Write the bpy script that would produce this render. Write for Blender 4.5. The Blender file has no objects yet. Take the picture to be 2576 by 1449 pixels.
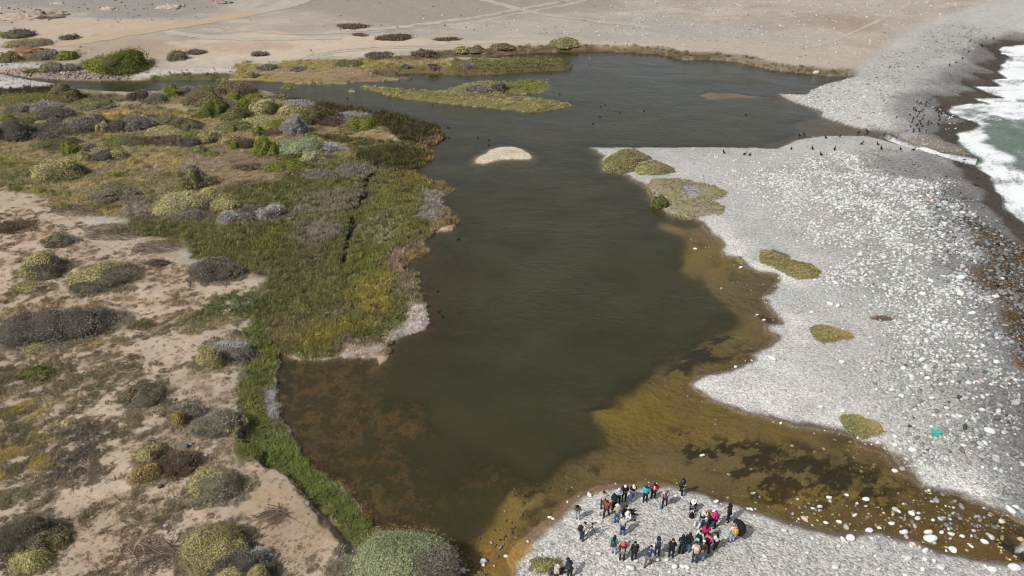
import bpy, math, random
import numpy as np
from mathutils import Vector, Matrix, Euler

random.seed(7)
rng = np.random.default_rng(11)
SC = bpy.context.scene
COL = SC.collection

# ------------------------------------------------------------------ camera, sky, sun, exposure
CAM_H, PITCH, FOC = 40.0, math.radians(30.0), 1849.0
cam_d = bpy.data.cameras.new('camera')
cam_d.sensor_width = 36.0
cam_d.lens = FOC / 2576.0 * 36.0
cam_d.clip_start, cam_d.clip_end = 1.0, 20000.0
cam = bpy.data.objects.new('camera', cam_d)
COL.objects.link(cam)
cam.location = (0, 0, CAM_H)
cam.rotation_euler = (math.pi / 2 - PITCH, 0, 0)
SC.camera = cam

SUN_EL = math.radians(46.0)
SUN_DIR = Vector((-0.788, -0.616, 0.0))            # towards the sun, on the ground
world = bpy.data.worlds.new('World')
SC.world = world
world.use_nodes = True
wn = world.node_tree
wn.nodes.clear()
sky = wn.nodes.new('ShaderNodeTexSky')
sky.sky_type = 'NISHITA'
sky.sun_disc = False
sky.sun_elevation = SUN_EL
sky.sun_rotation = math.atan2(SUN_DIR.x, SUN_DIR.y)
sky.air_density = 1.0
sky.dust_density = 2.5
sky.ozone_density = 1.0
bg = wn.nodes.new('ShaderNodeBackground')
bg.inputs['Strength'].default_value = 0.10
wo = wn.nodes.new('ShaderNodeOutputWorld')
hz = wn.nodes.new('ShaderNodeHueSaturation')           # thin high cloud: a paler, whiter sky
hz.inputs['Saturation'].default_value = 0.42
wn.links.new(sky.outputs[0], hz.inputs['Color'])
wn.links.new(hz.outputs[0], bg.inputs[0])
wn.links.new(bg.outputs[0], wo.inputs[0])
sun_d = bpy.data.lights.new('sun', 'SUN')
sun_d.energy = 3.4
sun_d.angle = math.radians(0.6)
sun_d.color = (1.0, 0.955, 0.89)
sun = bpy.data.objects.new('sun', sun_d)
COL.objects.link(sun)
sdir = Vector((SUN_DIR.x * math.cos(SUN_EL), SUN_DIR.y * math.cos(SUN_EL), math.sin(SUN_EL)))
sun.rotation_euler = sdir.to_track_quat('Z', 'Y').to_euler()
sun.location = sdir * 100
SC.view_settings.view_transform = 'Standard'
SC.view_settings.look = 'None'
SC.view_settings.gamma = 1.0
SC.view_settings.exposure = 0.0
SC.view_settings.use_curve_mapping = False
SC.cycles.filter_width = 1.1

# ------------------------------------------------------------------ small helpers
LREF = 1.2
def lin1(v):
    v = np.asarray(v, float) / 255.0
    return np.where(v <= 0.04045, v / 12.92, ((v + 0.055) / 1.055) ** 2.4)
def C(r, g, b, k=1.0):
    """a surface colour, given as the sRGB value it shows in full sun"""
    return np.clip(lin1([r, g, b]) / LREF * k, 0.004, 0.8)
def sstep(a, b, x):
    t = np.clip((x - a) / (b - a), 0, 1)
    return t * t * (3 - 2 * t)
_G = {}
def vnoise(x, y, s, seed=0):
    if seed not in _G:
        _G[seed] = np.random.default_rng(1000 + seed).random((256, 256)).astype(np.float32)
    g = _G[seed]
    fx, fy = np.asarray(x) / s + 91.7 * (seed + 1), np.asarray(y) / s + 37.3 * (seed + 1)
    ix, iy = np.floor(fx).astype(np.int64), np.floor(fy).astype(np.int64)
    tx, ty = fx - ix, fy - iy
    tx = tx * tx * (3 - 2 * tx)
    ty = ty * ty * (3 - 2 * ty)
    a, b = g[ix & 255, iy & 255], g[(ix + 1) & 255, iy & 255]
    c, d = g[ix & 255, (iy + 1) & 255], g[(ix + 1) & 255, (iy + 1) & 255]
    return (a * (1 - tx) + b * tx) * (1 - ty) + (c * (1 - tx) + d * tx) * ty
def fbm(x, y, s, seed=0, o=4, gain=0.55):
    """about -1 .. 1"""
    t, amp, n = 0, 1.0, 0
    for k in range(o):
        t = t + amp * (vnoise(x, y, s / 2 ** k, seed + k) * 2 - 1)
        n += amp
        amp *= gain
    return t / n * 1.6
def pix(px, py, z=0.0):
    """point of the plane at height z seen at this place of the photograph (2576 wide)"""
    px, py = np.asarray(px, float), np.asarray(py, float)
    dx, dy = (px - 1288) / FOC, (py - 724.5) / FOC
    dY = math.cos(PITCH) - dy * math.sin(PITCH)
    dZ = -math.sin(PITCH) - dy * math.cos(PITCH)
    t = (z - CAM_H) / dZ
    return dx * t, dY * t
def wpoly(pts, z=0.0):
    a = np.array(pts, float)
    x, y = pix(a[:, 0], a[:, 1], z)
    return np.stack([x, y], 1)
def sdist(poly, x, y, lim=None):
    """signed distance to a polygon, positive inside"""
    x = x.astype(np.float32); y = y.astype(np.float32)
    P = poly.astype(np.float32)
    out = np.full(x.shape, -1e3 if lim is None else -lim, np.float32)
    if lim is not None:
        sel = np.nonzero((x > P[:, 0].min() - lim) & (x < P[:, 0].max() + lim) & (y > P[:, 1].min() - lim) & (y < P[:, 1].max() + lim))[0]
        if len(sel) == 0:
            return out
        xs, ys = x[sel], y[sel]
    else:
        sel, xs, ys = slice(None), x, y
    d2 = np.full(xs.shape, 1e12, np.float32)
    ins = np.zeros(xs.shape, bool)
    n = len(P)
    for i in range(n):
        ax, ay = P[i]; bx, by = P[(i + 1) % n]
        ex, ey = bx - ax, by - ay
        wx, wy = xs - ax, ys - ay
        t = np.clip((wx * ex + wy * ey) / (ex * ex + ey * ey + 1e-9), 0, 1)
        np.minimum(d2, (wx - ex * t) ** 2 + (wy - ey * t) ** 2, out=d2)
        if ay != by:
            c = (ay > ys) != (by > ys)
            ins ^= c & (xs < ex * (ys - ay) / (by - ay) + ax)
    out[sel] = np.where(ins, 1, -1) * np.sqrt(d2)
    return out
def ellp(cx, cy, rx, ry, n=14):
    return [(cx + rx * math.cos(2 * math.pi * k / n), cy + ry * math.sin(2 * math.pi * k / n)) for k in range(n)]

def tag(o, label=None, cat=None, group=None, kind=None):
    if label: o['label'] = label
    if cat: o['category'] = cat
    if group: o['group'] = group
    if kind: o['kind'] = kind
    return o
def mesh_np(name, V, Fs, smooth=False):
    """V (n,3), Fs (m,k) one face size"""
    me = bpy.data.meshes.new(name)
    V = np.asarray(V, np.float32); Fs = np.asarray(Fs, np.int32)
    k = Fs.shape[1]
    me.vertices.add(len(V)); me.vertices.foreach_set('co', V.ravel())
    me.loops.add(Fs.size); me.loops.foreach_set('vertex_index', Fs.ravel())
    me.polygons.add(len(Fs))
    me.polygons.foreach_set('loop_start', np.arange(0, Fs.size, k, dtype=np.int32))
    me.polygons.foreach_set('loop_total', np.full(len(Fs), k, np.int32))
    if smooth:
        me.polygons.foreach_set('use_smooth', np.ones(len(Fs), bool))
    me.update(calc_edges=True)
    return me
def attr_col(me, name, c):
    a = me.attributes.new(name, 'FLOAT_COLOR', 'POINT')
    c4 = np.ones((len(c), 4), np.float32); c4[:, :3] = c
    a.data.foreach_set('color', c4.ravel())
def attr_f(me, name, v):
    me.attributes.new(name, 'FLOAT', 'POINT').data.foreach_set('value', np.asarray(v, np.float32))
def add(name, me, mat=None, parent=None, loc=None):
    o = bpy.data.objects.new(name, me)
    if mat is not None and not me.materials:
        me.materials.append(mat)
    COL.objects.link(o)
    if parent is not None: o.parent = parent
    if loc is not None: o.location = loc
    return o
def empty(name, loc, rz=0.0):
    o = bpy.data.objects.new(name, None)
    o.empty_display_size = 0.2
    COL.objects.link(o)
    o.location = loc; o.rotation_euler = (0, 0, rz)
    return o

# ------------------------------------------------------------------ materials
def mat_new(name):
    m = bpy.data.materials.new(name); m.use_nodes = True
    m.node_tree.nodes.clear()
    return m, m.node_tree.nodes, m.node_tree.links
def N(ns, t, **kw):
    n = ns.new(t)
    for k, v in kw.items():
        if k in n.inputs.keys(): n.inputs[k].default_value = v
        else: setattr(n, k, v)
    return n
def attr_node(ns, name, typ='GEOMETRY'):
    n = ns.new('ShaderNodeAttribute'); n.attribute_name = name; n.attribute_type = typ
    return n
def mathn(ns, ls, op, a, b=None, c=None):
    n = ns.new('ShaderNodeMath'); n.operation = op
    for i, v in enumerate((a, b, c)):
        if v is None: continue
        if hasattr(v, 'is_output'): ls.new(v, n.inputs[i])
        else: n.inputs[i].default_value = v
    return n.outputs[0]
def mixc(ns, ls, f, a, b, bt='MIX'):
    n = ns.new('ShaderNodeMix'); n.data_type = 'RGBA'; n.blend_type = bt
    for i, v in ((0, f), (6, a), (7, b)):
        if hasattr(v, 'is_output'): ls.new(v, n.inputs[i])
        elif i == 0: n.inputs[i].default_value = v
        else: n.inputs[i].default_value = (*v[:3], 1)
    return n.outputs[2]
def scalecol(ns, ls, col, f):
    n = ns.new('ShaderNodeVectorMath'); n.operation = 'SCALE'
    ls.new(col, n.inputs[0]); ls.new(f, n.inputs['Scale'])
    return n.outputs[0]

def make_ground_mat():
    m, ns, ls = mat_new('ground_surface')
    geo = ns.new('ShaderNodeNewGeometry')
    col = attr_node(ns, 'col').outputs['Color']
    gv = attr_node(ns, 'gv').outputs['Fac']
    v1 = N(ns, 'ShaderNodeTexVoronoi', Scale=5.5); ls.new(geo.outputs['Position'], v1.inputs['Vector'])
    v2 = N(ns, 'ShaderNodeTexVoronoi', Scale=14.0); ls.new(geo.outputs['Position'], v2.inputs['Vector'])
    s1 = ns.new('ShaderNodeSeparateColor'); ls.new(v1.outputs['Color'], s1.inputs[0])
    s2 = ns.new('ShaderNodeSeparateColor'); ls.new(v2.outputs['Color'], s2.inputs[0])
    n1 = N(ns, 'ShaderNodeTexNoise', Scale=3.0, Detail=6.0, Roughness=0.7); ls.new(geo.outputs['Position'], n1.inputs['Vector'])
    n2 = N(ns, 'ShaderNodeTexNoise', Scale=0.35, Detail=5.0, Roughness=0.6); ls.new(geo.outputs['Position'], n2.inputs['Vector'])
    r = mathn(ns, ls, 'ADD', mathn(ns, ls, 'MULTIPLY', s1.outputs[0], 0.5), mathn(ns, ls, 'MULTIPLY', s2.outputs[1], 0.5))
    r = mathn(ns, ls, 'SUBTRACT', r, 0.5)
    r = mathn(ns, ls, 'MULTIPLY', mathn(ns, ls, 'MULTIPLY', r, gv), 1.25)
    q = mathn(ns, ls, 'MULTIPLY', mathn(ns, ls, 'SUBTRACT', n1.outputs[0], 0.5), 0.55)
    q2 = mathn(ns, ls, 'MULTIPLY', mathn(ns, ls, 'SUBTRACT', n2.outputs[0], 0.5), 0.35)
    f = mathn(ns, ls, 'ADD', mathn(ns, ls, 'ADD', mathn(ns, ls, 'ADD', r, q), q2), 1.0)
    f = mathn(ns, ls, 'MAXIMUM', f, 0.15)
    c = scalecol(ns, ls, col, f)
    hb = mathn(ns, ls, 'ADD', mathn(ns, ls, 'MULTIPLY', n1.outputs[0], 0.055),
               mathn(ns, ls, 'MULTIPLY', mathn(ns, ls, 'MULTIPLY', mathn(ns, ls, 'SUBTRACT', 0.5, v1.outputs['Distance']), gv), 0.07))
    bp = N(ns, 'ShaderNodeBump', Strength=0.8, Distance=1.0); ls.new(hb, bp.inputs['Height'])
    b = N(ns, 'ShaderNodeBsdfPrincipled', Roughness=0.95)
    b.inputs['Specular IOR Level'].default_value = 0.15
    ls.new(c, b.inputs['Base Color']); ls.new(bp.outputs[0], b.inputs['Normal'])
    o = ns.new('ShaderNodeOutputMaterial'); ls.new(b.outputs[0], o.inputs[0])
    return m
def make_water_mat(name, murk_col, k, rough, wave, bumpd, foamcol=(0.66, 0.68, 0.68)):
    m, ns, ls = mat_new(name)
    geo = ns.new('ShaderNodeNewGeometry')
    dep = attr_node(ns, 'depth').outputs['Fac']
    foam = attr_node(ns, 'foam').outputs['Fac']
    mp = N(ns, 'ShaderNodeMapping'); mp.inputs['Scale'].default_value = (1.0, 1.25, 1.0); mp.inputs['Rotation'].default_value = (0, 0, 0.5)
    ls.new(geo.outputs['Position'], mp.inputs['Vector'])
    n1 = N(ns, 'ShaderNodeTexNoise', Scale=wave, Detail=5.0, Roughness=0.65); ls.new(mp.outputs[0], n1.inputs['Vector'])
    n2 = N(ns, 'ShaderNodeTexNoise', Scale=wave * 0.12, Detail=3.0, Roughness=0.6); ls.new(mp.outputs[0], n2.inputs['Vector'])
    wind = N(ns, 'ShaderNodeTexNoise', Scale=0.045, Detail=4.0, Roughness=0.55, Distortion=0.6); ls.new(mp.outputs[0], wind.inputs['Vector'])
    wamp = mathn(ns, ls, 'MULTIPLY', mathn(ns, ls, 'SUBTRACT', wind.outputs[0], 0.40), 6.0)
    wamp = mathn(ns, ls, 'MINIMUM', mathn(ns, ls, 'MAXIMUM', wamp, 0.10), 1.8)
    h = mathn(ns, ls, 'ADD', mathn(ns, ls, 'MULTIPLY', n1.outputs[0], wamp), mathn(ns, ls, 'MULTIPLY', n2.outputs[0], 1.2))
    bp = N(ns, 'ShaderNodeBump', Strength=1.0, Distance=bumpd); ls.new(h, bp.inputs['Height'])
    gl = N(ns, 'ShaderNodeBsdfGlossy', Roughness=rough); gl.inputs['Color'].default_value = (1, 1, 1, 1)
    ls.new(bp.outputs[0], gl.inputs['Normal'])
    df = ns.new('ShaderNodeBsdfDiffuse')
    cl = N(ns, 'ShaderNodeTexNoise', Scale=0.13, Detail=6.0, Roughness=0.6); ls.new(mp.outputs[0], cl.inputs['Vector'])
    f = mathn(ns, ls, 'ADD', mathn(ns, ls, 'MULTIPLY', mathn(ns, ls, 'SUBTRACT', cl.outputs[0], 0.5), 0.9), 1.0)
    rgb = ns.new('ShaderNodeRGB'); rgb.outputs[0].default_value = (*murk_col, 1)
    ls.new(scalecol(ns, ls, rgb.outputs[0], f), df.inputs['Color'])
    tr = ns.new('ShaderNodeBsdfTransparent')
    tint = mixc(ns, ls, mathn(ns, ls, 'MINIMUM', mathn(ns, ls, 'MULTIPLY', dep, 1.6), 1.0), (0.99, 0.99, 0.97), (0.88, 0.84, 0.68))
    ls.new(tint, tr.inputs['Color'])
    mk = mathn(ns, ls, 'SUBTRACT', 1.0, mathn(ns, ls, 'POWER', math.exp(-k), dep))
    mx = ns.new('ShaderNodeMixShader'); ls.new(mk, mx.inputs[0]); ls.new(tr.outputs[0], mx.inputs[1]); ls.new(df.outputs[0], mx.inputs[2])
    fr = N(ns, 'ShaderNodeFresnel', IOR=1.33); ls.new(bp.outputs[0], fr.inputs['Normal'])
    mx2 = ns.new('ShaderNodeMixShader'); ls.new(fr.outputs[0], mx2.inputs[0]); ls.new(mx.outputs[0], mx2.inputs[1]); ls.new(gl.outputs[0], mx2.inputs[2])
    fm = ns.new('ShaderNodeBsdfDiffuse'); fm.inputs['Color'].default_value = (*foamcol, 1)
    fn = N(ns, 'ShaderNodeTexNoise', Scale=2.4, Detail=8.0, Roughness=0.75); ls.new(mp.outputs[0], fn.inputs['Vector'])
    ff = mathn(ns, ls, 'MULTIPLY_ADD', fn.outputs[0], 2.6, -1.3)
    ff = mathn(ns, ls, 'ADD', ff, mathn(ns, ls, 'MULTIPLY_ADD', foam, 2.2, -0.6))
    ff = mathn(ns, ls, 'MULTIPLY', mathn(ns, ls, 'MINIMUM', mathn(ns, ls, 'MAXIMUM', ff, 0.0), 1.0), mathn(ns, ls, 'MINIMUM', mathn(ns, ls, 'MULTIPLY', foam, 8.0), 1.0))
    mx3 = ns.new('ShaderNodeMixShader'); ls.new(ff, mx3.inputs[0]); ls.new(mx2.outputs[0], mx3.inputs[1]); ls.new(fm.outputs[0], mx3.inputs[2])
    o = ns.new('ShaderNodeOutputMaterial'); ls.new(mx3.outputs[0], o.inputs[0])
    return m
def make_attr_mat(name, typ, rough=0.9, noise=0.0, nscale=6.0, transl=0.0, spec=0.2):
    """colour from the attribute col (GEOMETRY or INSTANCER) or from the object's own colour (OBJECT)"""
    m, ns, ls = mat_new(name)
    if typ == 'OBJECT':
        c = ns.new('ShaderNodeObjectInfo').outputs['Color']
    else:
        c = attr_node(ns, 'col', typ).outputs['Color']
    if noise:
        tc = ns.new('ShaderNodeTexCoord')
        n1 = N(ns, 'ShaderNodeTexNoise', Scale=nscale, Detail=5.0, Roughness=0.7); ls.new(tc.outputs['Object'], n1.inputs['Vector'])
        f = mathn(ns, ls, 'ADD', mathn(ns, ls, 'MULTIPLY', mathn(ns, ls, 'SUBTRACT', n1.outputs[0], 0.5), noise), 1.0)
        c = scalecol(ns, ls, c, f)
    b = N(ns, 'ShaderNodeBsdfPrincipled', Roughness=rough)
    b.inputs['Specular IOR Level'].default_value = spec
    ls.new(c, b.inputs['Base Color'])
    out = b.outputs[0]
    if transl:
        t = ns.new('ShaderNodeBsdfTranslucent'); ls.new(c, t.inputs['Color'])
        mx = ns.new('ShaderNodeMixShader'); mx.inputs[0].default_value = transl
        ls.new(out, mx.inputs[1]); ls.new(t.outputs[0], mx.inputs[2]); out = mx.outputs[0]
    o = ns.new('ShaderNodeOutputMaterial'); ls.new(out, o.inputs[0])
    return m
_cm = {}
def cmat(rgb, rough=0.8, name=None):
    """plain cloth / plastic / skin of one colour, slightly uneven"""
    k = (tuple(rgb), rough)
    if k in _cm: return _cm[k]
    m, ns, ls = mat_new(name or 'cloth_%d_%d_%d' % tuple(rgb))
    tc = ns.new('ShaderNodeTexCoord')
    n1 = N(ns, 'ShaderNodeTexNoise', Scale=9.0, Detail=4.0); ls.new(tc.outputs['Object'], n1.inputs['Vector'])
    c0 = C(*rgb)
    c = mixc(ns, ls, n1.outputs[0], c0 * 0.75, np.clip(c0 * 1.22, 0, 0.85))
    b = N(ns, 'ShaderNodeBsdfPrincipled', Roughness=rough)
    b.inputs['Specular IOR Level'].default_value = 0.2
    ls.new(c, b.inputs['Base Color'])
    o = ns.new('ShaderNodeOutputMaterial'); ls.new(b.outputs[0], o.inputs[0])
    _cm[k] = m
    return m
M_GROUND = make_ground_mat()
M_LEAF = make_attr_mat('shrub_foliage', 'GEOMETRY', 0.85, transl=0.25)
M_WOOD = make_attr_mat('dead_wood', 'GEOMETRY', 0.9)
M_COVER = make_attr_mat('ground_cover', 'INSTANCER', 0.85, transl=0.35)
M_STONES = make_attr_mat('loose_stones', 'INSTANCER', 0.85, 0.35, 3.0)
M_STONE = make_attr_mat('single_stone', 'OBJECT', 0.85, 0.35, 3.0)
M_ROCK = make_attr_mat('outcrop_rock', 'GEOMETRY', 0.95)

# ------------------------------------------------------------------ outlines traced from the photograph
LAGOON = [(0,183),(50,192),(100,197),(143,200),(205,203),(240,204),(310,202),(353,202),(500,201),(627,202),(700,207),(750,212),(810,213),(859,212),
 (902,206),(975,204),(1039,198),(1030,194),(992,192),(960,190),(975,187),(1020,185),(1072,183),(1135,189),(1169,190),(1259,185),(1359,179),(1425,177),(1446,168),(1442,163),(1425,157),
 (1325,153),(1212,150),(1179,148),(1150,147),(1159,144),(1225,143),(1292,136),(1392,131),(1492,129),(1592,133),(1659,136),(1685,143),(1717,150),
 (1784,150),(1851,155),(1904,167),(1944,177),(2001,182),(2044,187),(2084,192),(2134,192),(2154,190),(2117,202),(2077,212),(2044,227),(2030,238),
 (2001,238),(1957,235),(1974,247),(2001,260),(2034,270),(2061,283),(2064,293),(2101,307),(2151,322),(2201,332),(2240,341),(2232,349),(2205,347),
 (2184,343),(2117,340),(2067,342),(2007,350),(1974,365),(1951,373),(1911,373),(1784,369),(1717,370),(1600,371),(1485,371),(1492,380),(1512,393),(1510,412),
 (1519,430),(1545,436),(1575,441),(1592,453),(1622,473),(1640,500),(1665,527),(1700,549),(1750,557),(1761,563),(1774,580),(1797,596),(1817,613),
 (1812,630),(1817,646),(1851,650),(1877,670),(1904,686),(1951,696),(1957,706),(1931,730),(1914,746),(1924,766),(1944,793),(1957,810),(1927,816),
 (1934,836),(1957,846),(1951,860),(1931,876),(1891,890),(1897,906),(1851,920),(1804,936),(1754,946),(1741,962),(1737,968),(1751,986),(1784,1006),
 (1811,1019),(1867,1039),(1931,1056),(2001,1073),(2037,1076),(2084,1084),(2117,1093),(2144,1099),(2157,1123),(2217,1140),(2237,1166),(2250,1183),
 (2291,1203),(2317,1226),(2351,1233),(2401,1243),(2451,1266),(2501,1286),(2576,1313),(2700,1350),(2900,1400),(2900,1480),(2700,1440),(2576,1413),(2484,1409),(2417,1389),
 (2351,1379),(2301,1359),(2250,1349),(2184,1336),(2134,1343),(2101,1336),(2051,1326),(1984,1306),(1934,1293),(1884,1283),(1834,1263),(1801,1259),
 (1784,1249),(1751,1238),(1717,1231),(1685,1220),(1625,1214),(1559,1214),(1509,1219),(1459,1239),(1425,1259),(1416,1276),(1388,1299),(1362,1313),
 (1340,1333),(1318,1356),(1290,1376),(1275,1399),(1280,1433),(1290,1500),(1150,1500),(1152,1430),(1138,1400),(1125,1370),(992,1345),(942,1343),(909,1299),(892,1266),(859,1220),(800,1183),
 (750,1143),(733,1109),(727,1076),(707,1049),(700,999),(693,966),(700,916),(697,886),(733,894),(767,905),(859,897),(899,900),(949,901),(955,915),
 (975,906),(987,886),(984,860),(1009,850),(1042,840),(1072,830),(1079,810),(1075,790),(1065,766),(1059,750),(1052,723),(1055,703),(1045,693),
 (1009,683),(1002,680),(1009,670),(1045,653),(1072,636),(1069,623),(1065,610),(1085,590),(1105,580),(1135,580),(1149,566),(1145,550),(1135,533),
 (1112,520),(1109,500),(1132,483),(1139,483),(1125,467),(1092,457),(1065,447),(1049,433),(1059,420),(1085,403),(1085,383),(1072,370),(1092,367),
 (1119,353),(1122,337),(1105,320),(1059,303),(992,287),(925,277),(875,267),(859,265),(767,257),(717,243),(683,232),(633,224),(567,224),(533,225),(400,229),
 (333,232),(233,229),(200,224),(165,217),(160,213),(100,206),(57,200),(0,186),(-200,170),(-200,160)]
ISLANDS = {
 'green': [(904,220),(925,217),(975,223),(1042,228),(1109,230),(1142,220),(1169,213),(1209,207),(1252,207),(1292,208),(1342,203),(1379,203),(1382,220),
   (1359,233),(1309,237),(1262,235),(1269,242),(1319,245),(1375,252),(1440,263),(1409,275),(1352,283),(1322,283),(1292,277),(1225,272),(1159,265),(1092,257),(1025,250),(975,240),(942,230)],
 'shell': [(1194,402),(1205,393),(1222,387),(1235,375),(1259,368),(1289,368),(1315,375),(1332,385),(1339,398),(1325,402),(1289,400),(1252,403),(1219,413),(1199,412)],
 'tuft': ellp(724, 220, 17, 3.5), 'tuft2': ellp(885, 227, 10, 3)}
PONDS = [[(817,337),(850,336),(890,344),(905,349),(880,350),(850,346)], [(215,249),(262,247),(310,250),(300,254),(240,253)]]
SEA_Z = -1.0
SEA = [(2700,95),(2576,113),(2534,117),(2504,123),(2531,143),(2517,160),(2504,177),(2527,197),(2491,200),(2514,217),(2451,217),(2455,224),(2524,247),(2454,247),
 (2481,260),(2384,262),(2381,267),(2394,283),(2421,297),(2461,306),(2478,318),(2455,328),(2407,335),(2421,367),(2434,383),(2454,400),(2447,417),(2471,437),(2487,463),
 (2497,483),(2527,513),(2554,546),(2576,566),(2610,610),(2660,700),(2710,830),(2760,1000),(2820,1300),(2900,1900),(6000,1900),(6000,-100),(3200,50)]
STREAM = [(2205,341),(2225,348),(2260,362),(2300,374),(2360,386),(2410,394),(2458,402)]

# ------------------------------------------------------------------ the terrain grid: fine near the viewpoint, coarser further off, as terrain meshes are
def y_of(py): return pix(1288, py)[1]
pyr = np.arange(1750, -45, -3.2)
rows = np.concatenate([np.arange(-14, y_of(1750) - 1.0, 2.5), y_of(pyr), y_of(-45) * np.geomspace(1.03, 24, 34)])
cu = np.arange(0, 0.80, 3.2 / FOC)
cu = np.concatenate([cu, 0.80 * np.geomspace(1.02, 5.0, 22)])
cols = np.concatenate([-cu[:0:-1], cu])
NR, NC = len(rows), len(cols)
def dep_of(y): return math.cos(PITCH) * np.maximum(y, 22.0) + CAM_H * math.sin(PITCH)
GY = np.repeat(rows[:, None], NC, 1).ravel()
GX = (dep_of(rows)[:, None] * cols[None, :]).ravel()
NV = len(GX)
def lookup(A, x, y):
    """bilinear read of a per-vertex field at world points"""
    A2 = A.reshape(NR, NC, -1)
    r = np.clip(np.interp(y, rows, np.arange(NR)), 0, NR - 1.001)
    c = np.clip(np.interp(x / dep_of(y), cols, np.arange(NC)), 0, NC - 1.001)
    i, j = r.astype(int), c.astype(int)
    a, b = (r - i)[:, None], (c - j)[:, None]
    v = (A2[i, j] * (1 - b) + A2[i, j + 1] * b) * (1 - a) + (A2[i + 1, j] * (1 - b) + A2[i + 1, j + 1] * b) * a
    return v[:, 0] if A.ndim == 1 else v

wob = fbm(GX, GY, 3.0, 3, 3) * 0.22 + fbm(GX, GY, 0.9, 9, 2) * 0.10
wl = wpoly(LAGOON)
sdL = -sdist(wl, GX, GY)                         # positive on land
for k, p in ISLANDS.items():
    s = sdist(wpoly(p), GX, GY, 40.0)
    sdL = np.where(s > -39, np.maximum(sdL, s), sdL)
for p in PONDS:
    s = sdist(wpoly(p), GX, GY, 30.0)
    sdL = np.where(s > -29, np.minimum(sdL, -s), sdL)
sdL = sdL + wob
sdS = -sdist(wpoly(SEA, SEA_Z), GX, GY) + wob * 1.2 + 0.9 * fbm(GX, GY, 5.0, 17, 4)
# polyline of the upper outlet
st = wpoly(STREAM, -0.4)
dst = np.full(NV, 1e3); tst = np.zeros(NV)
for i in range(len(st) - 1):
    a, b = st[i], st[i + 1]; e = b - a
    t = np.clip(((GX - a[0]) * e[0] + (GY - a[1]) * e[1]) / (e @ e), 0, 1)
    d = np.hypot(GX - a[0] - t * e[0], GY - a[1] - t * e[1])
    tst = np.where(d < dst, (i + t) / (len(st) - 1), tst); dst = np.minimum(d, dst)

BEACH = [(2150,194),(2190,165),(2250,110),(2330,70),(2430,35),(2700,-30),(6000,-60),(6000,2400),(1150,2400),(1160,1440),(1280,1300),(1450,1100),(1700,860),(1480,500),(1440,372),(1900,300)]
TERRACE = [(655,705),(650,735),(600,790),(615,815),(612,850),(604,900),(600,1000),(602,1100),(640,1150),(700,1180),(780,1250),(830,1330),(880,1390),(905,1460),(960,1700),(-1500,1900),(-1500,560),(0,490),(60,500),(150,530),(260,600),(400,650),(470,672),(600,690)]
mBeach = sstep(-3, 3, sdist(wpoly(BEACH), GX, GY))
sdT = sdist(wpoly(TERRACE, 1.4), GX, GY) + fbm(GX, GY, 1.6, 21, 3) * 0.35
kT = sstep(50, 44, GY)
mTer = sstep(-0.45, 0.25, sdT) * kT + sstep(-5, 5, sdT) * (1 - kT)
mFar = sstep(70, 120, GY)
land = np.maximum(sdL, 0)
zl = 0.05 + 0.55 * (1 - np.exp(-land / 2.0)) + 0.7 * (1 - np.exp(-land / 25.0)) * (1 - mBeach)
zl += mTer * 0.75 + 0.22 * fbm(GX, GY, 7.0, 30, 4) * sstep(1, 6, land) * (1 - 0.6 * mFar)
north = sstep(150, 178, GY + 0.0 * GX)
zl += north * (0.5 * sstep(0.2, 1.6, land)) + 0.012 * np.maximum(GY - 230, 0) * sstep(0, 60, land)
zb = 0.03 + 0.9 * (1 - np.exp(-land / 9.0)) + 1.1 * (1 - np.exp(-land / 40.0)) + 0.05 * fbm(GX, GY, 2.2, 40, 4) * sstep(0.3, 2, land)
zsea = SEA_Z + 3.4 * (1 - np.exp(-np.maximum(sdS, 0) / 13.0)) - 0.14 * np.maximum(-sdS, 0)
zb = np.where(sdS < 45, -np.log(np.exp(-zb * 5) + np.exp(-np.clip(zsea, -20, 8) * 5)) / 5, zb)
z = zl * (1 - mBeach) + zb * mBeach
z = np.where(sdS < 0, np.maximum(zsea, -6), z)
# the upper outlet runs down to the sea
zst = -0.06 - 0.95 * sstep(0.0, 1.0, tst)
kst = sstep(3.0, 0.5, dst) * (sdS > -0.5)
z = np.where(sdL > 0, z * (1 - kst) + np.minimum(z, zst) * kst, z)
# ditch trodden through the marsh
DITCH = [(936,436),(925,455),(920,485),(900,515),(888,545),(890,560),(880,600),(868,640),(860,672)]
dw = wpoly(DITCH, 0.8); ddit = np.full(NV, 1e3)
for a, b in zip(dw[:-1], dw[1:]):
    e = b - a
    t = np.clip(((GX - a[0]) * e[0] + (GY - a[1]) * e[1]) / (e @ e), 0, 1)
    ddit = np.minimum(ddit, np.hypot(GX - a[0] - t * e[0], GY - a[1] - t * e[1]))
mDitch = sstep(0.55, 0.15, ddit + wob * 1.2)
z -= 0.4 * mDitch
# lake bed
water = np.maximum(-sdL, 0)
bedd = 1.5 * (1 - np.exp(-water / 4.0))
def shallow(pts, d, soft, n=0.8, seed=50, s=4.0):
    global bedd
    sd = sdist(wpoly(pts), GX, GY, 40.0) + fbm(GX, GY, s, seed, 4) * n
    m = sstep(-soft, soft, sd)
    bedd = bedd * (1 - m) + np.minimum(bedd, d) * m
    return m
OCHRE = [(1660,560),(1690,600),(1700,640),(1740,700),(1800,750),(1838,790),(1800,830),(1740,860),(1690,890),(1600,940),(1530,990),(1490,1030),(1468,1060),(1492,1090),(1503,1110),(1480,1135),(1420,1155),
 (1350,1185),(1285,1195),(1262,1235),(1222,1290),(1200,1340),(1188,1385),(1150,1420),(1150,1500),(1330,1500),(1500,1280),(1750,1290),(2900,1500),(2900,1380),(2300,1180),(2000,1040),(1780,960),(2000,860),(1980,700),(1840,590)]
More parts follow.
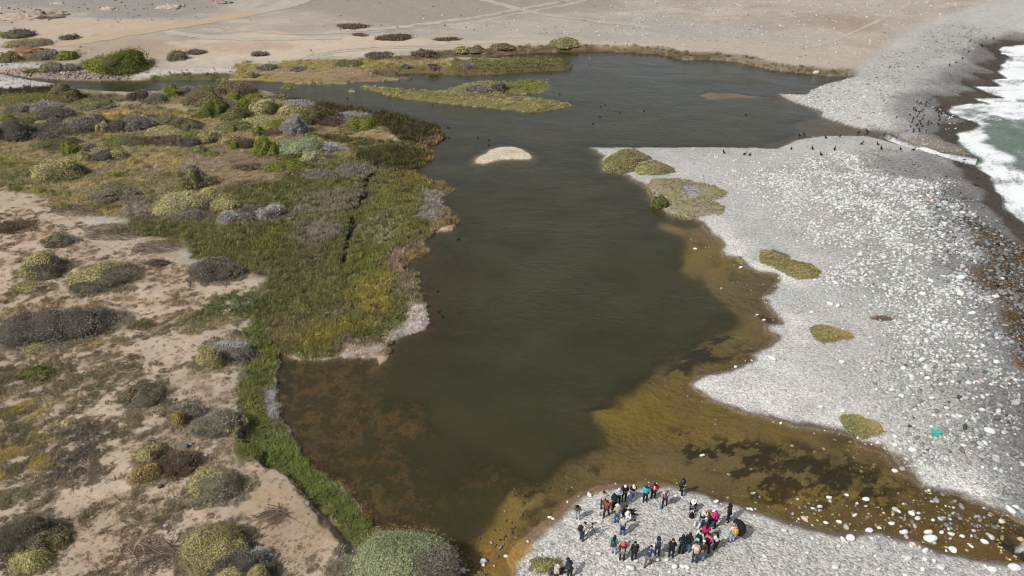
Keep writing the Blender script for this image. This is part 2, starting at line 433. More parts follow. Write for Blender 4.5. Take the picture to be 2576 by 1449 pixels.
ALGAE = [(690,880),(760,900),(860,900),(960,915),(1000,960),(1040,1010),(1080,1060),(1050,1130),(1100,1180),(1190,1160),(1240,1180),(1225,1240),(1180,1330),(1140,1410),(1000,1420),(850,1330),(680,1100)]
mOch = shallow(OCHRE, 0.16, 1.7, 1.5, 51)
mAlg = shallow(ALGAE, 0.42, 2.6, 2.2, 55, 4.0)
mBand = shallow([(1085,585),(1150,640),(1200,600),(1190,700),(1150,800),(1090,900),(1040,960),(960,930),(1050,840),(1060,720)], 0.62, 1.5, 1.5, 59)
RAPID = [(2270,1180),(2400,1240),(2576,1312),(2800,1380),(2800,1460),(2576,1412),(2380,1380),(2150,1335),(1960,1290),(2000,1250),(2130,1245),(2220,1260)]
mRapD = shallow(RAPID, 0.055, 1.5, 1.2, 58, 3.0)
mStD = shallow([(1120,1500),(1160,1400),(1230,1340),(1290,1240),(1350,1260),(1300,1400),(1280,1500)], 0.09, 0.8, 0.8, 57, 3.0)
mUp = shallow([(1960,232),(2050,180),(1900,160),(1890,180),(2010,200),(2080,215),(2040,240)], 0.35, 2.0, 2.0, 63, 8.0)
mUp2 = shallow([(1750,238),(1790,228),(1850,232),(1930,238),(1960,248),(1880,246),(1790,250)], 0.12, 0.8, 1.4, 64, 6.0)
mUp3 = shallow([(2090,297),(2010,292),(1985,305),(1990,330),(1930,355),(1920,374),(2010,352),(2200,345),(2180,325)], 0.16, 1.5, 1.2, 65, 6.0)
mUp4 = shallow([(1150,140),(1300,128),(1500,128),(1700,140),(1690,150),(1500,140),(1350,146),(1250,152)], 0.3, 1.5, 1.5, 66, 6.0)
mShell = shallow([(1180,410),(1195,385),(1225,370),(1260,358),(1300,358),(1335,372),(1352,395),(1340,408),(1250,414),(1210,424)], 0.35, 1.2, 0.8, 67, 4.0)
bedd *= 1 + 0.25 * fbm(GX, GY, 5.0, 70, 4)
zlake = -0.96 * sstep(9, 0.5, sdS) * (GY < 60)              # the outlet runs down to the sea beyond the frame
z = np.where(sdL < 0, -np.maximum(bedd, 0.0) - 0.01 + zlake, z)
sshell = sdist(wpoly(ISLANDS['shell']), GX, GY, 8.0)
z = np.where((sshell > -2) & (z > 0), 0.03 + 0.16 * np.minimum(z, 0.8) + 0.03 * fbm(GX, GY, 1.5, 18, 3), z)
Z = z.astype(np.float64)

def ground_z(x, y): return lookup(Z, np.atleast_1d(np.asarray(x, float)), np.atleast_1d(np.asarray(y, float)))
def land_pt(px, py, lift=0.0, floor=None):
    """point of the terrain seen at this place of the photograph"""
    px = np.atleast_1d(np.asarray(px, float)); py = np.atleast_1d(np.asarray(py, float))
    zz = np.zeros(len(px))
    for _ in range(10):
        x, y = pix(px, py, zz)
        h = ground_z(x, y) + lift
        if floor is not None: h = np.maximum(h, floor)
        zz = 0.5 * zz + 0.5 * h
    x, y = pix(px, py, zz)
    return x, y, zz
def lpoly(pts):
    a = np.array(pts, float)
    x, y, _ = land_pt(a[:, 0], a[:, 1], floor=0.0)
    return np.stack([x, y], 1)

# ------------------------------------------------------------------ what covers the ground where: colours, plants, stones
F = dict(gc=np.tile(C(183,174,161), (NV, 1)), gv=np.full(NV, 0.25), vd=np.zeros(NV), va=np.tile(C(120,108,72), (NV, 1)), vb=np.tile(C(96,90,62), (NV, 1)),
         vh=np.ones(NV), sd=np.zeros(NV), ss=np.full(NV, 0.2), sb=np.full(NV, 0.75), sv=np.full(NV, 0.2), zone=np.zeros(NV))
def put(m, **kw):
    sel = np.nonzero(m > 0.003)[0]
    mm = m[sel]
    for k, v in kw.items():
        v = np.asarray(v, float)
        if v.ndim and len(v) == NV: v = v[sel]
        f = F[k]
        if f.ndim == 2: f[sel] = f[sel] * (1 - mm[:, None]) + v * mm[:, None]
        else: f[sel] = f[sel] * (1 - mm) + v * mm
def zone(pts, soft=1.0, n=1.0, s=4.0, seed=100, flat=False, k=1.0, **kw):
    p = wpoly(pts) if flat else lpoly(pts)
    sd = sdist(p, GX, GY, 12.0 + 3 * n)
    m = np.zeros(NV); sel = np.nonzero(sd > -(soft + 2.2 * n))[0]
    if len(sel):
        m[sel] = sstep(-soft, soft, sd[sel] + fbm(GX[sel], GY[sel], s, seed, 4) * n) * k
    if kw: put(m, **kw)
    return m
onland = sstep(-0.1, 0.15, sdL)
# far plain
n1 = fbm(GX, GY, 45, 110, 5)
put(sstep(-0.2, 0.9, n1), gc=C(168,157,145))
put(sstep(0.1, 1.0, fbm(GX * 0.35, GY, 16, 114, 5)) * 0.7, gc=C(198,187,171))
put(sstep(0.0, 0.7, fbm(GX * 0.5, GY, 7, 115, 6, 0.65)) * 0.55, gc=C(158,149,138))
put(sstep(0.2, 0.7, fbm(GX * 0.6, GY, 4, 116, 5, 0.65)) * 0.45, gc=C(206,196,180))
put(sstep(0.25, 0.6, fbm(GX * 0.5, GY, 9, 117, 5)) * (GY > 170), vd=0.05, vh=0.6, sd=0.06, ss=0.3, sb=0.6)
zone([(560,-60),(1500,-60),(1480,30),(1300,60),(1050,55),(900,40),(700,30)], 8, 14, 30, 118, gc=C(160,152,142))
zone([(-200,-60),(640,-60),(560,25),(430,45),(300,62),(170,45),(60,25),(-200,20)], 4, 8, 20, 121, gc=C(158,152,145), sd=0.10, ss=0.36, sb=0.55, sv=0.15)
zone([(-100,22),(20,18),(120,22),(170,36),(120,50),(40,55),(-100,60)], 3, 4, 12, 122, gc=C(180,164,152), sd=0.18, ss=0.6, sb=0.62, sv=0.15)
zone([(60,55),(200,45),(330,55),(420,60),(330,85),(200,108),(90,118),(60,90)], 4, 6, 14, 124, gc=C(196,178,158))
zone([(190,118),(270,100),(330,98),(420,112),(470,130),(380,140),(250,135),(185,132)], 2, 5, 12, 126, gc=C(174,153,134), k=0.7)
zone([(230,88),(300,84),(310,92),(250,100),(220,98)], 1, 2, 8, 127, gc=C(172,142,114), k=0.8)
zone([(420,105),(700,80),(1000,95),(1400,106),(1640,112),(1640,128),(1300,118),(1000,130),(760,145),(560,150),(430,140)], 2, 4, 16, 128, gc=C(204,187,166))
zone([(330,118),(440,105),(700,112),(640,135),(500,138),(400,150)], 2, 6, 10, 129, gc=C(182,163,144), k=0.7)
zone([(1500,-60),(2500,-60),(2350,60),(2200,120),(2120,185),(1960,160),(1700,120),(1500,105),(1480,60)], 8, 10, 20, 131, sd=0.30, ss=0.27, sb=0.78, sv=0.10)
zone([(1560,108),(1800,60),(2100,80),(2200,110),(2120,180),(1950,165),(1750,135)], 6, 12, 16, 133, gc=C(190,178,163), k=0.8)
zone([(2050,40),(2200,38),(2230,62),(2130,75),(2060,62)], 3, 6, 10, 135, gc=C(168,146,120), k=0.55)
zone([(2230,95),(2280,110),(2250,122),(2225,108)], 2, 3, 8, 136, gc=C(192,168,136), k=0.6)
zone([(1480,62),(1650,40),(2000,78),(2200,95),(2180,112),(1900,105),(1600,92)], 4, 10, 14, 137, gc=C(172,169,165), k=0.6, sd=0.8, ss=0.22)
zone([(1100,80),(1500,60),(1500,100),(1100,100)], 5, 8, 12, 138, gc=C(176,170,160), k=0.6, sd=0.12, ss=0.35)
zone([(880,-40),(1500,-40),(1500,60),(1000,70)], 8, 12, 12, 139, k=0.7, sd=0.05, ss=0.35, sb=0.75)
# north bank grass strip, river gravel
zone([(560,200),(620,160),(760,150),(860,152),(980,148),(1150,150),(1330,152),(1450,160),(1446,180),(1130,192),(1040,200),(850,214),(640,206)], 1.0, 2.0, 8, 140,
     gc=C(146,131,90), vd=0.75, va=C(140,128,74), vb=C(112,106,62), vh=0.8)
zone([(640,180),(820,180),(960,172),(1000,182),(950,195),(860,200),(700,200)], 2, 3, 7, 141, gc=C(150,131,108), vd=0.30, va=C(132,116,82), vb=C(150,130,100), vh=0.5)
zone([(1150,150),(1440,158),(1440,178),(1250,184),(1130,180),(1140,165)], 1, 2, 6, 142, gc=C(104,100,60), vd=0.95, va=C(104,104,56), vb=C(86,88,46), vh=1.0)
zone([(330,183),(430,178),(600,172),(590,180),(500,186),(400,190),(330,190)], 0.6, 1.0, 6, 143, gc=C(198,192,184), vd=0.0, gv=1.0, sd=2, ss=0.22, sb=0.7)
zone([(350,198),(440,186),(560,184),(600,190),(560,202),(352,203)], 0.6, 1.0, 5, 144, gc=C(96,92,56), vd=0.9, va=C(98,98,52), vb=C(80,76,44), vh=1.0)
zone([(-100,158),(60,158),(190,162),(185,176),(100,172),(30,168),(-100,170)], 0.6, 1.0, 6, 145, gc=C(190,185,178), gv=1.0, sd=3, ss=0.25, sb=0.68, vd=0)
zone([(-100,170),(30,170),(190,176),(340,196),(300,205),(140,202),(0,184),(-100,180)], 0.6, 0.8, 6, 146, gc=C(152,136,122), gv=1.0, sd=4, ss=0.28, sb=0.5, vd=0)
zone([(60,128),(190,128),(195,152),(100,160),(40,152)], 1, 2, 6, 147, gc=C(122,112,88), vd=0.7, va=C(112,106,80), vb=C(96,96,66), vh=0.8)
zone([(-200,186),(0,187),(100,206),(160,214),(150,218),(0,220),(-200,222)], 0.4, 0.6, 6, 148, gc=C(200,196,190), gv=0.8, sd=2.5, ss=0.2, sb=0.72, vd=0)
bank_n = sstep(4.2, 1.4, sdL) * onland * sstep(148, 165, GY) * sstep(-60, -20, GX) * sstep(150, 120, GX)
bank_n = bank_n * (0.72 + 0.28 * sstep(-0.2, 0.5, fbm(GX, GY, 9, 149, 3)))
put(bank_n, gc=C(96,86,62), vd=0.85, va=C(102,94,64), vb=C(76,70,50), vh=1.0)
zone([(840,152),(1000,140),(1180,122),(1300,120),(1500,122),(1640,120),(1690,132),(1600,134),(1400,132),(1230,145),(1100,150),(960,152)], 0.8, 1.2, 7, 150,
     gc=C(120,104,80), vd=0.7, va=C(104,96,66), vb=C(86,80,60), vh=1.1)
# upland of dry grass and shrubs left of the lagoon
zone([(-600,222),(0,222),(160,222),(330,234),(560,226),(690,236),(860,275),(1000,330),(950,400),(820,430),(700,470),(560,500),(330,540),(250,540),(150,520),(0,480),(-600,560)],
     1.0, 2.0, 6, 160, gc=C(146,127,96), vd=0.72, va=C(142,130,86), vb=C(116,108,74), vh=0.8)
upl = ((F['vd'] > 0.5) & (GY < 142) & (mBeach < 0.5)).astype(float)
put(upl * sstep(0.1, 0.5, fbm(GX, GY, 4.5, 161, 4)), vh=1.5, va=C(118,114,78), vb=C(98,96,64))
put(upl * sstep(0.35, 0.7, fbm(GX, GY, 3.5, 162, 4)), vh=1.4, va=C(126,120,108), vb=C(104,98,88))
put(upl * sstep(0.45, 0.8, fbm(GX, GY, 4.0, 159, 4)), vh=1.6, va=C(112,114,56), vb=C(90,94,48))
tanpatch = sstep(0.15, 0.7, fbm(GX, GY, 9, 163, 4)) * sstep(52, 66, GY) * sstep(150, 140, GY) * (sdL > 0) * (1 - mBeach)
put(tanpatch * 0.8, va=C(150,132,84), gc=C(156,136,98))
put(sstep(0.25, 0.8, fbm(GX, GY, 7, 167, 4)) * (F['vd'] > 0.5) * (GY < 140) * 0.8, va=C(104,98,62), vb=C(84,84,56))
zone([(260,283),(450,283),(520,310),(420,320),(300,306),(210,296)], 1, 2, 5, 168, gc=C(158,138,92), va=C(158,140,86), vb=C(140,122,74), vd=0.8)
zone([(200,258),(330,256),(470,262),(440,272),(300,268),(210,262)], 0.8, 2, 5, 169, gc=C(168,148,124), vd=0.15)
zone([(130,246),(210,240),(320,243),(330,252),(250,258),(150,256)], 0.8, 1, 5, 170, gc=C(112,98,76), vd=0.8, va=C(112,98,78), vb=C(94,84,66))
zone([(420,272),(520,262),(610,268),(600,276),(470,280)], 0.6, 1, 5, 171, gc=C(184,168,148), vd=0.2, k=0.7)
zone([(480,380),(640,365),(720,400),(800,440),(700,450),(560,440),(480,420)], 2, 3, 5, 172, gc=C(138,118,98), va=C(132,116,92), vb=C(112,100,84), vd=0.7, vh=0.6)
zone([(350,420),(560,430),(700,450),(830,440),(760,490),(600,480),(420,470)], 2, 3, 5, 173, gc=C(142,124,96), va=C(140,124,92), vb=C(116,106,80), vd=0.7, vh=0.7)
zone([(-200,224),(0,224),(100,218),(165,219),(160,232),(80,238),(-200,240)], 0.5, 0.6, 5, 174, gc=C(70,58,42), vd=1.0, va=C(66,54,38), vb=C(58,50,36), vh=1.7)
zone([(-200,238),(0,236),(140,232),(290,238),(300,246),(150,250),(-200,256)], 1, 1, 5, 175, gc=C(96,90,66), vd=0.9, va=C(96,92,66), vb=C(82,78,60), vh=1.1)
# sandy ground at the left
mSand = zone([(-900,470),(0,470),(60,490),(150,520),(260,590),(400,640),(470,660),(600,680),(655,712),(645,740),(560,765),(612,800),(612,850),(600,980),(600,1100),(640,1150),(700,1180),(780,1250),(830,1330),(880,1390),(920,1500),(960,1900),(-1500,1900)],
     0.8, 1.0, 4, 180, gc=C(194,176,155), vd=0.10, va=C(104,92,70), vb=C(88,80,64), vh=0.55, gv=0.12)
put(mSand * sstep(0.0, 0.8, fbm(GX, GY, 6, 184, 4)) * 0.7, gc=C(180,159,137))
# sparse scrub on it, in clumps drawn out by the wind
xr, yr = GX * 0.80 + GY * 0.60, -GX * 0.60 + GY * 0.80
cl = fbm(xr * 0.45, yr, 1.6, 190, 4)
put(mSand * sstep(0.0, 0.45, cl) * 0.85, vd=0.5)
put(mSand * sstep(0.35, 0.7, fbm(xr * 0.5, yr, 3.0, 195, 4)) * 0.7, vd=0.5, gc=C(168,148,124))
def scrub(pts, dens, va, vb, soft=1.2, n=1.4, s=3.0, seed=200, vh=0.6, gc=None, thr=-0.15, gk=0.35):
    dens, va, vb = dens * 0.85, va * 1.15, vb * 1.2
    m = zone(pts, soft, n, s, seed)
    mm = m * sstep(thr - 0.25, thr + 0.3, fbm(xr * 0.6, yr, 1.3, seed + 5, 4))
    put(mm, vd=dens, va=va, vb=vb, vh=vh)
    if gc is not None: put(mm * gk, gc=gc)
scrub([(-50,890),(60,905),(150,905),(330,890),(300,960),(235,1040),(300,1075),(312,1120),(230,1185),(120,1250),(-50,1290)], 0.85, C(98,88,62), C(78,72,54), seed=200, gc=C(120,104,82), thr=-0.25)
scrub([(40,1000),(160,990),(200,1040),(120,1100),(40,1130),(-50,1130),(-50,1040)], 0.9, C(130,114,58), C(104,94,56), seed=203, thr=0.0)
scrub([(-50,1140),(60,1130),(130,1150),(60,1220),(-50,1260)], 0.85, C(132,112,58), C(110,96,58), seed=206, thr=-0.1)
scrub([(180,1085),(300,1075),(312,1120),(240,1175),(150,1200),(140,1130)], 0.95, C(84,76,64), C(70,66,56), seed=209, thr=-0.3, vh=0.8)
scrub([(80,580),(330,640),(480,715),(620,790),(520,830),(300,790),(320,700),(180,640)], 0.62, C(116,98,70), C(94,84,64), seed=212, gc=C(156,134,108), thr=0.02)
scrub([(0,520),(110,560),(240,620),(350,650),(320,690),(100,640),(0,640)], 0.55, C(122,102,78), C(100,88,70), seed=215, gc=C(164,140,114), thr=0.05)
scrub([(-60,740),(80,740),(220,745),(320,800),(290,900),(-60,900)], 0.7, C(116,100,62), C(96,86,62), seed=218, gc=C(150,130,100), thr=-0.1)
scrub([(430,790),(600,760),(620,800),(560,830),(480,850),(440,840)], 0.75, C(120,108,66), C(96,90,60), seed=221, gc=C(140,122,92), thr=-0.1)
scrub([(420,930),(600,900),(608,1100),(585,1160),(430,1130),(400,1030)], 0.5, C(134,120,98), C(108,100,84), seed=224, gc=C(160,143,124), thr=-0.1, gk=0.8)
scrub([(440,1100),(600,1090),(620,1150),(520,1180),(440,1160)], 0.6, C(128,112,84), C(104,96,76), seed=227, gc=C(152,134,110), thr=-0.1, gk=0.8)
scrub([(300,1220),(460,1180),(470,1290),(430,1340),(320,1320),(260,1260)], 0.5, C(98,86,64), C(80,74,58), seed=230, gc=C(160,138,114), thr=0.05)
scrub([(180,1290),(320,1270),(470,1290),(440,1449),(250,1449),(200,1380)], 0.4, C(96,80,62), C(84,76,56), seed=233, gc=C(172,148,122), thr=0.12)
zone([(600,1230),(700,1210),(800,1290),(860,1380),(700,1400),(620,1320)], 2, 3, 4, 236, gc=C(168,144,118), vd=0.05, k=0.7)
scrub([(660,1260),(760,1270),(780,1330),(690,1330)], 0.28, C(140,124,104), C(110,100,86), seed=238, thr=0.0, vh=0.4)
# the marsh
mMarsh = zone([(250,590),(320,535),(430,520),(560,480),(700,440),(790,395),(880,395),(950,380),(1000,330),(1200,330),(1250,700),(1100,900),(960,945),(860,910),(700,905),(690,870),(660,800),(655,735),(655,705),(600,672),(480,652),(400,600)],
     1.0, 1.6, 5, 250, gc=C(74,70,48), vd=0.95, va=C(102,104,64), vb=C(84,84,54), vh=1.05)
mM = mMarsh * (sdL > 0)
put(mM * sstep(-0.1, 0.6, fbm(xr * 0.5, yr, 5, 254, 4)) * 0.8, va=C(108,104,70), vb=C(90,88,60))
put(mM * sstep(0.25, 0.7, fbm(xr * 0.5, yr, 4, 258, 4)) * 0.8, va=C(116,106,94), vb=C(96,90,80))
put(mM * sstep(0.2, 0.7, fbm(GX, GY, 6, 262, 4)) * 0.6, va=C(96,98,50), vb=C(80,84,42))
def mz(pts, va, vb, soft=1.0, n=1.2, s=3.0, seed=270, vh=1.05, vd=0.95, gc=None, k=1.0):
    zone(pts, soft, n, s, seed, k=k, vd=vd, va=va, vb=vb, vh=vh, **({} if gc is None else dict(gc=gc)))
mz([(930,430),(1060,440),(1080,480),(1060,560),(1060,610),(1010,650),(960,690),(890,690),(900,620),(930,560)], C(106,106,60), C(90,88,52), seed=270, k=0.85)
mz([(960,480),(1040,500),(1050,580),(960,620),(930,560)], C(118,116,66), C(98,98,56), seed=273, k=0.6)
mz([(905,545),(1000,530),(1000,590),(930,620)], C(118,118,92), C(100,104,72), seed=274, k=0.7, n=2)
mz([(880,690),(990,695),(1005,740),(980,780),(920,775),(880,740)], C(130,121,60), C(108,100,50), seed=276, k=0.75)
mz([(740,815),(860,800),(960,795),(950,830),(880,850),(830,870),(760,880),(730,850)], C(128,120,60), C(106,100,50), seed=279, k=0.78)
mz([(735,870),(830,860),(860,880),(820,900),(750,895)], C(106,108,52), C(90,90,46), seed=282)
mz([(880,650),(930,640),(960,690),(880,700)], C(102,110,52), C(86,92,44), seed=283, k=0.8)
mz([(980,640),(1060,600),(1080,640),(1050,680),(1000,690),(970,680)], C(132,116,98), C(112,98,82), seed=285, gc=C(100,88,70))
mz([(1010,690),(1060,690),(1070,760),(1040,770),(1010,740)], C(124,114,94), C(106,98,80), seed=287, gc=C(110,98,82))
mz([(1060,480),(1110,470),(1120,540),(1130,580),(1080,590),(1060,540)], C(136,130,122), C(112,108,100), seed=289, gc=C(140,132,122), vd=0.7)
mz([(1100,520),(1150,530),(1150,580),(1090,582)], C(104,96,62), C(120,104,84), seed=290, vh=1.2)
zone([(1040,765),(1075,770),(1085,835),(1010,850),(985,865),(960,910),(900,905),(862,890),(870,870),(930,865),(1000,830),(1030,800)], 0.4, 0.5, 2, 292, gc=C(176,168,160), vd=0.55, va=C(168,160,152), vb=C(140,134,126), vh=0.6)
zone([(1095,572),(1140,566),(1150,580),(1100,585)], 0.3, 0.3, 2, 293, gc=C(188,160,138), vd=0.05)
zone([(948,895),(985,890),(975,912),(950,918)], 0.2, 0.3, 2, 294, gc=C(182,156,138), vd=0.1)
mz([(660,780),(740,770),(760,830),(700,890),(690,860)], C(112,104,70), C(94,90,58), seed=295)
mz([(500,770),(640,735),(660,790),(610,800),(560,790),(500,810)], C(90,94,56), C(78,80,52), seed=296, k=0.9)
mz([(700,680),(790,560),(840,570),(820,680),(760,740),(700,720)], C(98,90,66), C(82,78,56), seed=297, k=0.6)
mz([(750,560),(830,540),(850,600),(790,620),(740,600)], C(128,118,108), C(106,98,90), seed=298, k=0.7)
mz([(730,500),(860,470),(900,520),(830,550),(740,540)], C(122,116,102), C(100,96,82), seed=299, k=0.6)
# reeds along the lagoon
mz([(690,236),(780,256),(860,266),(925,277),(992,287),(1059,303),(1105,320),(1126,340),(1119,356),(1080,372),(1010,350),(960,318),(900,300),(820,280),(740,256)], C(76,68,42), C(60,55,36), seed=300, vh=1.6, vd=1.0, gc=C(52,46,30), n=0.5, soft=0.5)
mz([(900,372),(1060,372),(1090,385),(1080,405),(1060,440),(980,430),(900,400)], C(74,74,42), C(60,58,36), seed=303, vh=1.4, vd=1.0, gc=C(50,46,30), k=0.9)
mz([(1000,430),(1060,440),(1125,465),(1140,482),(1110,490),(1040,470)], C(112,104,52), C(94,84,48), seed=304, vh=1.2, k=0.8)
mz([(720,325),(880,350),(1000,360),(900,372),(760,345)], C(76,72,44), C(62,58,38), seed=305, vh=1.3, vd=1.0, k=0.9)
mz([(1060,350),(1120,338),(1122,360),(1075,372),(1020,366)], C(112,96,76), C(90,80,62), seed=306, vh=1.2)
rim = sstep(2.2, 0.3, sdL) * onland * mMarsh
put(rim * sstep(-0.3, 0.4, fbm(GX, GY, 3, 308, 3)) * 0.7, va=C(128,110,72), vb=C(104,90,62))
# green strip under the bank
mz([(615,835),(650,790),(690,860),(697,920),(692,966),(700,1050),(727,1105),(760,1150),(800,1185),(862,1230),(895,1270),(930,1325),(946,1350),(900,1372),(850,1320),(780,1255),(700,1188),(640,1158),(592,1162),(598,1100),(612,1000),(606,900)],
   C(106,108,56), C(88,90,50), soft=0.5, n=0.5, seed=310, vh=0.95, vd=1.0, gc=C(62,62,38))
mz([(640,1060),(720,1100),(800,1190),(860,1240),(920,1320),(900,1350),(840,1290),(740,1200),(660,1140),(600,1150)], C(104,112,56), C(86,94,48), soft=0.6, n=0.8, seed=313, vh=0.9, vd=1.0, k=0.8)
mz([(600,870),(630,860),(640,960),(630,1060),(605,1100),(600,980)], C(122,120,58), C(100,104,50), soft=0.5, n=0.7, seed=314, k=0.7)
zone([(655,985),(690,975),(696,1060),(688,1090),(675,1040)], 0.25, 0.3, 2, 316, gc=C(170,160,150), vd=0.5, va=C(160,152,144), vb=C(130,124,116), vh=0.6)
put(mDitch, gc=C(40,37,25), vd=0.04)
scarp = sstep(0.5, 0.0, np.abs(sdT)) * mSand * (GY < 48)
put(scarp * 0.7, gc=C(120,100,80), vd=0.15)
# islands
zi = zone(ISLANDS['green'], 0.3, 0.3, 3, 320, flat=True, gc=C(120,114,74), vd=0.9, va=C(130,124,78), vb=C(108,104,66), vh=0.75)
zone([(1240,206),(1385,202),(1385,220),(1300,238),(1250,225)], 1, 1.5, 5, 322, va=C(116,116,54), vb=C(92,96,46))
zone([(1090,232),(1200,226),(1300,240),(1380,258),(1300,262),(1150,248)], 1.5, 2, 6, 323, va=C(140,126,92), vb=C(120,110,80), k=0.7)
for k in ('tuft', 'tuft2'):
    zone(ISLANDS[k], 0.3, 0.2, 2, 324, flat=True, gc=C(96,98,40), vd=1.0, va=C(112,118,46), vb=C(90,98,40), vh=0.8)
zsh = zone(ISLANDS['shell'], 0.3, 0.2, 2, 326, flat=True, gc=C(212,200,180), vd=0, gv=0.6)
put(zsh * sstep(1.3, 2.2, sdL) * 0.5, gc=C(190,174,150))

# the pebble beach
B = mBeach * (sdL > -0.3)
put(B, gc=C(190,188,184), gv=0.75, vd=0.0, sd=1.2, ss=0.13, sb=0.80, sv=0.10)
put(B * sstep(0, 0.9, fbm(GX, GY, 9, 340, 5)) * 0.5, gc=C(172,171,168))
put(B * sstep(0.1, 0.9, fbm(GX, GY, 6, 344, 4)) * 0.6, sd=3.0, ss=0.16)
zone([(1990,200),(2160,195),(2260,200),(2300,260),(2290,330),(2200,325),(2080,290),(1980,240)], 3, 4, 8, 348, gc=C(196,195,190), sd=3.0, ss=0.24, sb=0.76, sv=0.12, gv=1.0)
zone([(2150,194),(2280,110),(2420,60),(2500,70),(2400,160),(2360,250),(2300,280),(2250,200)], 4, 6, 12, 349, gc=C(180,179,176), sd=1.6, ss=0.22, sb=0.6, sv=0.16, gv=0.9)
zone([(2260,270),(2330,190),(2420,130),(2560,80),(2560,110),(2500,180),(2450,240),(2380,262),(2430,300),(2460,320),(2400,340),(2270,335)], 2, 3, 8, 350, gc=C(148,147,146), sd=0.8, ss=0.18, sb=0.5, sv=0.12)
# dense cobbles of the storm beach
zone([(1740,400),(1850,395),(2000,385),(2000,470),(1900,520),(1780,470)], 4, 5, 7, 351, sd=4.0, ss=0.17, sb=0.86)
zone([(1820,430),(2000,385),(2200,380),(2400,430),(2470,520),(2540,640),(2700,850),(2900,1500),(2700,1370),(2480,1250),(2330,1180),(2250,1110),(2230,1000),(2190,900),(2110,790),(2050,650),(1960,540)],
     3, 5, 9, 352, gc=C(180,179,175), sd=14.0, ss=0.21, sb=0.88, sv=0.07, gv=1.0)
zone([(2060,430),(2330,420),(2440,560),(2500,760),(2600,1100),(2900,1500),(2600,1300),(2420,1180),(2330,980),(2180,740)], 3, 5, 9, 356, gc=C(166,165,162), sd=20, ss=0.24, sb=0.84, sv=0.10)
zone([(2330,430),(2420,450),(2500,600),(2560,800),(2800,1300),(2800,1420),(2560,1200),(2440,960),(2400,760),(2360,600)], 3, 4, 9, 358, gc=C(140,140,139), sd=18, ss=0.29, sb=0.66, sv=0.15)
zone([(2180,385),(2330,390),(2420,430),(2380,470),(2280,440),(2190,420)], 2, 3, 6, 360, sb=0.5, gc=C(150,149,147), sd=3.0, ss=0.2)
zone([(2180,560),(2260,620),(2230,700),(2140,650)], 2, 5, 5, 361, sd=2.0, k=0.6)
zone([(2250,900),(2450,850),(2700,900),(2900,1500),(2700,1370),(2480,1250),(2330,1170),(2280,1050)], 3, 4, 8, 363, ss=0.27, sd=12.0, sb=0.70, sv=0.15)
# pale salt crust by the water, dark wet rim right at it
crust = B * sstep(5.0, 1.2, sdL) * sstep(0.3, 0.9, sdL) * (sdS > 6) * sstep(92, 80, GY)
put(crust * sstep(-0.5, 0.5, fbm(GX, GY, 3, 364, 4)) * 0.75, gc=C(218,216,210), sd=0.8, ss=0.10, sb=0.85)
zone([(1745,950),(1840,925),(1960,870),(2060,900),(2080,1000),(2040,1070),(1900,1045),(1790,1000)], 2, 3, 4, 366, gc=C(212,210,205), sd=0.9, ss=0.10, sb=0.85, k=0.7)
zone([(1290,1400),(1400,1300),(1440,1262),(1560,1222),(1700,1228),(1790,1262),(2000,1330),(2200,1390),(2560,1470),(2600,1700),(1250,1700)], 1.5, 1.5, 4, 368, gc=C(196,194,188), gv=1.0, sd=3.0, ss=0.085, sb=0.84, sv=0.14)
zone([(2000,1330),(2200,1350),(2420,1400),(2580,1430),(2600,1600),(2250,1600),(2050,1420)], 2, 3, 5, 370, sd=3.4, ss=0.20, sb=0.82, sv=0.12)
zone([(1940,1290),(2110,1340),(2300,1370),(2480,1420),(2576,1425),(2560,1449),(2300,1420),(2100,1370),(1940,1310)], 0.6, 1, 3, 371, sd=5.0, ss=0.24, sb=0.85, sv=0.1)
zone([(2050,1080),(2160,1100),(2260,1160),(2340,1210),(2480,1260),(2576,1290),(2576,1260),(2400,1190),(2240,1090)], 0.6, 1, 3, 372, sd=6.0, ss=0.24, sb=0.85, sv=0.1)
wet = sstep(0.75, 0.15, sdL + 0.25 * fbm(GX, GY, 1.7, 374, 4)) * mBeach * sstep(-0.2, 0.1, sdL) * (sdS > 3)
put(wet * 0.9, gc=C(92,74,54), gv=0.4, sd=0.6, ss=0.13)
zone([(1200,1380),(1330,1330),(1380,1300),(1400,1270),(1440,1240),(1520,1215),(1620,1208),(1720,1225),(1730,1232),(1560,1228),(1460,1250),(1425,1290),(1380,1330),(1330,1385),(1290,1430)], 0.35, 0.35, 1.5, 376, gc=C(132,110,84), gv=0.35, sd=0.5, ss=0.10, k=0.9)
zone([(1900,690),(1957,696),(1960,712),(1900,740),(1880,720)], 0.5, 0.6, 2, 378, gc=C(110,92,72), k=0.8)
zone([(2110,1090),(2220,1120),(2290,1180),(2330,1235),(2250,1190),(2160,1130)], 0.8, 0.8, 2, 379, gc=C(104,84,60), k=0.8)
shore = (sdS > -4) * sstep(8.5, 3.5, sdS + 1.5 * fbm(GX, GY, 6, 380, 3)) * mBeach
put(shore * 0.8, gc=C(118,115,111), sd=1.2, ss=0.2, sb=0.42, sv=0.12)
shore2 = (sdS > -30) * sstep(3.6, 2.2, sdS + 1.3 * fbm(GX, GY, 5, 384, 3)) * mBeach
put(shore2 * 0.92, gc=C(80,71,62), sd=0.5, ss=0.18, sb=0.25, sv=0.08)
zone([(2430,540),(2500,570),(2580,600),(2680,760),(2720,960),(2580,920),(2510,780),(2450,650)], 1.5, 2, 5, 362, gc=C(104,80,50), sb=0.44, sv=0.12, sd=17.0, ss=0.27)
run = sstep(3.2, 1.2, dst + wob * 2) * (sdS > 0) * (sdL > 0)
put(run * 0.8, gc=C(96,88,78), sd=2.5, ss=0.22, sb=0.55, sv=0.2)
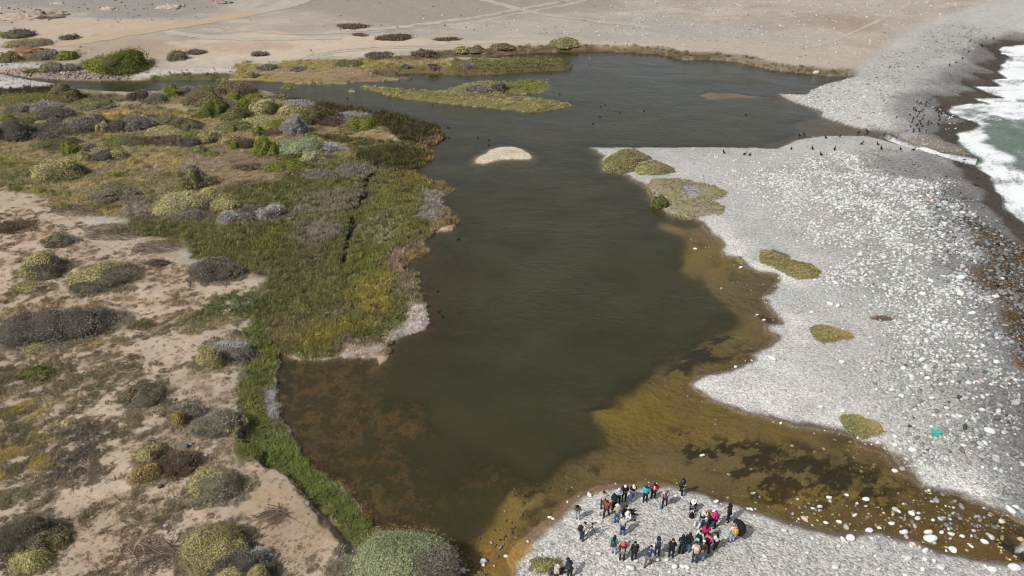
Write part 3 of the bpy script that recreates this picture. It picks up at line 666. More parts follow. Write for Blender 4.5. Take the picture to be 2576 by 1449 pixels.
zone([(2255,345),(2330,348),(2420,350),(2440,380),(2330,365)], 0.8, 1, 4, 386, gc=C(146,136,122), sd=3, ss=0.22, sb=0.7)

# lake bed
uw = sstep(0.05, -0.1, sdL)
put(uw, vd=0.0, gv=0.3, gc=C(96,86,58), sd=0.0)
put(uw * mOch, gc=C(158,134,80))
put(uw * mOch * sstep(-0.1, 0.7, fbm(GX, GY, 5, 390, 4)) * 0.8, gc=C(168,140,66))
put(uw * mOch * sstep(0.0, 0.8, fbm(GX, GY, 7, 392, 4)) * 0.6, gc=C(142,122,90))
put(uw * mAlg, gc=C(112,86,54), gv=0.9)
put(uw * mAlg * sstep(-0.05, 0.3, fbm(GX, GY, 0.8, 394, 5, 0.65)) * 0.85, gc=C(178,136,90))
put(uw * mAlg * sstep(0.35, 0.7, fbm(GX, GY, 3.5, 396, 3)) * 0.85, gc=C(64,60,34))
put(uw * mBand, gc=C(118,86,60), gv=0.8)
put(uw * (mUp + mUp4) * 0.9, gc=C(78,62,46))
put(uw * mUp2, gc=C(150,126,76)); put(uw * mUp3, gc=C(120,98,66)); put(uw * mShell, gc=C(140,124,96))
def weeds(pts, seed, thr, col, k=0.9, sx=0.5, sc=1.8):
    m = zone(pts, 1.0, 1.2, 4, seed, flat=True)
    c_, s_ = math.cos(-0.45), math.sin(-0.45)
    xa, ya = GX * c_ - GY * s_, GX * s_ + GY * c_
    put(uw * m * sstep(thr, thr + 0.14, fbm(xa * sx, ya, sc, seed + 2, 6, 0.65)) * k, gc=col)
weeds([(1690,1080),(1850,1090),(2100,1130),(2260,1200),(2500,1290),(2576,1330),(2576,1420),(2300,1340),(2000,1290),(1850,1230),(1700,1150)], 400, 0.03, C(60,44,28), 0.9, 0.55, 0.8)
weeds([(1900,1150),(2100,1130),(2260,1190),(2576,1320),(2576,1420),(2300,1345),(2000,1290)], 403, -0.02, C(76,56,34), 0.8, 0.7, 0.45)
weeds([(1690,860),(1800,830),(1950,780),(1960,880),(1850,900),(1720,945),(1690,930)], 404, 0.15, C(58,44,24))
weeds([(1750,600),(1870,700),(1930,760),(1960,830),(1880,920),(1760,960),(1900,860),(1900,760),(1800,660)], 408, 0.1, C(84,62,40), 0.7)
weeds([(1320,1330),(1430,1230),(1620,1195),(1750,1215),(1740,1235),(1540,1222),(1440,1250),(1360,1320)], 412, -0.05, C(62,46,30))
weeds([(1280,1200),(1400,1180),(1500,1160),(1560,1180),(1430,1240),(1340,1330),(1230,1400),(1200,1370),(1260,1260)], 416, 0.15, C(84,68,34), 0.8, 1.0, 1.2)
zone([(1480,1010),(1560,990),(1640,1010),(1720,1060),(1640,1090),(1520,1080),(1490,1050)], 2, 2, 4, 420, flat=True, k=0.8, gc=np.array(C(178,150,60)))
zone([(1200,1380),(1260,1250),(1330,1270),(1330,1340),(1260,1420),(1180,1440)], 1, 1.5, 3, 422, flat=True, k=0.7, gc=C(172,134,60))
put(uw * sstep(-1.0, -0.2, sdL) * mBeach * 0.45, gc=C(126,102,76))
mRap = zone([(2290,1190),(2400,1240),(2576,1312),(2800,1380),(2800,1460),(2576,1412),(2380,1380),(2150,1335),(1960,1290),(2000,1250),(2130,1260),(2260,1290)], 1.2, 1.2, 3, 424, flat=True)
put(uw * mRap, gc=C(124,98,58), sd=9.0, ss=0.21, sb=0.62, sv=0.13)
zone([(2060,1090),(2150,1110),(2250,1180),(2330,1240),(2200,1210),(2080,1140)], 1, 1, 3, 426, flat=True, k=0.8, sd=3.0, ss=0.2, sb=0.75)
zone([(1200,1370),(1280,1230),(1340,1200),(1380,1220),(1320,1310),(1240,1410),(1160,1449),(1120,1449)], 0.6, 0.8, 3, 428, flat=True, k=0.9, sd=4.5, ss=0.20, sb=0.42, sv=0.10)
zone([(1800,610),(1930,740),(1900,780),(1810,690),(1750,590)], 0.8, 0.8, 3, 430, flat=True, k=0.8, sd=0.5, ss=0.2, sb=0.85)
zone([(1560,1230),(1300,1190),(1340,1150),(1420,1180)], 1, 1, 3, 431, flat=True, k=0.5, sd=0.5, ss=0.2, sb=0.45)

F['gc'] = np.clip(F['gc'] * (1 + uw * (sdS > 0))[:, None] ** np.array([[0.14, 0.22, 0.42]]), 0, 0.8)

# ------------------------------------------------------------------ the ground as one grid, split where the kinds of ground meet
idx = np.arange(NV).reshape(NR, NC)
Q = np.stack([idx[:-1, :-1], idx[:-1, 1:], idx[1:, 1:], idx[1:, :-1]], -1).reshape(-1, 4)
fc = lambda A: A[Q].mean(1)
qx, qy, qL, qS, qB = fc(GX), fc(GY), fc(sdL), fc(sdS), fc(mBeach)
kind = np.full(len(Q), 'desert_plain', dtype=object)
kind[(qy < 150)] = 'scrubland'
kind[fc(mMarsh) > 0.5] = 'marsh'
kind[fc(mSand) > 0.5] = 'sand_flat'
kind[qB > 0.5] = 'pebble_beach'
spit = sdist(wpoly([(1150,2400),(1150,1440),(1280,1380),(1400,1250),(1700,1205),(1800,1255),(2100,1345),(2400,1395),(2900,1470),(2900,2400)]), GX, GY)
kind[(fc(spit) > 0) & (qB > 0.5)] = 'gravel_spit'
isl = sdist(wpoly(ISLANDS['green']), GX, GY, 30.0); kind[fc(isl) > -0.6] = 'marsh_island'
isl = sdist(wpoly(ISLANDS['shell']), GX, GY, 30.0); kind[fc(isl) > -0.6] = 'shell_islet'
kind[qL < 0] = 'lake_bed'
kind[qS < 0] = 'sea_bed'
for nm in ('desert_plain','scrubland','marsh','sand_flat','pebble_beach','gravel_spit','marsh_island','shell_islet','lake_bed','sea_bed'):
    q = Q[kind == nm]
    if not len(q): continue
    u, inv = np.unique(q, return_inverse=True)
    me = mesh_np(nm, np.stack([GX[u], GY[u], Z[u]], 1), inv.reshape(-1, 4), True)
    attr_col(me, 'col', F['gc'][u]); attr_f(me, 'gv', F['gv'][u])
    tag(add(nm, me, M_GROUND), kind='structure')

# water of the lagoon, lying at height zero, and the sea a metre lower
fo = np.zeros(NV)
rap = zone([(2365,1282),(2400,1285),(2470,1310),(2576,1345),(2800,1400),(2800,1440),(2576,1395),(2500,1370),(2440,1335),(2380,1300)], 0.6, 0.8, 2.0, 440, flat=True)
fo = rap * (0.10 + 0.55 * sstep(-0.1, 0.8, fbm(GX * 0.8 + GY * 0.6, 2.5 * (GY * 0.8 - GX * 0.6), 1.6, 441, 4)))
def water_obj(name, sel, zz, depth, foam, mat):
    q = Q[sel]
    u, inv = np.unique(q, return_inverse=True)
    me = mesh_np(name, np.stack([GX[u], GY[u], zz[u]], 1), inv.reshape(-1, 4), True)
    attr_f(me, 'depth', depth[u]); attr_f(me, 'foam', foam[u])
    return tag(add(name, me, mat), kind='structure')
M_LAKE = make_water_mat('lagoon_water', C(65,63,41), 1.9, 0.09, 1.3, 0.10)
M_SEA = make_water_mat('sea_water', C(104,120,104), 2.5, 0.12, 0.6, 0.25, (0.76, 0.79, 0.80))
near = (qL < 0.45) & (qS > 0) & (qx > -400)
water_obj('lagoon', near, zlake, np.maximum(zlake - Z, 0), fo, M_LAKE)
swell = np.sin(-sdS * 0.55 + 1.6 * fbm(GX, GY, 14, 449, 3))
zs = np.full(NV, SEA_Z) + sstep(0, 8, -sdS) * (0.30 * fbm(GX * 0.5, GY, 4.0, 450, 5) + 0.28 * swell)
green = zone([(2500,318),(2530,296),(2576,282),(2700,270),(3200,250),(3200,640),(2760,520),(2640,440),(2560,405),(2520,375),(2490,345)], 2, 4, 8, 452, flat=True)
offs = sstep(26, 40, -sdS + 6 * fbm(GX, GY, 12, 455, 4))
fs = (1 - np.maximum(green, offs) * 0.74) * (0.76 + 0.45 * fbm(GX * 0.6, GY, 3.0, 458, 4))
fs *= 1 - 0.42 * sstep(0.0, 0.8, fbm(sdS * 1.8, GY * 0.55, 3.0, 460, 5, 0.65))
fs *= sstep(-0.2, 0.9, -sdS + wob)
water_obj('sea', qS < 0.9, zs, np.maximum(SEA_Z - Z, 0) + 0.6, fs, M_SEA)
# the outlet running down the beach, a strip of broken white water
def ribbon(name, pts, wid, zf, mat, lift=0.03, sub=6, wob_=0.0, closed=False):
    P = np.array(pts, float)
    t = np.linspace(0, len(P) - 1, (len(P) - 1) * sub + 1)
    i = np.minimum(t.astype(int), len(P) - 2); f = (t - i)[:, None]
    p0, p1, p2, p3 = P[np.maximum(i - 1, 0)], P[i], P[i + 1], P[np.minimum(i + 2, len(P) - 1)]
    c = 0.5 * ((2 * p1) + (-p0 + p2) * f + (2 * p0 - 5 * p1 + 4 * p2 - p3) * f ** 2 + (-p0 + 3 * p1 - 3 * p2 + p3) * f ** 3)
    d = np.gradient(c, axis=0); d /= np.linalg.norm(d, axis=1)[:, None] + 1e-9
    nrm = np.stack([-d[:, 1], d[:, 0]], 1)
    w = np.interp(t, np.arange(len(P)), wid) if np.ndim(wid) else np.full(len(t), wid)
    K = 5
    V = []
    for k in range(K):
        s = (k / (K - 1) - 0.5) * w
        if k in (0, K - 1) and wob_: s = s + wob_ * (fbm(c[:, 0], c[:, 1], 3.0, 470 + k, 3))
        q = c + nrm * s[:, None]
        V.append(np.stack([q[:, 0], q[:, 1], zf(q[:, 0], q[:, 1]) + lift], 1))
    V = np.stack(V, 1); n = len(t)
    ii = np.arange(n * K).reshape(n, K)
    Fq = np.stack([ii[:-1, :-1], ii[1:, :-1], ii[1:, 1:], ii[:-1, 1:]], -1).reshape(-1, 4)[:, ::-1]
    return mesh_np(name, V.reshape(-1, 3), Fq, True)
stw = wpoly(STREAM, -0.4)
me = ribbon('outlet_stream', stw, [1.2, 2.0, 2.4, 2.6, 2.6, 2.8, 3.4], ground_z, M_LAKE, 0.09, 8, 0.5)
n = len(me.vertices); co = np.empty(n * 3, np.float32); me.vertices.foreach_get('co', co); co = co.reshape(-1, 3)
attr_f(me, 'depth', np.full(n, 0.25)); edge = np.abs((np.arange(n) % 5) - 2) / 2
attr_f(me, 'foam', np.clip((0.80 - 0.35 * edge) + 0.3 * fbm(co[:, 0], co[:, 1], 2.0, 474, 3), 0, 1) * sstep(0, 60, np.arange(n)))
tag(add('outlet_stream', me, M_LAKE), kind='structure')

# dirt road and the wheel tracks on the plain
def road_mat(name, rgb, rgb2):
    m, ns, ls = mat_new(name)
    geo = ns.new('ShaderNodeNewGeometry')
    n1 = N(ns, 'ShaderNodeTexNoise', Scale=0.5, Detail=6.0, Roughness=0.7); ls.new(geo.outputs['Position'], n1.inputs['Vector'])
    c = mixc(ns, ls, n1.outputs[0], C(*rgb), C(*rgb2))
    bp = N(ns, 'ShaderNodeBump', Strength=0.6, Distance=0.3); ls.new(n1.outputs[0], bp.inputs['Height'])
    b = N(ns, 'ShaderNodeBsdfPrincipled', Roughness=0.95); b.inputs['Specular IOR Level'].default_value = 0.1
    ls.new(c, b.inputs['Base Color']); ls.new(bp.outputs[0], b.inputs['Normal'])
    o = ns.new('ShaderNodeOutputMaterial'); ls.new(b.outputs[0], o.inputs[0])
    return m
M_ROAD = road_mat('road_dirt', (204,184,158), (184,162,136))
M_TRACK = road_mat('track_gravel', (206,198,184), (172,163,150))
M_ROADP = road_mat('road_pale', (196,190,178), (176,168,156))
def road(name, pts, wid, mat, lift=0.05, wb=0.8):
    x, y, _ = land_pt([p[0] for p in pts], [p[1] for p in pts])
    return tag(add(name, ribbon(name, np.stack([x, y], 1), wid, ground_z, mat, lift, 10, wb), mat), kind='structure')
road('dirt_road', [(60,126),(110,118),(190,106),(280,92),(380,75),(470,62),(560,46),(640,30)], [4,5,6,7,7,7,7,7], M_ROAD)
road('dirt_road', [(640,30),(700,18),(740,4),(770,-18),(800,-50)], [7,8,9,9,9], M_ROADP, 0.055)
def berm(pts, wid, hgt, mat, seed):
    """low ridge of pushed-up gravel along a track"""
    x, y, _ = land_pt([p[0] for p in pts], [p[1] for p in pts])
    me = ribbon('gravel_ridge', np.stack([x, y], 1), wid, ground_z, mat, 0.04, 24, 0.5)
    n = len(me.vertices); co = np.empty(n * 3, np.float32); me.vertices.foreach_get('co', co); co = co.reshape(-1, 3)
    k = np.arange(n) % 5
    co[:, 2] += np.array([-0.1, 0.6, 1, 0.6, -0.1])[k] * hgt * (0.7 + 0.6 * vnoise(co[:, 0], co[:, 1], 1.5, seed))
    me.vertices.foreach_set('co', co.ravel()); me.update()
    return tag(add('gravel_ridge', me, mat), kind='structure')
berm([(1000,70),(1100,58),(1200,44),(1300,25),(1380,10),(1500,-14),(1640,-44)], 1.8, 0.35, M_TRACK, 480)
berm([(1120,66),(1200,56),(1300,36),(1400,18),(1500,-4),(1640,-32)], 1.8, 0.35, M_TRACK, 481)
road('wheel_track', [(1190,-10),(1240,6),(1300,22),(1345,32),(1420,44),(1520,56),(1640,68)], 3.0, M_ROADP, 0.045, 1.0)
road('wheel_track', [(760,150),(860,130),(980,122),(1120,118),(1300,112),(1450,112)], 1.4, M_TRACK, 0.05, 0.5)
road('wheel_track', [(760,144),(860,125),(980,117),(1120,113),(1300,108),(1450,108)], 1.2, M_TRACK, 0.05, 0.5)
road('wheel_track', [(560,70),(680,84),(800,86),(960,80)], 1.2, M_ROADP, 0.05, 0.4)
road('wheel_track', [(2040,120),(2110,98),(2180,66),(2240,36),(2290,6)], 1.2, M_TRACK, 0.05, 0.4)
road('wheel_track', [(870,76),(960,72),(1060,62),(1160,48)], 4.0, M_TRACK, 0.05, 0.8)
road('wheel_track', [(420,78),(500,92),(640,98),(800,96),(860,94)], 4.0, M_TRACK, 0.05, 1.2)

# ------------------------------------------------------------------ where the shrubs stand (x, foot, half width, height in the photograph), and the litter of scrub round their feet
KCOL = {'LS': ((144,150,116),(118,125,94)), 'Y': ((156,149,106),(130,123,86)), 'G': ((140,134,122),(114,108,98)), 'GD': ((116,111,101),(94,89,81)), 'B': ((122,126,54),(92,98,46)), 'BD': ((102,102,54),(76,78,46)),
        'O': ((126,117,86),(100,94,68)), 'L': ((158,154,110),(134,130,92)), 'K': ((120,102,86),(94,80,68)), 'W': ((168,165,162),(140,137,134)), 'GO': ((150,132,88),(122,106,72)),
        'S': ((138,135,92),(114,112,76)), 'M': ((150,139,96),(126,117,80))}
def shrub_geom(px, py, rx, V, depth=0.85):
    if 200 < py < 560 and px < 1000: rx, V = rx * 1.10, V * 1.18
    x, y, zz = land_pt(px, py, floor=0.0)
    x, y, zz = float(x[0]), float(y[0]), float(zz[0])
    d0 = float(dep_of(np.array([y]))[0]); scale = FOC / d0
    dep = math.atan2(CAM_H - zz, y)
    a = rx / scale; vv = V / scale
    b = min(depth * a, 0.44 * vv / math.sin(dep))
    hh = math.sqrt(max((vv - b * math.sin(dep)) ** 2 - (b * math.sin(dep)) ** 2, (0.18 * a) ** 2)) / math.cos(dep)
    cx_, cy_ = x, y + b * 0.92
    return cx_, cy_, float(ground_z(cx_, cy_)[0]), a, b, hh, d0
SHRUBS = [
 # upland, front of the river: rows from the far side to the near side
 ('O',146,252,34,28,'rounded olive grey shrub on the near bank below the dark reeds',None),
 ('K',375,262,20,14,'small brownish shrub beside the pale dry pan'),
 ('G',388,263,24,22,'pale grey twiggy bush beside the pale dry pan'),
 ('K',338,254,22,22,'dark brown upright bush at the right end of the pale dry pan'),
 ('O',578,243,46,36,'high tan green dome shrub standing against the river','K',0.5),
 ('B',508,235,24,18,'bright green shrub against the river left of the high tan dome'),
 ('G',463,237,26,19,'grey purple twiggy bush against the river left of a bright green one'),
 ('B',424,247,20,26,'yellow green shrub left of the grey purple twiggy bush'),
 ('O',497,269,48,34,'wide grey olive shrub in front of the grey purple bush','K',0.6),
 ('B',224,279,44,27,'low dome shrub half bright green half grey, alone on tan grass','G',0.05),
 ('B',60,266,82,24,'long bright green hedge-like shrub at the left edge','K',0.6),
 ('O',122,268,30,18,'olive shrub at the right end of the long bright green one'),
 ('W',95,286,40,26,'pale whitish grey dead shrub below the long bright green one','G',0.2),
 ('GD',132,305,36,28,'dark grey shrub right of the whitish dead one'),
 ('G',30,290,40,26,'hazy grey shrub at the left edge below the long green one'),
 ('O',66,301,44,17,'low tan shrub in front of the hazy grey one'),
 ('B',8,311,20,22,'bright green shrub cut by the left edge'),
 ('BD',48,319,36,20,'dark green shrub in front of the low tan one'),
 ('Y',5,326,20,18,'pale yellow dome cut by the left edge'),
 ('L',85,318,34,14,'pale sage mat shrub between dark green and grey shrubs'),
 ('GD',20,357,44,45,'big dark grey dome shrub at the left edge'),
 ('GD',109,350,64,42,'big dark blue-grey spreading shrub beside the dark dome at the left edge','G',0.7),
 ('L',160,336,22,15,'small pale sage dome behind the big dark grey shrubs'),
 ('G',190,338,46,36,'grey rounded shrub with smoky top on the tan upland','GD',0.2),
 ('G',226,320,28,26,'smoky grey shrub behind another grey rounded one'),
 ('K',229,334,17,16,'small pinkish brown shrub between grey and yellow ones'),
 ('Y',256,336,18,24,'small golden dome joined to a dark twiggy one','GD',0.3),
 ('GD',288,334,24,23,'dark twiggy shrub right of the small golden dome'),
 ('O',330,315,48,28,'olive dome shrub with a green shoulder behind the smooth grey dome','GD',0.55),
 ('B',298,302,13,12,'small bright green tuft shrub at the shoulder of the olive dome'),
 ('G',338,332,37,34,'smooth grey dome shrub like a boulder in the tan upland'),
 ('O',400,318,38,24,'grey olive shrub right of the smooth grey dome'),
 ('BD',452,330,38,30,'dark green shrub with grey crown sloping to the right','G',0.8),
 ('L',398,343,52,25,'long pale sage mound shrub above the green and grey thicket'),
 ('B',292,366,46,25,'low bright green thicket shrub at the left of the pale sage mound','GD',0.3),
 ('K',345,368,40,22,'grey brown twiggy thicket below the pale sage mound','B',0.6),
 ('K',410,366,46,20,'pinkish dead twig thicket right of the green thicket'),
 ('B',470,346,28,16,'bright green strip shrub right of the pale sage mound'),
 ('BD',124,378,48,28,'olive green spreading shrub in the left upland','K',0.3),
 ('B',168,391,24,28,'yellow green leaning shrub right of the olive spreading one'),
 ('G',208,384,26,20,'grey shrub behind a ring of small golden domes'),
 ('Y',236,384,15,12,'small flat golden cushion between grey twigs'),
 ('GD',250,408,36,28,'dark purple grey twiggy dome between two golden cushions'),
 ('Y',204,405,17,22,'golden cushion left of the dark twiggy dome'),
 ('Y',289,403,24,25,'golden cushion right of the dark twiggy dome','K',0.75),
 ('Y',128,460,60,54,'large olive gold dome shrub on the edge of the sand','O',0.2),
 ('BD',184,447,20,34,'dark green shaggy bush on the flank of the large olive gold dome','GD',0.5),
 ('O',268,512,56,44,'broad grey olive dome with a grey patch left of the golden pair','G',0.2),
 ('O',410,500,66,66,'big olive tan dome in the middle of the upland','Y',0.5),
 ('G',485,478,40,48,'grey twiggy shrub on the shoulder of the big olive tan dome','O',0.4),
 ('L',440,545,62,56,'yellow sage mound with grey foot above the marsh','G',0.62),
 ('Y',512,520,46,42,'rounded yellow dome behind the yellow sage mound'),
 ('Y',556,533,33,32,'neat small yellow dome at the right of the yellow mounds'),
 ('G',468,560,46,32,'smoky grey shrub at the foot of the yellow domes','GD',0.3),
 ('W',568,563,27,32,'pale smoke grey dead shrub right of the yellow domes'),
 ('G',608,561,24,24,'grey shrub beside the pale smoke grey one'),
 ('GD',640,545,46,24,'blackish twiggy shrub above the marsh'),
 ('W',676,554,36,36,'silvery bare twig shrub at the marsh margin','GD',0.3),
 # the green knoll in the middle of the upland
 ('B',528,299,34,44,'tall bright green bush at the left of the green knoll','BD',-0.1),
 ('O',575,303,40,31,'mixed tan and dark green bush on the green knoll','BD',0.2),
 ('G',572,272,23,18,'pinkish grey twiggy bush at the top of the green knoll'),
 ('B',613,287,26,33,'bright light green bush at the middle of the green knoll'),
 ('L',663,291,38,36,'yellow olive lumpy bush at the right of the green knoll','BD',0.4),
 ('B',590,253,16,14,'small bright green bush behind the green knoll by the water'),
 ('B',634,252,22,13,'second small bright green bush behind the knoll by the water'),
 ('G',684,253,28,15,'grey olive low bush by the water right of the knoll','O',0.3),
 ('W',732,272,50,17,'long low silvery bush along the reeds'),
 ('Y',725,294,36,27,'bright golden dome right of the green knoll'),
 ('BD',780,314,40,36,'dark olive green bush right of the golden dome','K',0.3),
 ('K',822,316,42,26,'brown twiggy bush near the dark pond'),
 ('W',868,302,42,17,'pinkish white twiggy bush between reeds and the dark pond'),
 ('B',903,329,34,29,'yellow green bush right of the dark pond'),
 ('O',880,338,30,14,'olive low bush at the edge of the dark pond'),
 ('L',645,313,46,15,'long sage grey low shrub under the green knoll'),
 ('O',576,331,38,24,'green brown bush under the tall bright green one','B',0.6),
 ('Y',655,330,26,15,'low golden cushion under the sage grey shrub'),
 ('B',703,331,27,28,'bright green bush beside a silvery fan of twigs'),
 ('W',733,337,28,36,'silvery fan of bare twigs near the dark pond'),
 ('K',676,343,24,18,'grey brown twig mound below the silvery fan'),
 ('B',647,343,15,20,'small bright green bush left of the grey brown twig mound'),
 ('Y',515,363,36,31,'straw yellow dome with brown side, left of its twin','K',0.5),
 ('Y',570,364,31,26,'straw yellow dome right of its twin','K',0.65),
 ('K',612,374,30,22,'grey brown twiggy bush right of the straw yellow domes'),
 ('B',590,377,15,17,'small green bush under the straw yellow domes'),
 ('GD',465,372,30,26,'dark grey twiggy bush left of the straw yellow domes'),
 ('B',662,396,31,43,'vivid green bush leaning on the big pale sage dome'),
 ('LS',745,396,58,48,'big pale sage dome shrub above the marsh'),
 ('L',783,411,32,27,'smaller pale sage dome in front of the big one','G',0.55),
 ('W',818,386,36,26,'silver grey bare shrub right of the big pale sage dome'),
 ('BD',728,406,28,20,'dark green shrub at the foot of the big pale sage dome'),
 ('B',690,432,36,24,'bright green low shrub below the big pale sage dome','O',0.6),
 ('B',728,425,30,20,'bright green low shrub right of its like below the sage dome'),
 ('B',497,388,19,22,'green bush below the straw yellow domes, beside dead twigs','G',0.5),
 ('B',526,394,17,12,'tiny green bush on dead brown grass'),
 ('K',615,428,28,16,'brown low shrub in the dead grass'),
 ('G',885,442,42,26,'grey low shrub inside the dark green marsh'),
 ('G',800,450,40,22,'ash grey low shrub at the upper end of the marsh'),
 # sandy foreground
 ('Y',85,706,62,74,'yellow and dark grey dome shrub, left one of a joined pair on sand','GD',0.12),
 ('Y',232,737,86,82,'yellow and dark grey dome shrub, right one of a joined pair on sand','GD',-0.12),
 ('Y',70,738,52,30,'low yellow cushion in front of the joined pair of domes','K',0.5),
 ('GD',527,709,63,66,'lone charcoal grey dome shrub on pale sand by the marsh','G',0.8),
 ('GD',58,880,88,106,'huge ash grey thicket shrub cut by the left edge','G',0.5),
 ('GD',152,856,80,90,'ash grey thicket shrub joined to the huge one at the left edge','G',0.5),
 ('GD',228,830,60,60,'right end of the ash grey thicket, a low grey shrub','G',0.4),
 ('Y',85,888,62,36,'low yellowish shrub in front of the ash grey thicket','G',0.1),
 ('O',342,1023,58,60,'dark olive shrub alone on bare sand in the left foreground','GD',0.0),
 ('Y',518,930,37,58,'flat yellow shrub patch by the green bank strip'),
 ('W',567,906,50,50,'pale grey shrub patch behind the flat yellow one','G',0.2),
 ('G',458,1060,44,52,'blue grey shrub with golden left flank, left of a bigger one','GO',2.0),
 ('G',535,1098,62,76,'blue grey shrub with a golden seam near the green bank strip','Y',0.95),
 ('GO',447,1075,20,40,'golden slip of a shrub at the left of the blue grey one'),
 ('Y',366,1170,40,60,'yellow shrub by the dark boulders','K',0.55),
 ('GO',357,1218,36,54,'golden brown round shrub below the yellow one by the boulders'),
 ('K',425,1200,52,68,'low grey brown shrub right of the golden brown one'),
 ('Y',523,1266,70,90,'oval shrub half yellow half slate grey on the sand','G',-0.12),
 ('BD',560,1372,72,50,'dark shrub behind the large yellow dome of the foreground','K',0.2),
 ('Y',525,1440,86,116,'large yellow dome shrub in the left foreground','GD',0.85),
 ('W',645,1425,34,48,'pale grey twig shrub right of the large yellow dome'),
 ('GD',592,1475,72,84,'dark grey shrub in front of the large yellow dome'),
 ('Y',566,1492,52,66,'yellow shrub cut by the bottom edge in front of the dark grey one'),
 ('Y',642,1484,32,58,'small yellow shrub cut by the bottom edge'),
 ('GD',40,1400,82,104,'dark sprawling shrub at the lower left corner','O',0.5),
 ('Y',62,1445,52,62,'yellowish shrub in front of the dark sprawling one at the lower left corner'),
 ('O',115,1388,42,56,'olive brown shrub right of the dark sprawling one'),
 ('LS',1002,1540,140,207,'great round bush at the bottom edge, sage left and grey right','G',0.32),
 ('BD',347,831,26,24,'little green succulent bush on pale sand','K',0.3),
 ('BD',80,963,42,44,'dark green low bush at the left of the sand','O',0.5),
 ('O',132,623,36,34,'small olive bush with dark right side on the sand','GD',0.1),
 ('B',147,528,22,14,'small bright green cushion beside the dead brush'),
 ('K',390,672,23,20,'tiny brown heap of twigs left of the charcoal dome'),
 ('K',20,589,50,34,'dark brown heap of dead shrub at the left edge'),
 # north side of the river
 ('GD',166,101,25,15,'low dark shrub alone on the pale plain by the dirt road'),
 ('O',30,97,38,24,'olive shrub at the left edge by the foot of the road','GD',0.2),
 ('Y',50,123,56,26,'yellow and grey shrub at the left edge beside the earth ramp','G',0.1),
 ('O',18,158,26,25,'dark olive shrub at the left edge by the river gravel'),
 ('G',105,150,36,21,'grey shrub beside the small bright green one'),
 ('B',158,153,26,23,'small bright green shrub above the river gravel'),
 ('B',270,189,82,53,'big bright green thicket across the river, largest on the north side','BD',0.25),
 ('O',120,185,29,27,'round olive shrub on the river gravel bar','G',0.3),
 ('G',177,180,23,18,'round grey shrub on the river gravel bar'),
 ('O',438,154,25,23,'grey green shrub on the bare slope across the river','GD',0.3),
 ('GD',488,138,25,15,'dark low shrub on the bare slope, left of two'),
 ('GD',650,142,21,14,'dark low shrub on the bare slope, right of two'),
 ('G',668,178,25,16,'grey shrub in the yellow grass north of the river'),
 ('G',745,180,21,12,'flat grey shrub in the yellow grass north of the river'),
 ('GD',638,196,15,10,'small dark shrub at the north river edge'),
 ('O',868,168,38,16,'wide brown grey shrub in the north grass strip'),
 ('GD',949,148,38,17,'dark shrub under the sandy ledge of the north bank'),
 ('K',1065,146,32,23,'brown twiggy shrub on the north bank'),
 ('Y',1158,140,20,16,'yellow green shrub on the north bank beside a brown gap'),
 ('O',1195,134,22,15,'olive shrub on the north bank right of the yellow green one'),
 ('O',1265,130,32,15,'long low olive shrub on the north bank'),
 ('S',1422,129,36,27,'biggest green shrub standing on the north bank of the lagoon','Y',0.5),
 ('G',1198,232,36,20,'grey dome shrub on the marsh island'),
 ('GD',1255,232,21,22,'dark grey shrub beside the grey dome on the marsh island'),
 ('GD',1022,174,15,9,'small dark shrub at the left of the green peninsula'),
 ('K',1089,177,14,13,'small brown shrub in the middle of the green peninsula'),
 ('G',1178,173,18,14,'small grey shrub at the right of the green peninsula'),
 ('K',880,73,36,15,'creeping brown shrub on the plain beside the wheel tracks'),
 ('K',905,92,18,8,'small creeping brown shrub on the plain below a bigger one'),
 ('K',985,103,44,13,'long creeping brown shrub on the plain above the lagoon'),
 ('K',1125,104,28,9,'low creeping brown shrub at the right end of the plain row'),
 ('BD',1665,526,22,38,'small dark green reedy bush on the mat at the lagoon edge'),
 ('S',1372,1440,36,34,'sage bush at the bottom edge of the gravel spit'),
 ('S',1206,1460,24,24,'small sage bush among the boulders at the bottom edge'),
 ('BD',75,185,20,8,'low dark shrub on the river gravel at the left'),
]
for s in SHRUBS:
    cx_, cy_, gz, a, b, hh, d0 = shrub_geom(*s[1:5])
    onplain = s[2] < 200
    q = np.hypot((GX - cx_) / a, (GY - cy_) / b)
    sel = np.nonzero(q < 2.2)[0]
    m = np.zeros(NV)
    m[sel] = sstep(1.45 if not onplain else 1.3, 0.95, q[sel] + 0.28 * fbm(GX[sel], GY[sel], 1.3, 540, 3)) * (sdL[sel] > 0.2)
    k2 = s[6] if len(s) > 6 and s[6] else 'O'
    put(m, vd=0.80 if not onplain else 0.5, va=0.6 * C(*KCOL[s[0]][1]) + 0.4 * C(118,106,76), vb=0.6 * C(*KCOL[k2][1]) + 0.4 * C(108,98,76), vh=0.95)

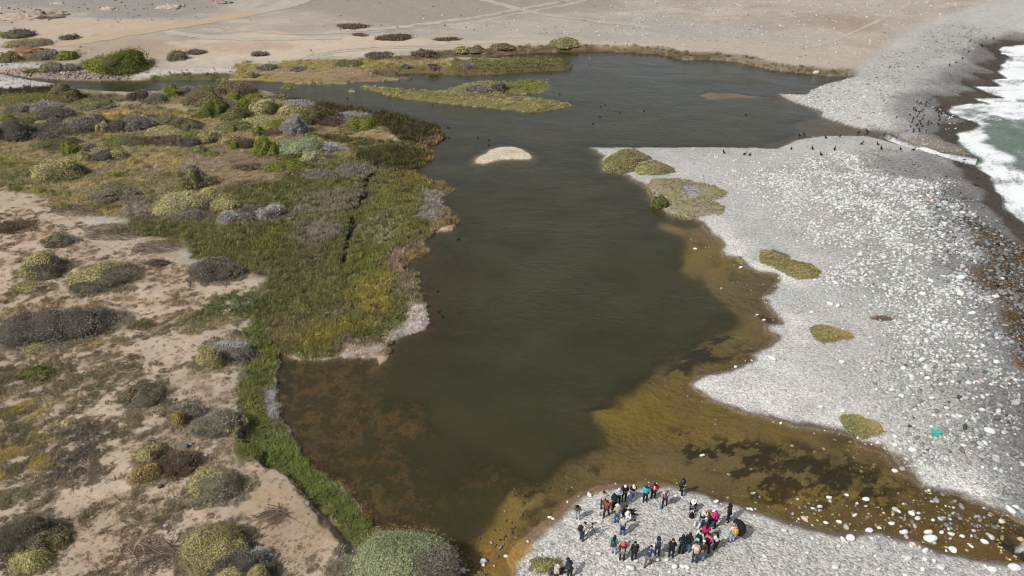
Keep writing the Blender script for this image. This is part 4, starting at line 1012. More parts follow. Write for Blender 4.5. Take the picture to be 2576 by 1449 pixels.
# ------------------------------------------------------------------ ground cover: real tufts set by their thousands on the points of one object each
def hidden_variants(name, meshes, mat):
    c = bpy.data.collections.new(name)
    for i, me in enumerate(meshes):
        me.materials.append(mat)
        c.objects.link(bpy.data.objects.new('%s_%02d' % (name, i), me))
    return c
def scatter(name, pts, scl, rotz, tilt, col, vi, coll):
    """one object of kind stuff: a copy of one of the tufts or stones at every point"""
    me = bpy.data.meshes.new(name)
    n = len(pts)
    me.vertices.add(n); me.vertices.foreach_set('co', np.asarray(pts, np.float32).ravel())
    attr_col(me, 'col', col)
    a = me.attributes.new('scl', 'FLOAT_VECTOR', 'POINT'); a.data.foreach_set('vector', np.asarray(scl, np.float32).ravel())
    r = np.stack([tilt[:, 0], tilt[:, 1], rotz], 1)
    a = me.attributes.new('rot', 'FLOAT_VECTOR', 'POINT'); a.data.foreach_set('vector', np.asarray(r, np.float32).ravel())
    me.attributes.new('vi', 'INT', 'POINT').data.foreach_set('value', np.asarray(vi, np.int32))
    o = add(name, me)
    ng = bpy.data.node_groups.new(name, 'GeometryNodeTree')
    ng.interface.new_socket('Geometry', in_out='INPUT', socket_type='NodeSocketGeometry')
    ng.interface.new_socket('Geometry', in_out='OUTPUT', socket_type='NodeSocketGeometry')
    ns, ls = ng.nodes, ng.links
    gi, go = ns.new('NodeGroupInput'), ns.new('NodeGroupOutput')
    ci = ns.new('GeometryNodeCollectionInfo'); ci.inputs['Collection'].default_value = coll
    ci.inputs['Separate Children'].default_value = True; ci.inputs['Reset Children'].default_value = True
    ip = ns.new('GeometryNodeInstanceOnPoints'); ip.inputs['Pick Instance'].default_value = True
    def na(nm, t):
        q = ns.new('GeometryNodeInputNamedAttribute'); q.data_type = t; q.inputs['Name'].default_value = nm
        return [s for s in q.outputs if s.enabled and s.name == 'Attribute'][0]
    ls.new(gi.outputs[0], ip.inputs['Points']); ls.new(ci.outputs[0], ip.inputs['Instance'])
    ls.new(na('vi', 'INT'), ip.inputs['Instance Index'])
    e2r = ns.new('FunctionNodeEulerToRotation'); ls.new(na('rot', 'FLOAT_VECTOR'), e2r.inputs[0])
    ls.new(e2r.outputs[0], ip.inputs['Rotation']); ls.new(na('scl', 'FLOAT_VECTOR'), ip.inputs['Scale'])
    ls.new(ip.outputs[0], go.inputs[0])
    o.modifiers.new('scatter', 'NODES').node_group = ng
    return tag(o, kind='stuff')

def blades(n, rad, h, w, lean, seed):
    r = np.random.default_rng(seed)
    V, Fq = [], []
    for i in range(n):
        a, d = r.uniform(0, 2 * math.pi), rad * math.sqrt(r.random())
        b = np.array([d * math.cos(a), d * math.sin(a), -0.03])
        ld = r.uniform(0, 2 * math.pi); L = h * r.uniform(0.55, 1.1)
        tip = b + np.array([math.cos(ld) * lean * L * r.random(), math.sin(ld) * lean * L * r.random(), L])
        s = np.array([-math.sin(ld + r.uniform(-1, 1)), math.cos(ld), 0]) * w * r.uniform(0.6, 1.2)
        k = len(V)
        mid = b * 0.4 + tip * 0.6
        V += [b - s * 0.6, b + s * 0.6, mid + s, mid - s, tip]
        Fq += [(k, k + 1, k + 2), (k, k + 2, k + 3), (k + 3, k + 2, k + 4)]
    return mesh_np('tuft', V, Fq)
def leafclump(n, rad, h, w, seed):
    r = np.random.default_rng(seed)
    V, Fq = [], []
    for i in range(n):
        a, d = r.uniform(0, 2 * math.pi), math.sqrt(r.random())
        zz = h * math.sqrt(max(0, 1 - d * d)) * r.uniform(0.25, 1.05)
        p = np.array([rad * d * math.cos(a), rad * d * math.sin(a), zz])
        nn = np.array([d * math.cos(a), d * math.sin(a), 0.8]) + r.normal(0, 0.45, 3); nn /= np.linalg.norm(nn)
        t = np.cross(nn, r.normal(0, 1, 3)); t /= np.linalg.norm(t); b = np.cross(nn, t)
        s = w * r.uniform(0.6, 1.25); k = len(V)
        V += [p - t * s, p + b * s * 0.7, p + t * s, p - b * s * 0.7]
        Fq += [(k, k + 1, k + 2), (k, k + 2, k + 3)]
    return mesh_np('tuft', V, Fq)
def twigclump(n, rad, h, w, seed):
    r = np.random.default_rng(seed)
    V, Fq = [], []
    for i in range(n):
        p = np.array([r.normal(0, rad * 0.45), r.normal(0, rad * 0.45), r.uniform(0, h * 0.6)])
        a = r.uniform(0, 2 * math.pi); L = rad * r.uniform(0.5, 1.1)
        d = np.array([math.cos(a) * L, math.sin(a) * L, r.uniform(-0.1, 0.5) * h])
        s = np.array([-math.sin(a), math.cos(a), r.uniform(-0.5, 0.5)]) * w
        k = len(V)
        V += [p - d * 0.5 - s, p - d * 0.5 + s, p + d * 0.5 + s * 0.3, p + d * 0.5 - s * 0.3]
        Fq += [(k, k + 1, k + 2), (k, k + 2, k + 3)]
    return mesh_np('tuft', V, Fq)
TUFTS = hidden_variants('tuft_kinds', [blades(34, 0.30, 0.42, 0.022, 0.9, 1), blades(30, 0.34, 0.36, 0.026, 1.2, 2), leafclump(46, 0.34, 0.26, 0.065, 3),
                                       leafclump(40, 0.30, 0.32, 0.07, 4), twigclump(34, 0.36, 0.30, 0.016, 5), leafclump(52, 0.42, 0.20, 0.055, 6)], M_COVER)
NCAND = 375000
cx = rng.uniform(-130, 2706, NCAND); cy = rng.uniform(20, 1745, NCAND)
wx, wy = pix(cx, cy, 0.4)
names = ('vd', 'vh', 'va', 'vb', 'sd', 'ss', 'sb', 'sv')
pack = np.concatenate([F['vd'][:, None], F['vh'][:, None], F['va'], F['vb'], sdL[:, None], Z[:, None], F['zone'][:, None]], 1)
L = lookup(pack, wx, wy)
pn = fbm(wx, wy, 1.4, 500, 3)
acc = rng.random(NCAND) < L[:, 0] * np.clip(0.85 + 0.5 * pn, 0.15, 1.15) * (L[:, 8] > 0.03)
acc &= rng.random(NCAND) < np.where(L[:, 0] > 0.3, 0.62, 0.8)
wx, wy, L = wx[acc], wy[acc], L[acc]
n = len(wx)
t = np.clip(0.5 + 0.6 * fbm(wx, wy, 0.9, 504, 3) + rng.normal(0, 0.22, n), 0, 1)[:, None]
vcol = L[:, 2:5] * t + L[:, 5:8] * (1 - t)
vcol *= np.clip(rng.normal(1.02, 0.17, n), 0.6, 1.5)[:, None] * 2.15
D = dep_of(wy)
sc = (D / 60.0) ** 0.62 * rng.uniform(0.55, 1.2, n) * 0.95
low = (L[:, 0] < 0.3); sc *= np.where(low, 0.62, 1.0)
scl = np.stack([sc, sc, sc * L[:, 1] * np.where(low, 0.7, 0.9)], 1)
tilt = rng.normal(0, 0.14, (n, 2)); rz = rng.uniform(0, 6.28, n)
vi = rng.choice(6, n, p=[0.20, 0.16, 0.2, 0.14, 0.14, 0.16])
pts = np.stack([wx, wy, L[:, 9] - 0.02], 1)
green_share = vcol[:, 1] / (vcol[:, 0] + 1e-6)
isM = lookup(mMarsh, wx, wy) > 0.5
vcol *= np.where(isM, 1.22, 1.22)[:, None] * np.where(isM[:, None], np.array([[1.03, 1.0, 1.05]]), np.array([[0.97, 1.0, 1.14]]))
vi = np.where(isM, rng.choice(6, n, p=[0.38, 0.30, 0.1, 0.08, 0.10, 0.04]), vi)
far_bank = wy > 140
isl_ = lookup(zi, wx, wy) > 0.5
strip = (green_share > 1.06) & ~isM
for nm, s in (('marsh_grass', isM & ~isl_), ('island_grass', isl_), ('bank_grass', ~isM & ~isl_ & far_bank), ('green_bank_plants', ~isM & ~isl_ & ~far_bank & strip),
              ('dry_scrub', ~isM & ~isl_ & ~far_bank & ~strip & (wy < 68)), ('dry_grass', ~isM & ~isl_ & ~far_bank & ~strip & (wy >= 68))):
    if s.sum(): scatter(nm, pts[s], scl[s], rz[s], tilt[s], vcol[s], vi[s], TUFTS)
print('tufts', n)

# ------------------------------------------------------------------ stones
def stone_mesh(seed, sub=2):
    import bmesh
    r = np.random.default_rng(seed)
    bm = bmesh.new(); bmesh.ops.create_icosphere(bm, subdivisions=sub, radius=0.5)
    v = np.array([q.co for q in bm.verts])
    for k in range(5):                                   # flats, as on water-worn blocks
        d = r.normal(0, 1, 3); d /= np.linalg.norm(d)
        lim = r.uniform(0.30, 0.42); e = np.maximum(v @ d - lim, 0)
        v -= np.outer(e * 0.75, d)
    v *= r.uniform(0.85, 1.15, 3) * np.array([1.15, 0.95, 0.68])
    v += 0.03 * r.normal(0, 1, v.shape)
    for q, c in zip(bm.verts, v): q.co = c
    me = bpy.data.meshes.new('stone'); bm.to_mesh(me); bm.free()
    me.polygons.foreach_set('use_smooth', np.ones(len(me.polygons), bool))
    return me
ST_MANY = hidden_variants('stone_kinds', [stone_mesh(20 + i, 1) for i in range(7)], M_STONES)
ST_ONE = [stone_mesh(40 + i, 2) for i in range(8)]
for me in ST_ONE: me.materials.append(M_STONE)
ncs, ncl = 900000, 60000
cx = np.concatenate([rng.uniform(1100, 2760, ncs), rng.uniform(-150, 1100, ncl)]); cy = np.concatenate([rng.uniform(5, 1600, ncs), rng.uniform(5, 240, ncl)])
dens0 = np.concatenate([np.full(ncs, ncs / (1660 * 1595.0)), np.full(ncl, ncl / (1250 * 235.0))])
wx, wy = pix(cx, cy, 0.2)
pack = np.stack([F['sd'], F['ss'], F['sb'], F['sv'], sdL, Z, sdS], 1)
L = lookup(pack, wx, wy)
D = dep_of(wy)
foot = (D / FOC) ** 2 * D / CAM_H                       # ground area of one picture element
p_acc = L[:, 0] * foot / dens0 * np.clip(0.75 + 0.9 * fbm(wx, wy, 2.5, 520, 4), 0.05, 2.0)
acc = (rng.random(len(wx)) < p_acc) & (L[:, 6] > 0.2)
wx, wy, L, D = wx[acc], wy[acc], L[acc], D[acc]
n = len(wx)
size = L[:, 1] * np.exp(rng.normal(-0.12, 0.42, n)) * (D / 70.0) ** 0.25
size = np.minimum(size, L[:, 1] * 2.2)
bri = np.clip(L[:, 2] + rng.normal(0, 1, n) * L[:, 3], 0.12, 0.98)
size *= np.where(bri > L[:, 2], 1.06, 0.94)
v = lin1(bri * 255 * 0.97) / LREF
tint = np.tile([1.0, 0.995, 0.975], (n, 1)) + rng.normal(0, 0.018, (n, 3))
odd = rng.random(n)
tint = np.where((odd < 0.03)[:, None], np.array([1.12, 0.92, 0.80]), tint)
tint = np.where(((odd > 0.03) & (odd < 0.10))[:, None], np.array([0.92, 1.0, 1.05]), tint)
wetk = (L[:, 4] < 0.25) & (L[:, 6] > 3)
brown = lookup(((F['sb'] < 0.3) & (sdS < 12)).astype(float), wx, wy)
tint = np.where(((brown > 0.5) & (odd < 0.6))[:, None], np.array([1.35, 0.95, 0.45]), tint)
under = L[:, 5] + size * 0.3 < 0.0
tint = np.where((under & (L[:, 4] < 0))[:, None], np.array([1.25, 0.98, 0.52]), tint)
col = np.clip(v[:, None] * tint, 0.01, 0.75)
pz = L[:, 5] + size * 0.16
SX = size * rng.uniform(0.85, 1.25, n); SY = size * rng.uniform(0.75, 1.05, n); SZ = size * rng.uniform(0.75, 1.15, n)
rz = rng.uniform(0, 6.28, n); tl = rng.normal(0, 0.22, (n, 2)); vi = rng.integers(0, 7, n)
# boulders one can pick out by eye, placed where they lie: (x, y, width in the picture, brightness)
BOULD = [(1483,1243,14,.97),(1215,1410,17,.97),(1216,1420,13,.95),(1273,1398,13,.92),(1243,1423,9,.92),(1236,1365,10,.72),(1297,1352,7,.9),(1328,1361,9,.9),(1383,1300,11,.97),(1391,1304,9,.95),
 (1165,1432,17,.9),(1176,1434,12,.85),(1440,1226,6,.97),(1424,1230,5,.97),(1353,1209,11,.5),(1353,1111,8,.5),(1632,1213,5,.97),(1624,1205,4,.95),(1703,1215,6,.95),(1700,1206,4,.9),
 (1766,1145,14,.95),(1833,1193,10,.97),(1992,1121,10,.95),(2049,1136,8,.9),(1890,1180,8,.9),(1797,1182,5,.9),(1739,1162,6,.55),(1894,1240,13,.97),(1911,1250,9,.95),(1901,1263,9,.95),
 (1889,1280,12,.97),(1794,1236,8,.9),(1801,1260,13,.97),(1830,1251,10,.95),(1848,1245,7,.8),(1858,1246,7,.7),(1868,1246,6,.75),(1882,1279,10,.95),(1900,1280,9,.95),(1933,1274,7,.85),
 (2085,1251,15,.97),(2087,1260,10,.95),(2129,1244,14,.97),(2044,1278,10,.95),(2062,1273,14,.85),(2018,1289,7,.9),(2030,1301,9,.85),(2077,1314,14,.97),(2110,1312,14,.95),(2177,1254,18,.97),
 (2155,1266,10,.95),(2130,1272,8,.8),(2150,1295,14,.95),(2243,1316,16,.97),(2186,1333,19,.96),(2211,1327,12,.95),(2272,1337,19,.96),(2245,1315,11,.93),(2138,1350,26,.97),(2338,1352,32,.97),
 (2334,1337,20,.96),(2393,1342,18,.95),(2420,1348,14,.92),(2368,1338,14,.95),(2292,1290,16,.96),(2310,1290,10,.85),(2346,1307,12,.9),(2475,1361,18,.97),(2442,1373,12,.92),(2540,1280,26,.95),
 (2555,1275,18,.93),(2550,1425,30,.97),(2495,1430,22,.96),(2320,1430,15,.95),(2396,1380,24,.97),(2250,1183,16,.96),(2200,1168,9,.93),(2100,1106,11,.9),(2048,1090,8,.88),(1964,1064,10,.95),
 (1945,1062,6,.93),(1800,1067,7,.93),(1801,1055,7,.93),(1730,996,8,.93),(1766,1010,7,.95),(1905,1116,6,.9),(1814,726,9,.97),(1748,626,12,.95),(1787,645,4,.97),(1796,700,5,.97),(1845,710,5,.97),
 (1889,730,7,.97),(1880,717,6,.96),(1890,740,5,.96),(1920,715,9,.97),(1904,792,9,.97),(1921,805,9,.96),(1900,795,7,.95),(1945,805,6,.93),(1862,673,11,.97),(1847,667,6,.95),(1738,602,7,.95),
 (1784,622,5,.95),(1942,900,20,.97),(1875,908,8,.95),(1850,922,10,.95),(2042,784,10,.96),(2117,909,14,.96),(2319,903,21,.93),(2190,848,13,.85),(2330,920,13,.93),(2120,827,9,.95),(2087,763,15,.92),
 (2107,768,14,.9),(2079,585,10,.97),(2160,595,12,.95),(1948,544,9,.95),(2300,560,10,.9),(2372,591,11,.95),(2412,760,12,.95),(2320,738,16,.95),(2520,700,11,.95),(2417,738,15,.95),(2503,745,16,.93),
 (2053,182,14,.8),(2415,1046,14,.97),(2448,1052,13,.9),(2470,1030,17,.9),(2488,1082,24,.95),(2507,1050,18,.45),(2541,1040,16,.5),(2550,1075,14,.75),(2505,1148,14,.85),(2424,1120,13,.97),
 (2250,1097,12,.97),(2344,1000,14,.92),(2380,1025,12,.9),(2300,1030,11,.93),(2120,1032,13,.95),(2064,1022,13,.93),(2120,1355,16,.95),(1973,1333,15,.92),(1922,1398,14,.9),(2110,1372,13,.9),
 (2100,1425,17,.9),(1886,1409,9,.9),(2030,1389,10,.92),(2210,1430,14,.9),(1585,1426,22,.9),(1601,1410,12,.95),(1677,1407,13,.93),(1697,1423,19,.95),(1715,1423,13,.9),(1728,1424,15,.95),(1684,1437,12,.9),
 (1650,1370,14,.9),(1506,1391,13,.93),(1509,1311,15,.9),(1618,1255,10,.9),(1486,1303,9,.88),(1360,1395,9,.92),(1348,1430,12,.92),(1700,1246,10,.93),(1800,1273,10,.92),(1752,1258,8,.88),(202,117,9,.6)]
bx, by, bz = land_pt([b[0] for b in BOULD], [b[1] + b[2] * 0.22 for b in BOULD], floor=-0.25)
bs = np.array([b[2] for b in BOULD]) * dep_of(by) / FOC
nb = len(BOULD)
def catx(a, b): return np.concatenate([a, b])
wx = catx(wx, bx); wy = catx(wy, by); D = dep_of(wy); pz = catx(pz, ground_z(bx, by) + bs * 0.2)
bsx = bs * rng.uniform(0.9, 1.05, nb)
SX, SY, SZ = catx(SX, bsx), catx(SY, bs * rng.uniform(0.7, 0.9, nb)), catx(SZ, bs * rng.uniform(0.8, 1.0, nb))
vb = lin1(np.array([b[3] for b in BOULD]) * 255 * 0.97) / LREF
col = np.concatenate([col, vb[:, None] * (np.array([1.0, 0.99, 0.97]) + rng.normal(0, 0.012, (nb, 3)))])
rz = catx(rz, rng.normal(-0.2, 0.5, nb)); tl = np.concatenate([tl, rng.normal(0, 0.12, (nb, 2))]); vi = catx(vi, rng.integers(0, 7, nb))
hand = catx(np.zeros(n, bool), np.ones(nb, bool))
n = len(wx)
# the 300 that show largest are stones of their own; everything smaller is loose shingle
camx = wx / D * FOC + 1288
zc = CAM_H - pz
camy = 724.5 + FOC * (zc * math.cos(PITCH) - wy * math.sin(PITCH)) / (wy * math.cos(PITCH) + zc * math.sin(PITCH))
infr = (camx > 5) & (camx < 2571) & (camy > 5) & (camy < 1444)
app = np.where(infr, np.maximum(SX, SY) / D, 0) + np.where(hand & infr, 0.003, 0)
one = np.zeros(n, bool); one[np.argsort(-app)[:300]] = True
bzone = lookup(sdL, wx, wy); szone = lookup(sdS, wx, wy)
def stone_words(i):
    shp = 'long' if SX[i] > 1.3 * SY[i] else 'rounded'
    g = col[i].mean()
    if col[i, 0] > col[i, 2] * 1.25: tone = 'reddish brown'
    else: tone = 'white' if g > 0.52 else 'pale grey' if g > 0.30 else 'mid grey' if g > 0.15 else 'dark grey'
    w = SX[i]; big = 'big' if w > 0.75 else 'fair sized' if w > 0.6 else 'middling' if w > 0.5 else 'small'
    if bzone[i] < 0.05:
        if camx[i] < 1450: pl, gp = 'in the bush side shallows', 'stones in the shallows by the great bush'
        elif camy[i] < 950: pl, gp = 'in east shore shallows', 'stones in the shallows of the east shore'
        elif camx[i] < 1870: pl, gp = 'in shallows north of the people', 'stones in the shallows north of the people'
        else: pl, gp = 'in the brown outlet stream', 'stones in the outlet stream'
    elif camy[i] < 330: pl, gp = 'on the far plain', 'stones on the far plain'
    elif camy[i] > 1200 and camx[i] < 1840 or (camy[i] > 1340 and camx[i] < 2200): pl, gp = 'on the spit with people', 'stones on the gravel spit'
    elif camy[i] > 1290: pl, gp = 'on the near outlet bank', 'stones on the near bank of the outlet'
    elif szone[i] < 9: pl, gp = 'at the surf edge', 'stones by the surf'
    elif camx[i] < 2150: pl, gp = 'on the flat lagoon gravel', 'stones on the flat gravel by the lagoon'
    elif camy[i] > 1000: pl, gp = 'on cobbles by the crate', 'stones of the cobble beach by the crate'
    else: pl, gp = 'on the upper cobble slope', 'stones of the upper cobble beach'
    return '%s %s %s stone %s' % (big, tone, shp, pl), gp
ORD = 'leftmost second third fourth fifth sixth seventh eighth ninth tenth eleventh twelfth thirteenth fourteenth fifteenth sixteenth'.split()
words = {i: stone_words(i) for i in np.nonzero(one)[0]}
same = {}
for i, w in words.items(): same.setdefault(w[0], []).append(i)
for lb, m_ in same.items():                             # alike ones are told apart by their order across the place
    half = sorted(m_, key=lambda j: camy[j])
    for adj, grp in (('', m_),) if len(m_) <= 16 else (('farther ', half[:len(m_) // 2]), ('nearer ', half[len(m_) // 2:])):
        if not 1 < len(grp) <= 16: continue
        h, pl = lb.split(' stone '); h = adj + h
        for q, i in enumerate(sorted(grp, key=lambda j: camx[j])):
            words[i] = ('%s of the %s stones %s' % (ORD[q] if q == 0 else ORD[q] + ' from left', h, pl), words[i][1])
for i in np.nonzero(one)[0]:
    o = bpy.data.objects.new('stone', ST_ONE[i % 8]); COL.objects.link(o)
    o.location = (wx[i], wy[i], pz[i]); o.rotation_euler = (tl[i, 0], tl[i, 1], rz[i]); o.scale = (SX[i], SY[i], SZ[i])
    o.color = (*col[i], 1)
    lb, gp = words[i]
    tag(o, lb, 'stone', gp)
m = ~one
inw = lookup(sdL, wx, wy) < 0
for nm, s in (('beach_cobbles', m & ~inw & (wy < 150)), ('stream_stones', m & inw), ('plain_stones', m & ~inw & (wy >= 150))):
    if s.sum(): scatter(nm, np.stack([wx[s], wy[s], pz[s]], 1), np.stack([SX[s], SY[s], SZ[s]], 1), rz[s], tl[s], col[s], vi[s], ST_MANY)
print('stones', n)

# ------------------------------------------------------------------ shrubs, each one a thing: woody stems, leafy crown, bare grey twigs
def leaf_quads(P, Nn, size, r, jit=0.5, flat=0.7):
    n = len(P)
    nn = Nn + r.normal(0, jit, (n, 3)); nn /= np.linalg.norm(nn, axis=1)[:, None]
    t = np.cross(nn, r.normal(0, 1, (n, 3))); t /= np.linalg.norm(t, axis=1)[:, None] + 1e-9
    b = np.cross(nn, t)
    s = (size * r.uniform(0.6, 1.3, n))[:, None]
    V = np.stack([P - t * s, P + b * s * flat, P + t * s, P - b * s * flat], 1).reshape(-1, 3)
    return V, np.arange(4 * n).reshape(n, 4)
def twig_quads(P, Nn, size, r):
    """thin twigs bristling outwards"""
    n = len(P)
    t = Nn + r.normal(0, 0.55, (n, 3)); t /= np.linalg.norm(t, axis=1)[:, None]
    b = np.cross(t, r.normal(0, 1, (n, 3))); b /= np.linalg.norm(b, axis=1)[:, None] + 1e-9
    L = (size * r.uniform(0.7, 1.9, n))[:, None]; w = (size * r.uniform(0.22, 0.42, n))[:, None]
    c = P - t * L * 0.5
    V = np.stack([c - b * w, c + b * w, c + t * L * 1.5 + b * w * 0.35, c + t * L * 1.5 - b * w * 0.35], 1).reshape(-1, 3)
    return V, np.arange(4 * n).reshape(n, 4)
def dome_surface(a, b, h, lump, seed, nu=22, nv=8):
    """bumpy half-ellipsoid: returns function giving points, and a coarse inner shell"""
    r = np.random.default_rng(seed)
    K = 9
    ph = r.uniform(0, 6.28, K); fx, fy, fz = r.normal(0, 2.6, (3, K))
    def rad(d):
        q = np.sin(d[:, 0:1] * fx + d[:, 1:2] * fy + d[:, 2:3] * fz + ph)
        return 1 + lump * q.sum(1) / 3.0
    def pt(d):
        return d * rad(d)[:, None] * np.array([a, b, h])
    return pt
def shell(pt, nu=20, nv=7, shrink=0.9):
    V = []
    for j in range(nv):
        el = -0.12 + (math.pi / 2 + 0.12) * j / nv
        u = np.linspace(0, 2 * math.pi, nu, endpoint=False)
        V.append(np.stack([np.cos(u) * math.cos(el), np.sin(u) * math.cos(el), np.full(nu, math.sin(el))], 1))
    V = np.concatenate(V + [np.array([[0, 0, 1.0]])])
    W = pt(V) * shrink
    Fq = []
    for j in range(nv - 1):
        for i in range(nu):
            Fq.append((j * nu + i, j * nu + (i + 1) % nu, (j + 1) * nu + (i + 1) % nu, (j + 1) * nu + i))
    top = len(W) - 1
    for i in range(nu):
        Fq.append(((nv - 1) * nu + i, (nv - 1) * nu + (i + 1) % nu, top, top))
    return W, Fq
def tri_quads(Fq):
    out = []
    for f in Fq:
        out.append(f[:3]); 
        if f[3] != f[2]: out.append((f[0], f[2], f[3]))
    return out
def stems_mesh(R, h, r, n=9):
    V, Fq = [], []
    for i in range(n):
        a = r.uniform(0, 6.28); tip = np.array([math.cos(a) * R * r.uniform(0.3, 0.8), math.sin(a) * R * r.uniform(0.3, 0.8), h * r.uniform(0.4, 0.75)])
        base = np.array([r.normal(0, 0.06), r.normal(0, 0.06), -0.1]); mid = (base + tip) / 2 + r.normal(0, 0.05, 3) * R
        k0 = len(V)
        for p, w in ((base, 0.035), (mid, 0.024), (tip, 0.008)):
            for q in range(4):
                V.append(p + w * np.array([math.cos(q * 1.57), math.sin(q * 1.57), 0]))
        for lv in (0, 4):
            for q in range(4):
                Fq.append((k0 + lv + q, k0 + lv + (q + 1) % 4, k0 + lv + 4 + (q + 1) % 4, k0 + lv + 4 + q))
    me = mesh_np('stem', V, Fq); attr_col(me, 'col', np.tile(C(96,84,72), (len(V), 1)))
    return me
SEEDN = [0]
def shrub(kind, px, py, rx, V, label, kind2=None, split=0.15, lump=0.16, group=None, name='shrub', ang=None):
    SEEDN[0] += 1
    r = np.random.default_rng(3000 + SEEDN[0])
    cx_, cy_, gz, a, b, hh, d0 = shrub_geom(px, py, rx, V); on_plain = py < 205 and kind in ('K', 'GD')
    root = empty(name, (cx_, cy_, gz - 0.04))
    tag(root, label, 'shrub', group)
    area = math.pi * rx * V * 0.55 / 6.33
    nt = int(np.clip(area * (5.0 if kind not in ('G', 'GD', 'W', 'K') else 6.5), 320, 26000 if rx > 130 else 12000))
    # a crown is several lobes grown into one another
    nl = 1 if rx < 15 or rx > 130 else 3 if kind in ('Y', 'L', 'GO') else int(r.integers(4, 8)) if kind in ('B', 'BD', 'O', 'K', 'G', 'W', 'GD') else int(r.integers(3, 6))
    lobes = [(0.0, 0.0, 0.92 if nl > 1 else 1.0, 0.92 if nl > 1 else 1.0, 1.0)]
    a0 = r.uniform(0, 6.28)
    for k in range(nl - 1):
        an = a0 + 6.28 * k / (nl - 1) + r.normal(0, 0.35); sc_ = r.uniform(0.34, 0.56); of = r.uniform(0.96, 1.12) - sc_
        lobes.append((of * math.cos(an), of * math.sin(an), sc_ * r.uniform(0.9, 1.2), sc_ * r.uniform(0.9, 1.2), r.uniform(0.45, 0.85)))
    PP, NNn, DD, BR, shells = [], [], [], [], []
    w = np.array([l[2] * l[3] + 0.15 for l in lobes]); w /= w.sum()
    for li, (ox, oy, sa, sb_, sh) in enumerate(lobes):
        la, lb, lh = a * sa, b * sb_, hh * sh
        pt = dome_surface(la, lb, lh, lump, 5000 + SEEDN[0] * 11 + li)
        n_ = int(nt * w[li]) + 20
        u = r.uniform(0, 6.28, n_); zv = r.uniform(-0.05, 1.0, n_)
        cr = np.sqrt(np.maximum(0, 1 - zv ** 2))
        d = np.stack([np.cos(u) * cr, np.sin(u) * cr, zv], 1)
        P = pt(d); nrm = d / np.array([la, lb, lh]); nrm /= np.linalg.norm(nrm, axis=1)[:, None]
        stray = np.where(r.random(n_) < 0.10, r.uniform(1.02, 1.20, n_), 1 + r.normal(0, 0.04, n_))
        P = P * stray[:, None] + np.array([ox * a, oy * b, 0])
        keep = np.ones(n_, bool)
        for lj, (qx_, qy_, ta, tb, th) in enumerate(lobes):
            if lj != li: keep &= ((P[:, 0] - qx_ * a) / (a * ta)) ** 2 + ((P[:, 1] - qy_ * b) / (b * tb)) ** 2 + (P[:, 2] / (hh * th)) ** 2 > 0.70
        PP.append(P[keep]); NNn.append(nrm[keep]); DD.append(P[keep] / np.array([a, b, hh])); BR.append(np.full(keep.sum(), r.uniform(0.88, 1.12)))
        W, Fq = shell(pt, 14 if li else 20, 5 if li else 7, 0.92)
        shells.append((W + np.array([ox * a, oy * b, 0]), Fq))
    P, nrm, d, bright = np.concatenate(PP), np.concatenate(NNn), np.concatenate(DD), np.concatenate(BR)
    nt = len(P)
    px_m = d0 / FOC * 2.516                                # one pixel of the final picture, metres
    lsz = np.clip(0.78 * px_m, 0.05, 0.25) * np.ones(nt)
    nz = np.sin(d[:, 0] * 5.1 + SEEDN[0]) * 0.5 + np.sin(d[:, 1] * 6.3 + d[:, 2] * 4 + SEEDN[0] * 1.7) * 0.5
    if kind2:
        ax = -0.45 if ang is None else ang                   # the bare side is the windward one, facing the sea
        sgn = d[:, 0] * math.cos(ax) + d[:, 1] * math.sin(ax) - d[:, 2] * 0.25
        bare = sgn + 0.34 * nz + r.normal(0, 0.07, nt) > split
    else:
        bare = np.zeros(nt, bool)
    def colours(k, n, P_):
        c1, c2 = C(*KCOL[k][0]), C(*KCOL[k][1])
        t = np.clip(0.5 + 0.5 * np.sin(P_[:, 0] / a * 4 + SEEDN[0]) * np.sin(P_[:, 1] / b * 4 + 1) + r.normal(0, 0.35, n), 0, 1)[:, None]
        c = (c1 * t + c2 * (1 - t)) * np.clip(r.normal(2.0, 0.28, n), 1.1, 2.8)[:, None] * (1.25 if on_plain else 1.0)
        return np.repeat(c, 4, 0)
    def build(nm, sel, k, with_shell):
        if sel.sum() == 0: return
        jit = 0.55 if k not in ('G', 'GD', 'W', 'K') else 0.8
        flat = 0.7 if k not in ('G', 'GD', 'W', 'K') else 0.28
        sz = lsz[sel] * (1.0 if flat > 0.5 else 1.25)
        V1, Q1 = leaf_quads(P[sel], nrm[sel], sz, r, jit, flat) if flat > 0.5 else twig_quads(P[sel], nrm[sel], lsz[sel] * 1.15, r)
        cc = colours(k, sel.sum(), P[sel]) * np.repeat(bright[sel], 4)[:, None]
        T1 = np.concatenate([Q1[:, :3], Q1[:, [0, 2, 3]]])
        if with_shell:
            nW = 0
            for W, Fq in shells:
                T2 = np.array(tri_quads(Fq)) + len(V1)
                V1 = np.concatenate([V1, W]); T1 = np.concatenate([T1, T2]); nW += len(W)
            base = (C(*KCOL[kind][1]) if not kind2 else 0.5 * C(*KCOL[kind][1]) + 0.5 * C(*KCOL[kind2][1])) * (1.35 if kind not in ('G', 'GD', 'W', 'K') else 0.85)
            cc = np.concatenate([cc, np.tile(base, (nW, 1))])
        me = mesh_np(nm, V1, T1); attr_col(me, 'col', cc)
        o = add(nm, me, M_LEAF, root)
        if nm != 'crown': o['kind'] = 'stuff'
    build('crown', ~bare, kind, True)
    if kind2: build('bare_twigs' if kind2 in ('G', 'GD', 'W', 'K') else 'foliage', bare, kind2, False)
    add('stem', stems_mesh(min(a, b), hh, r), M_WOOD, root)
    return root
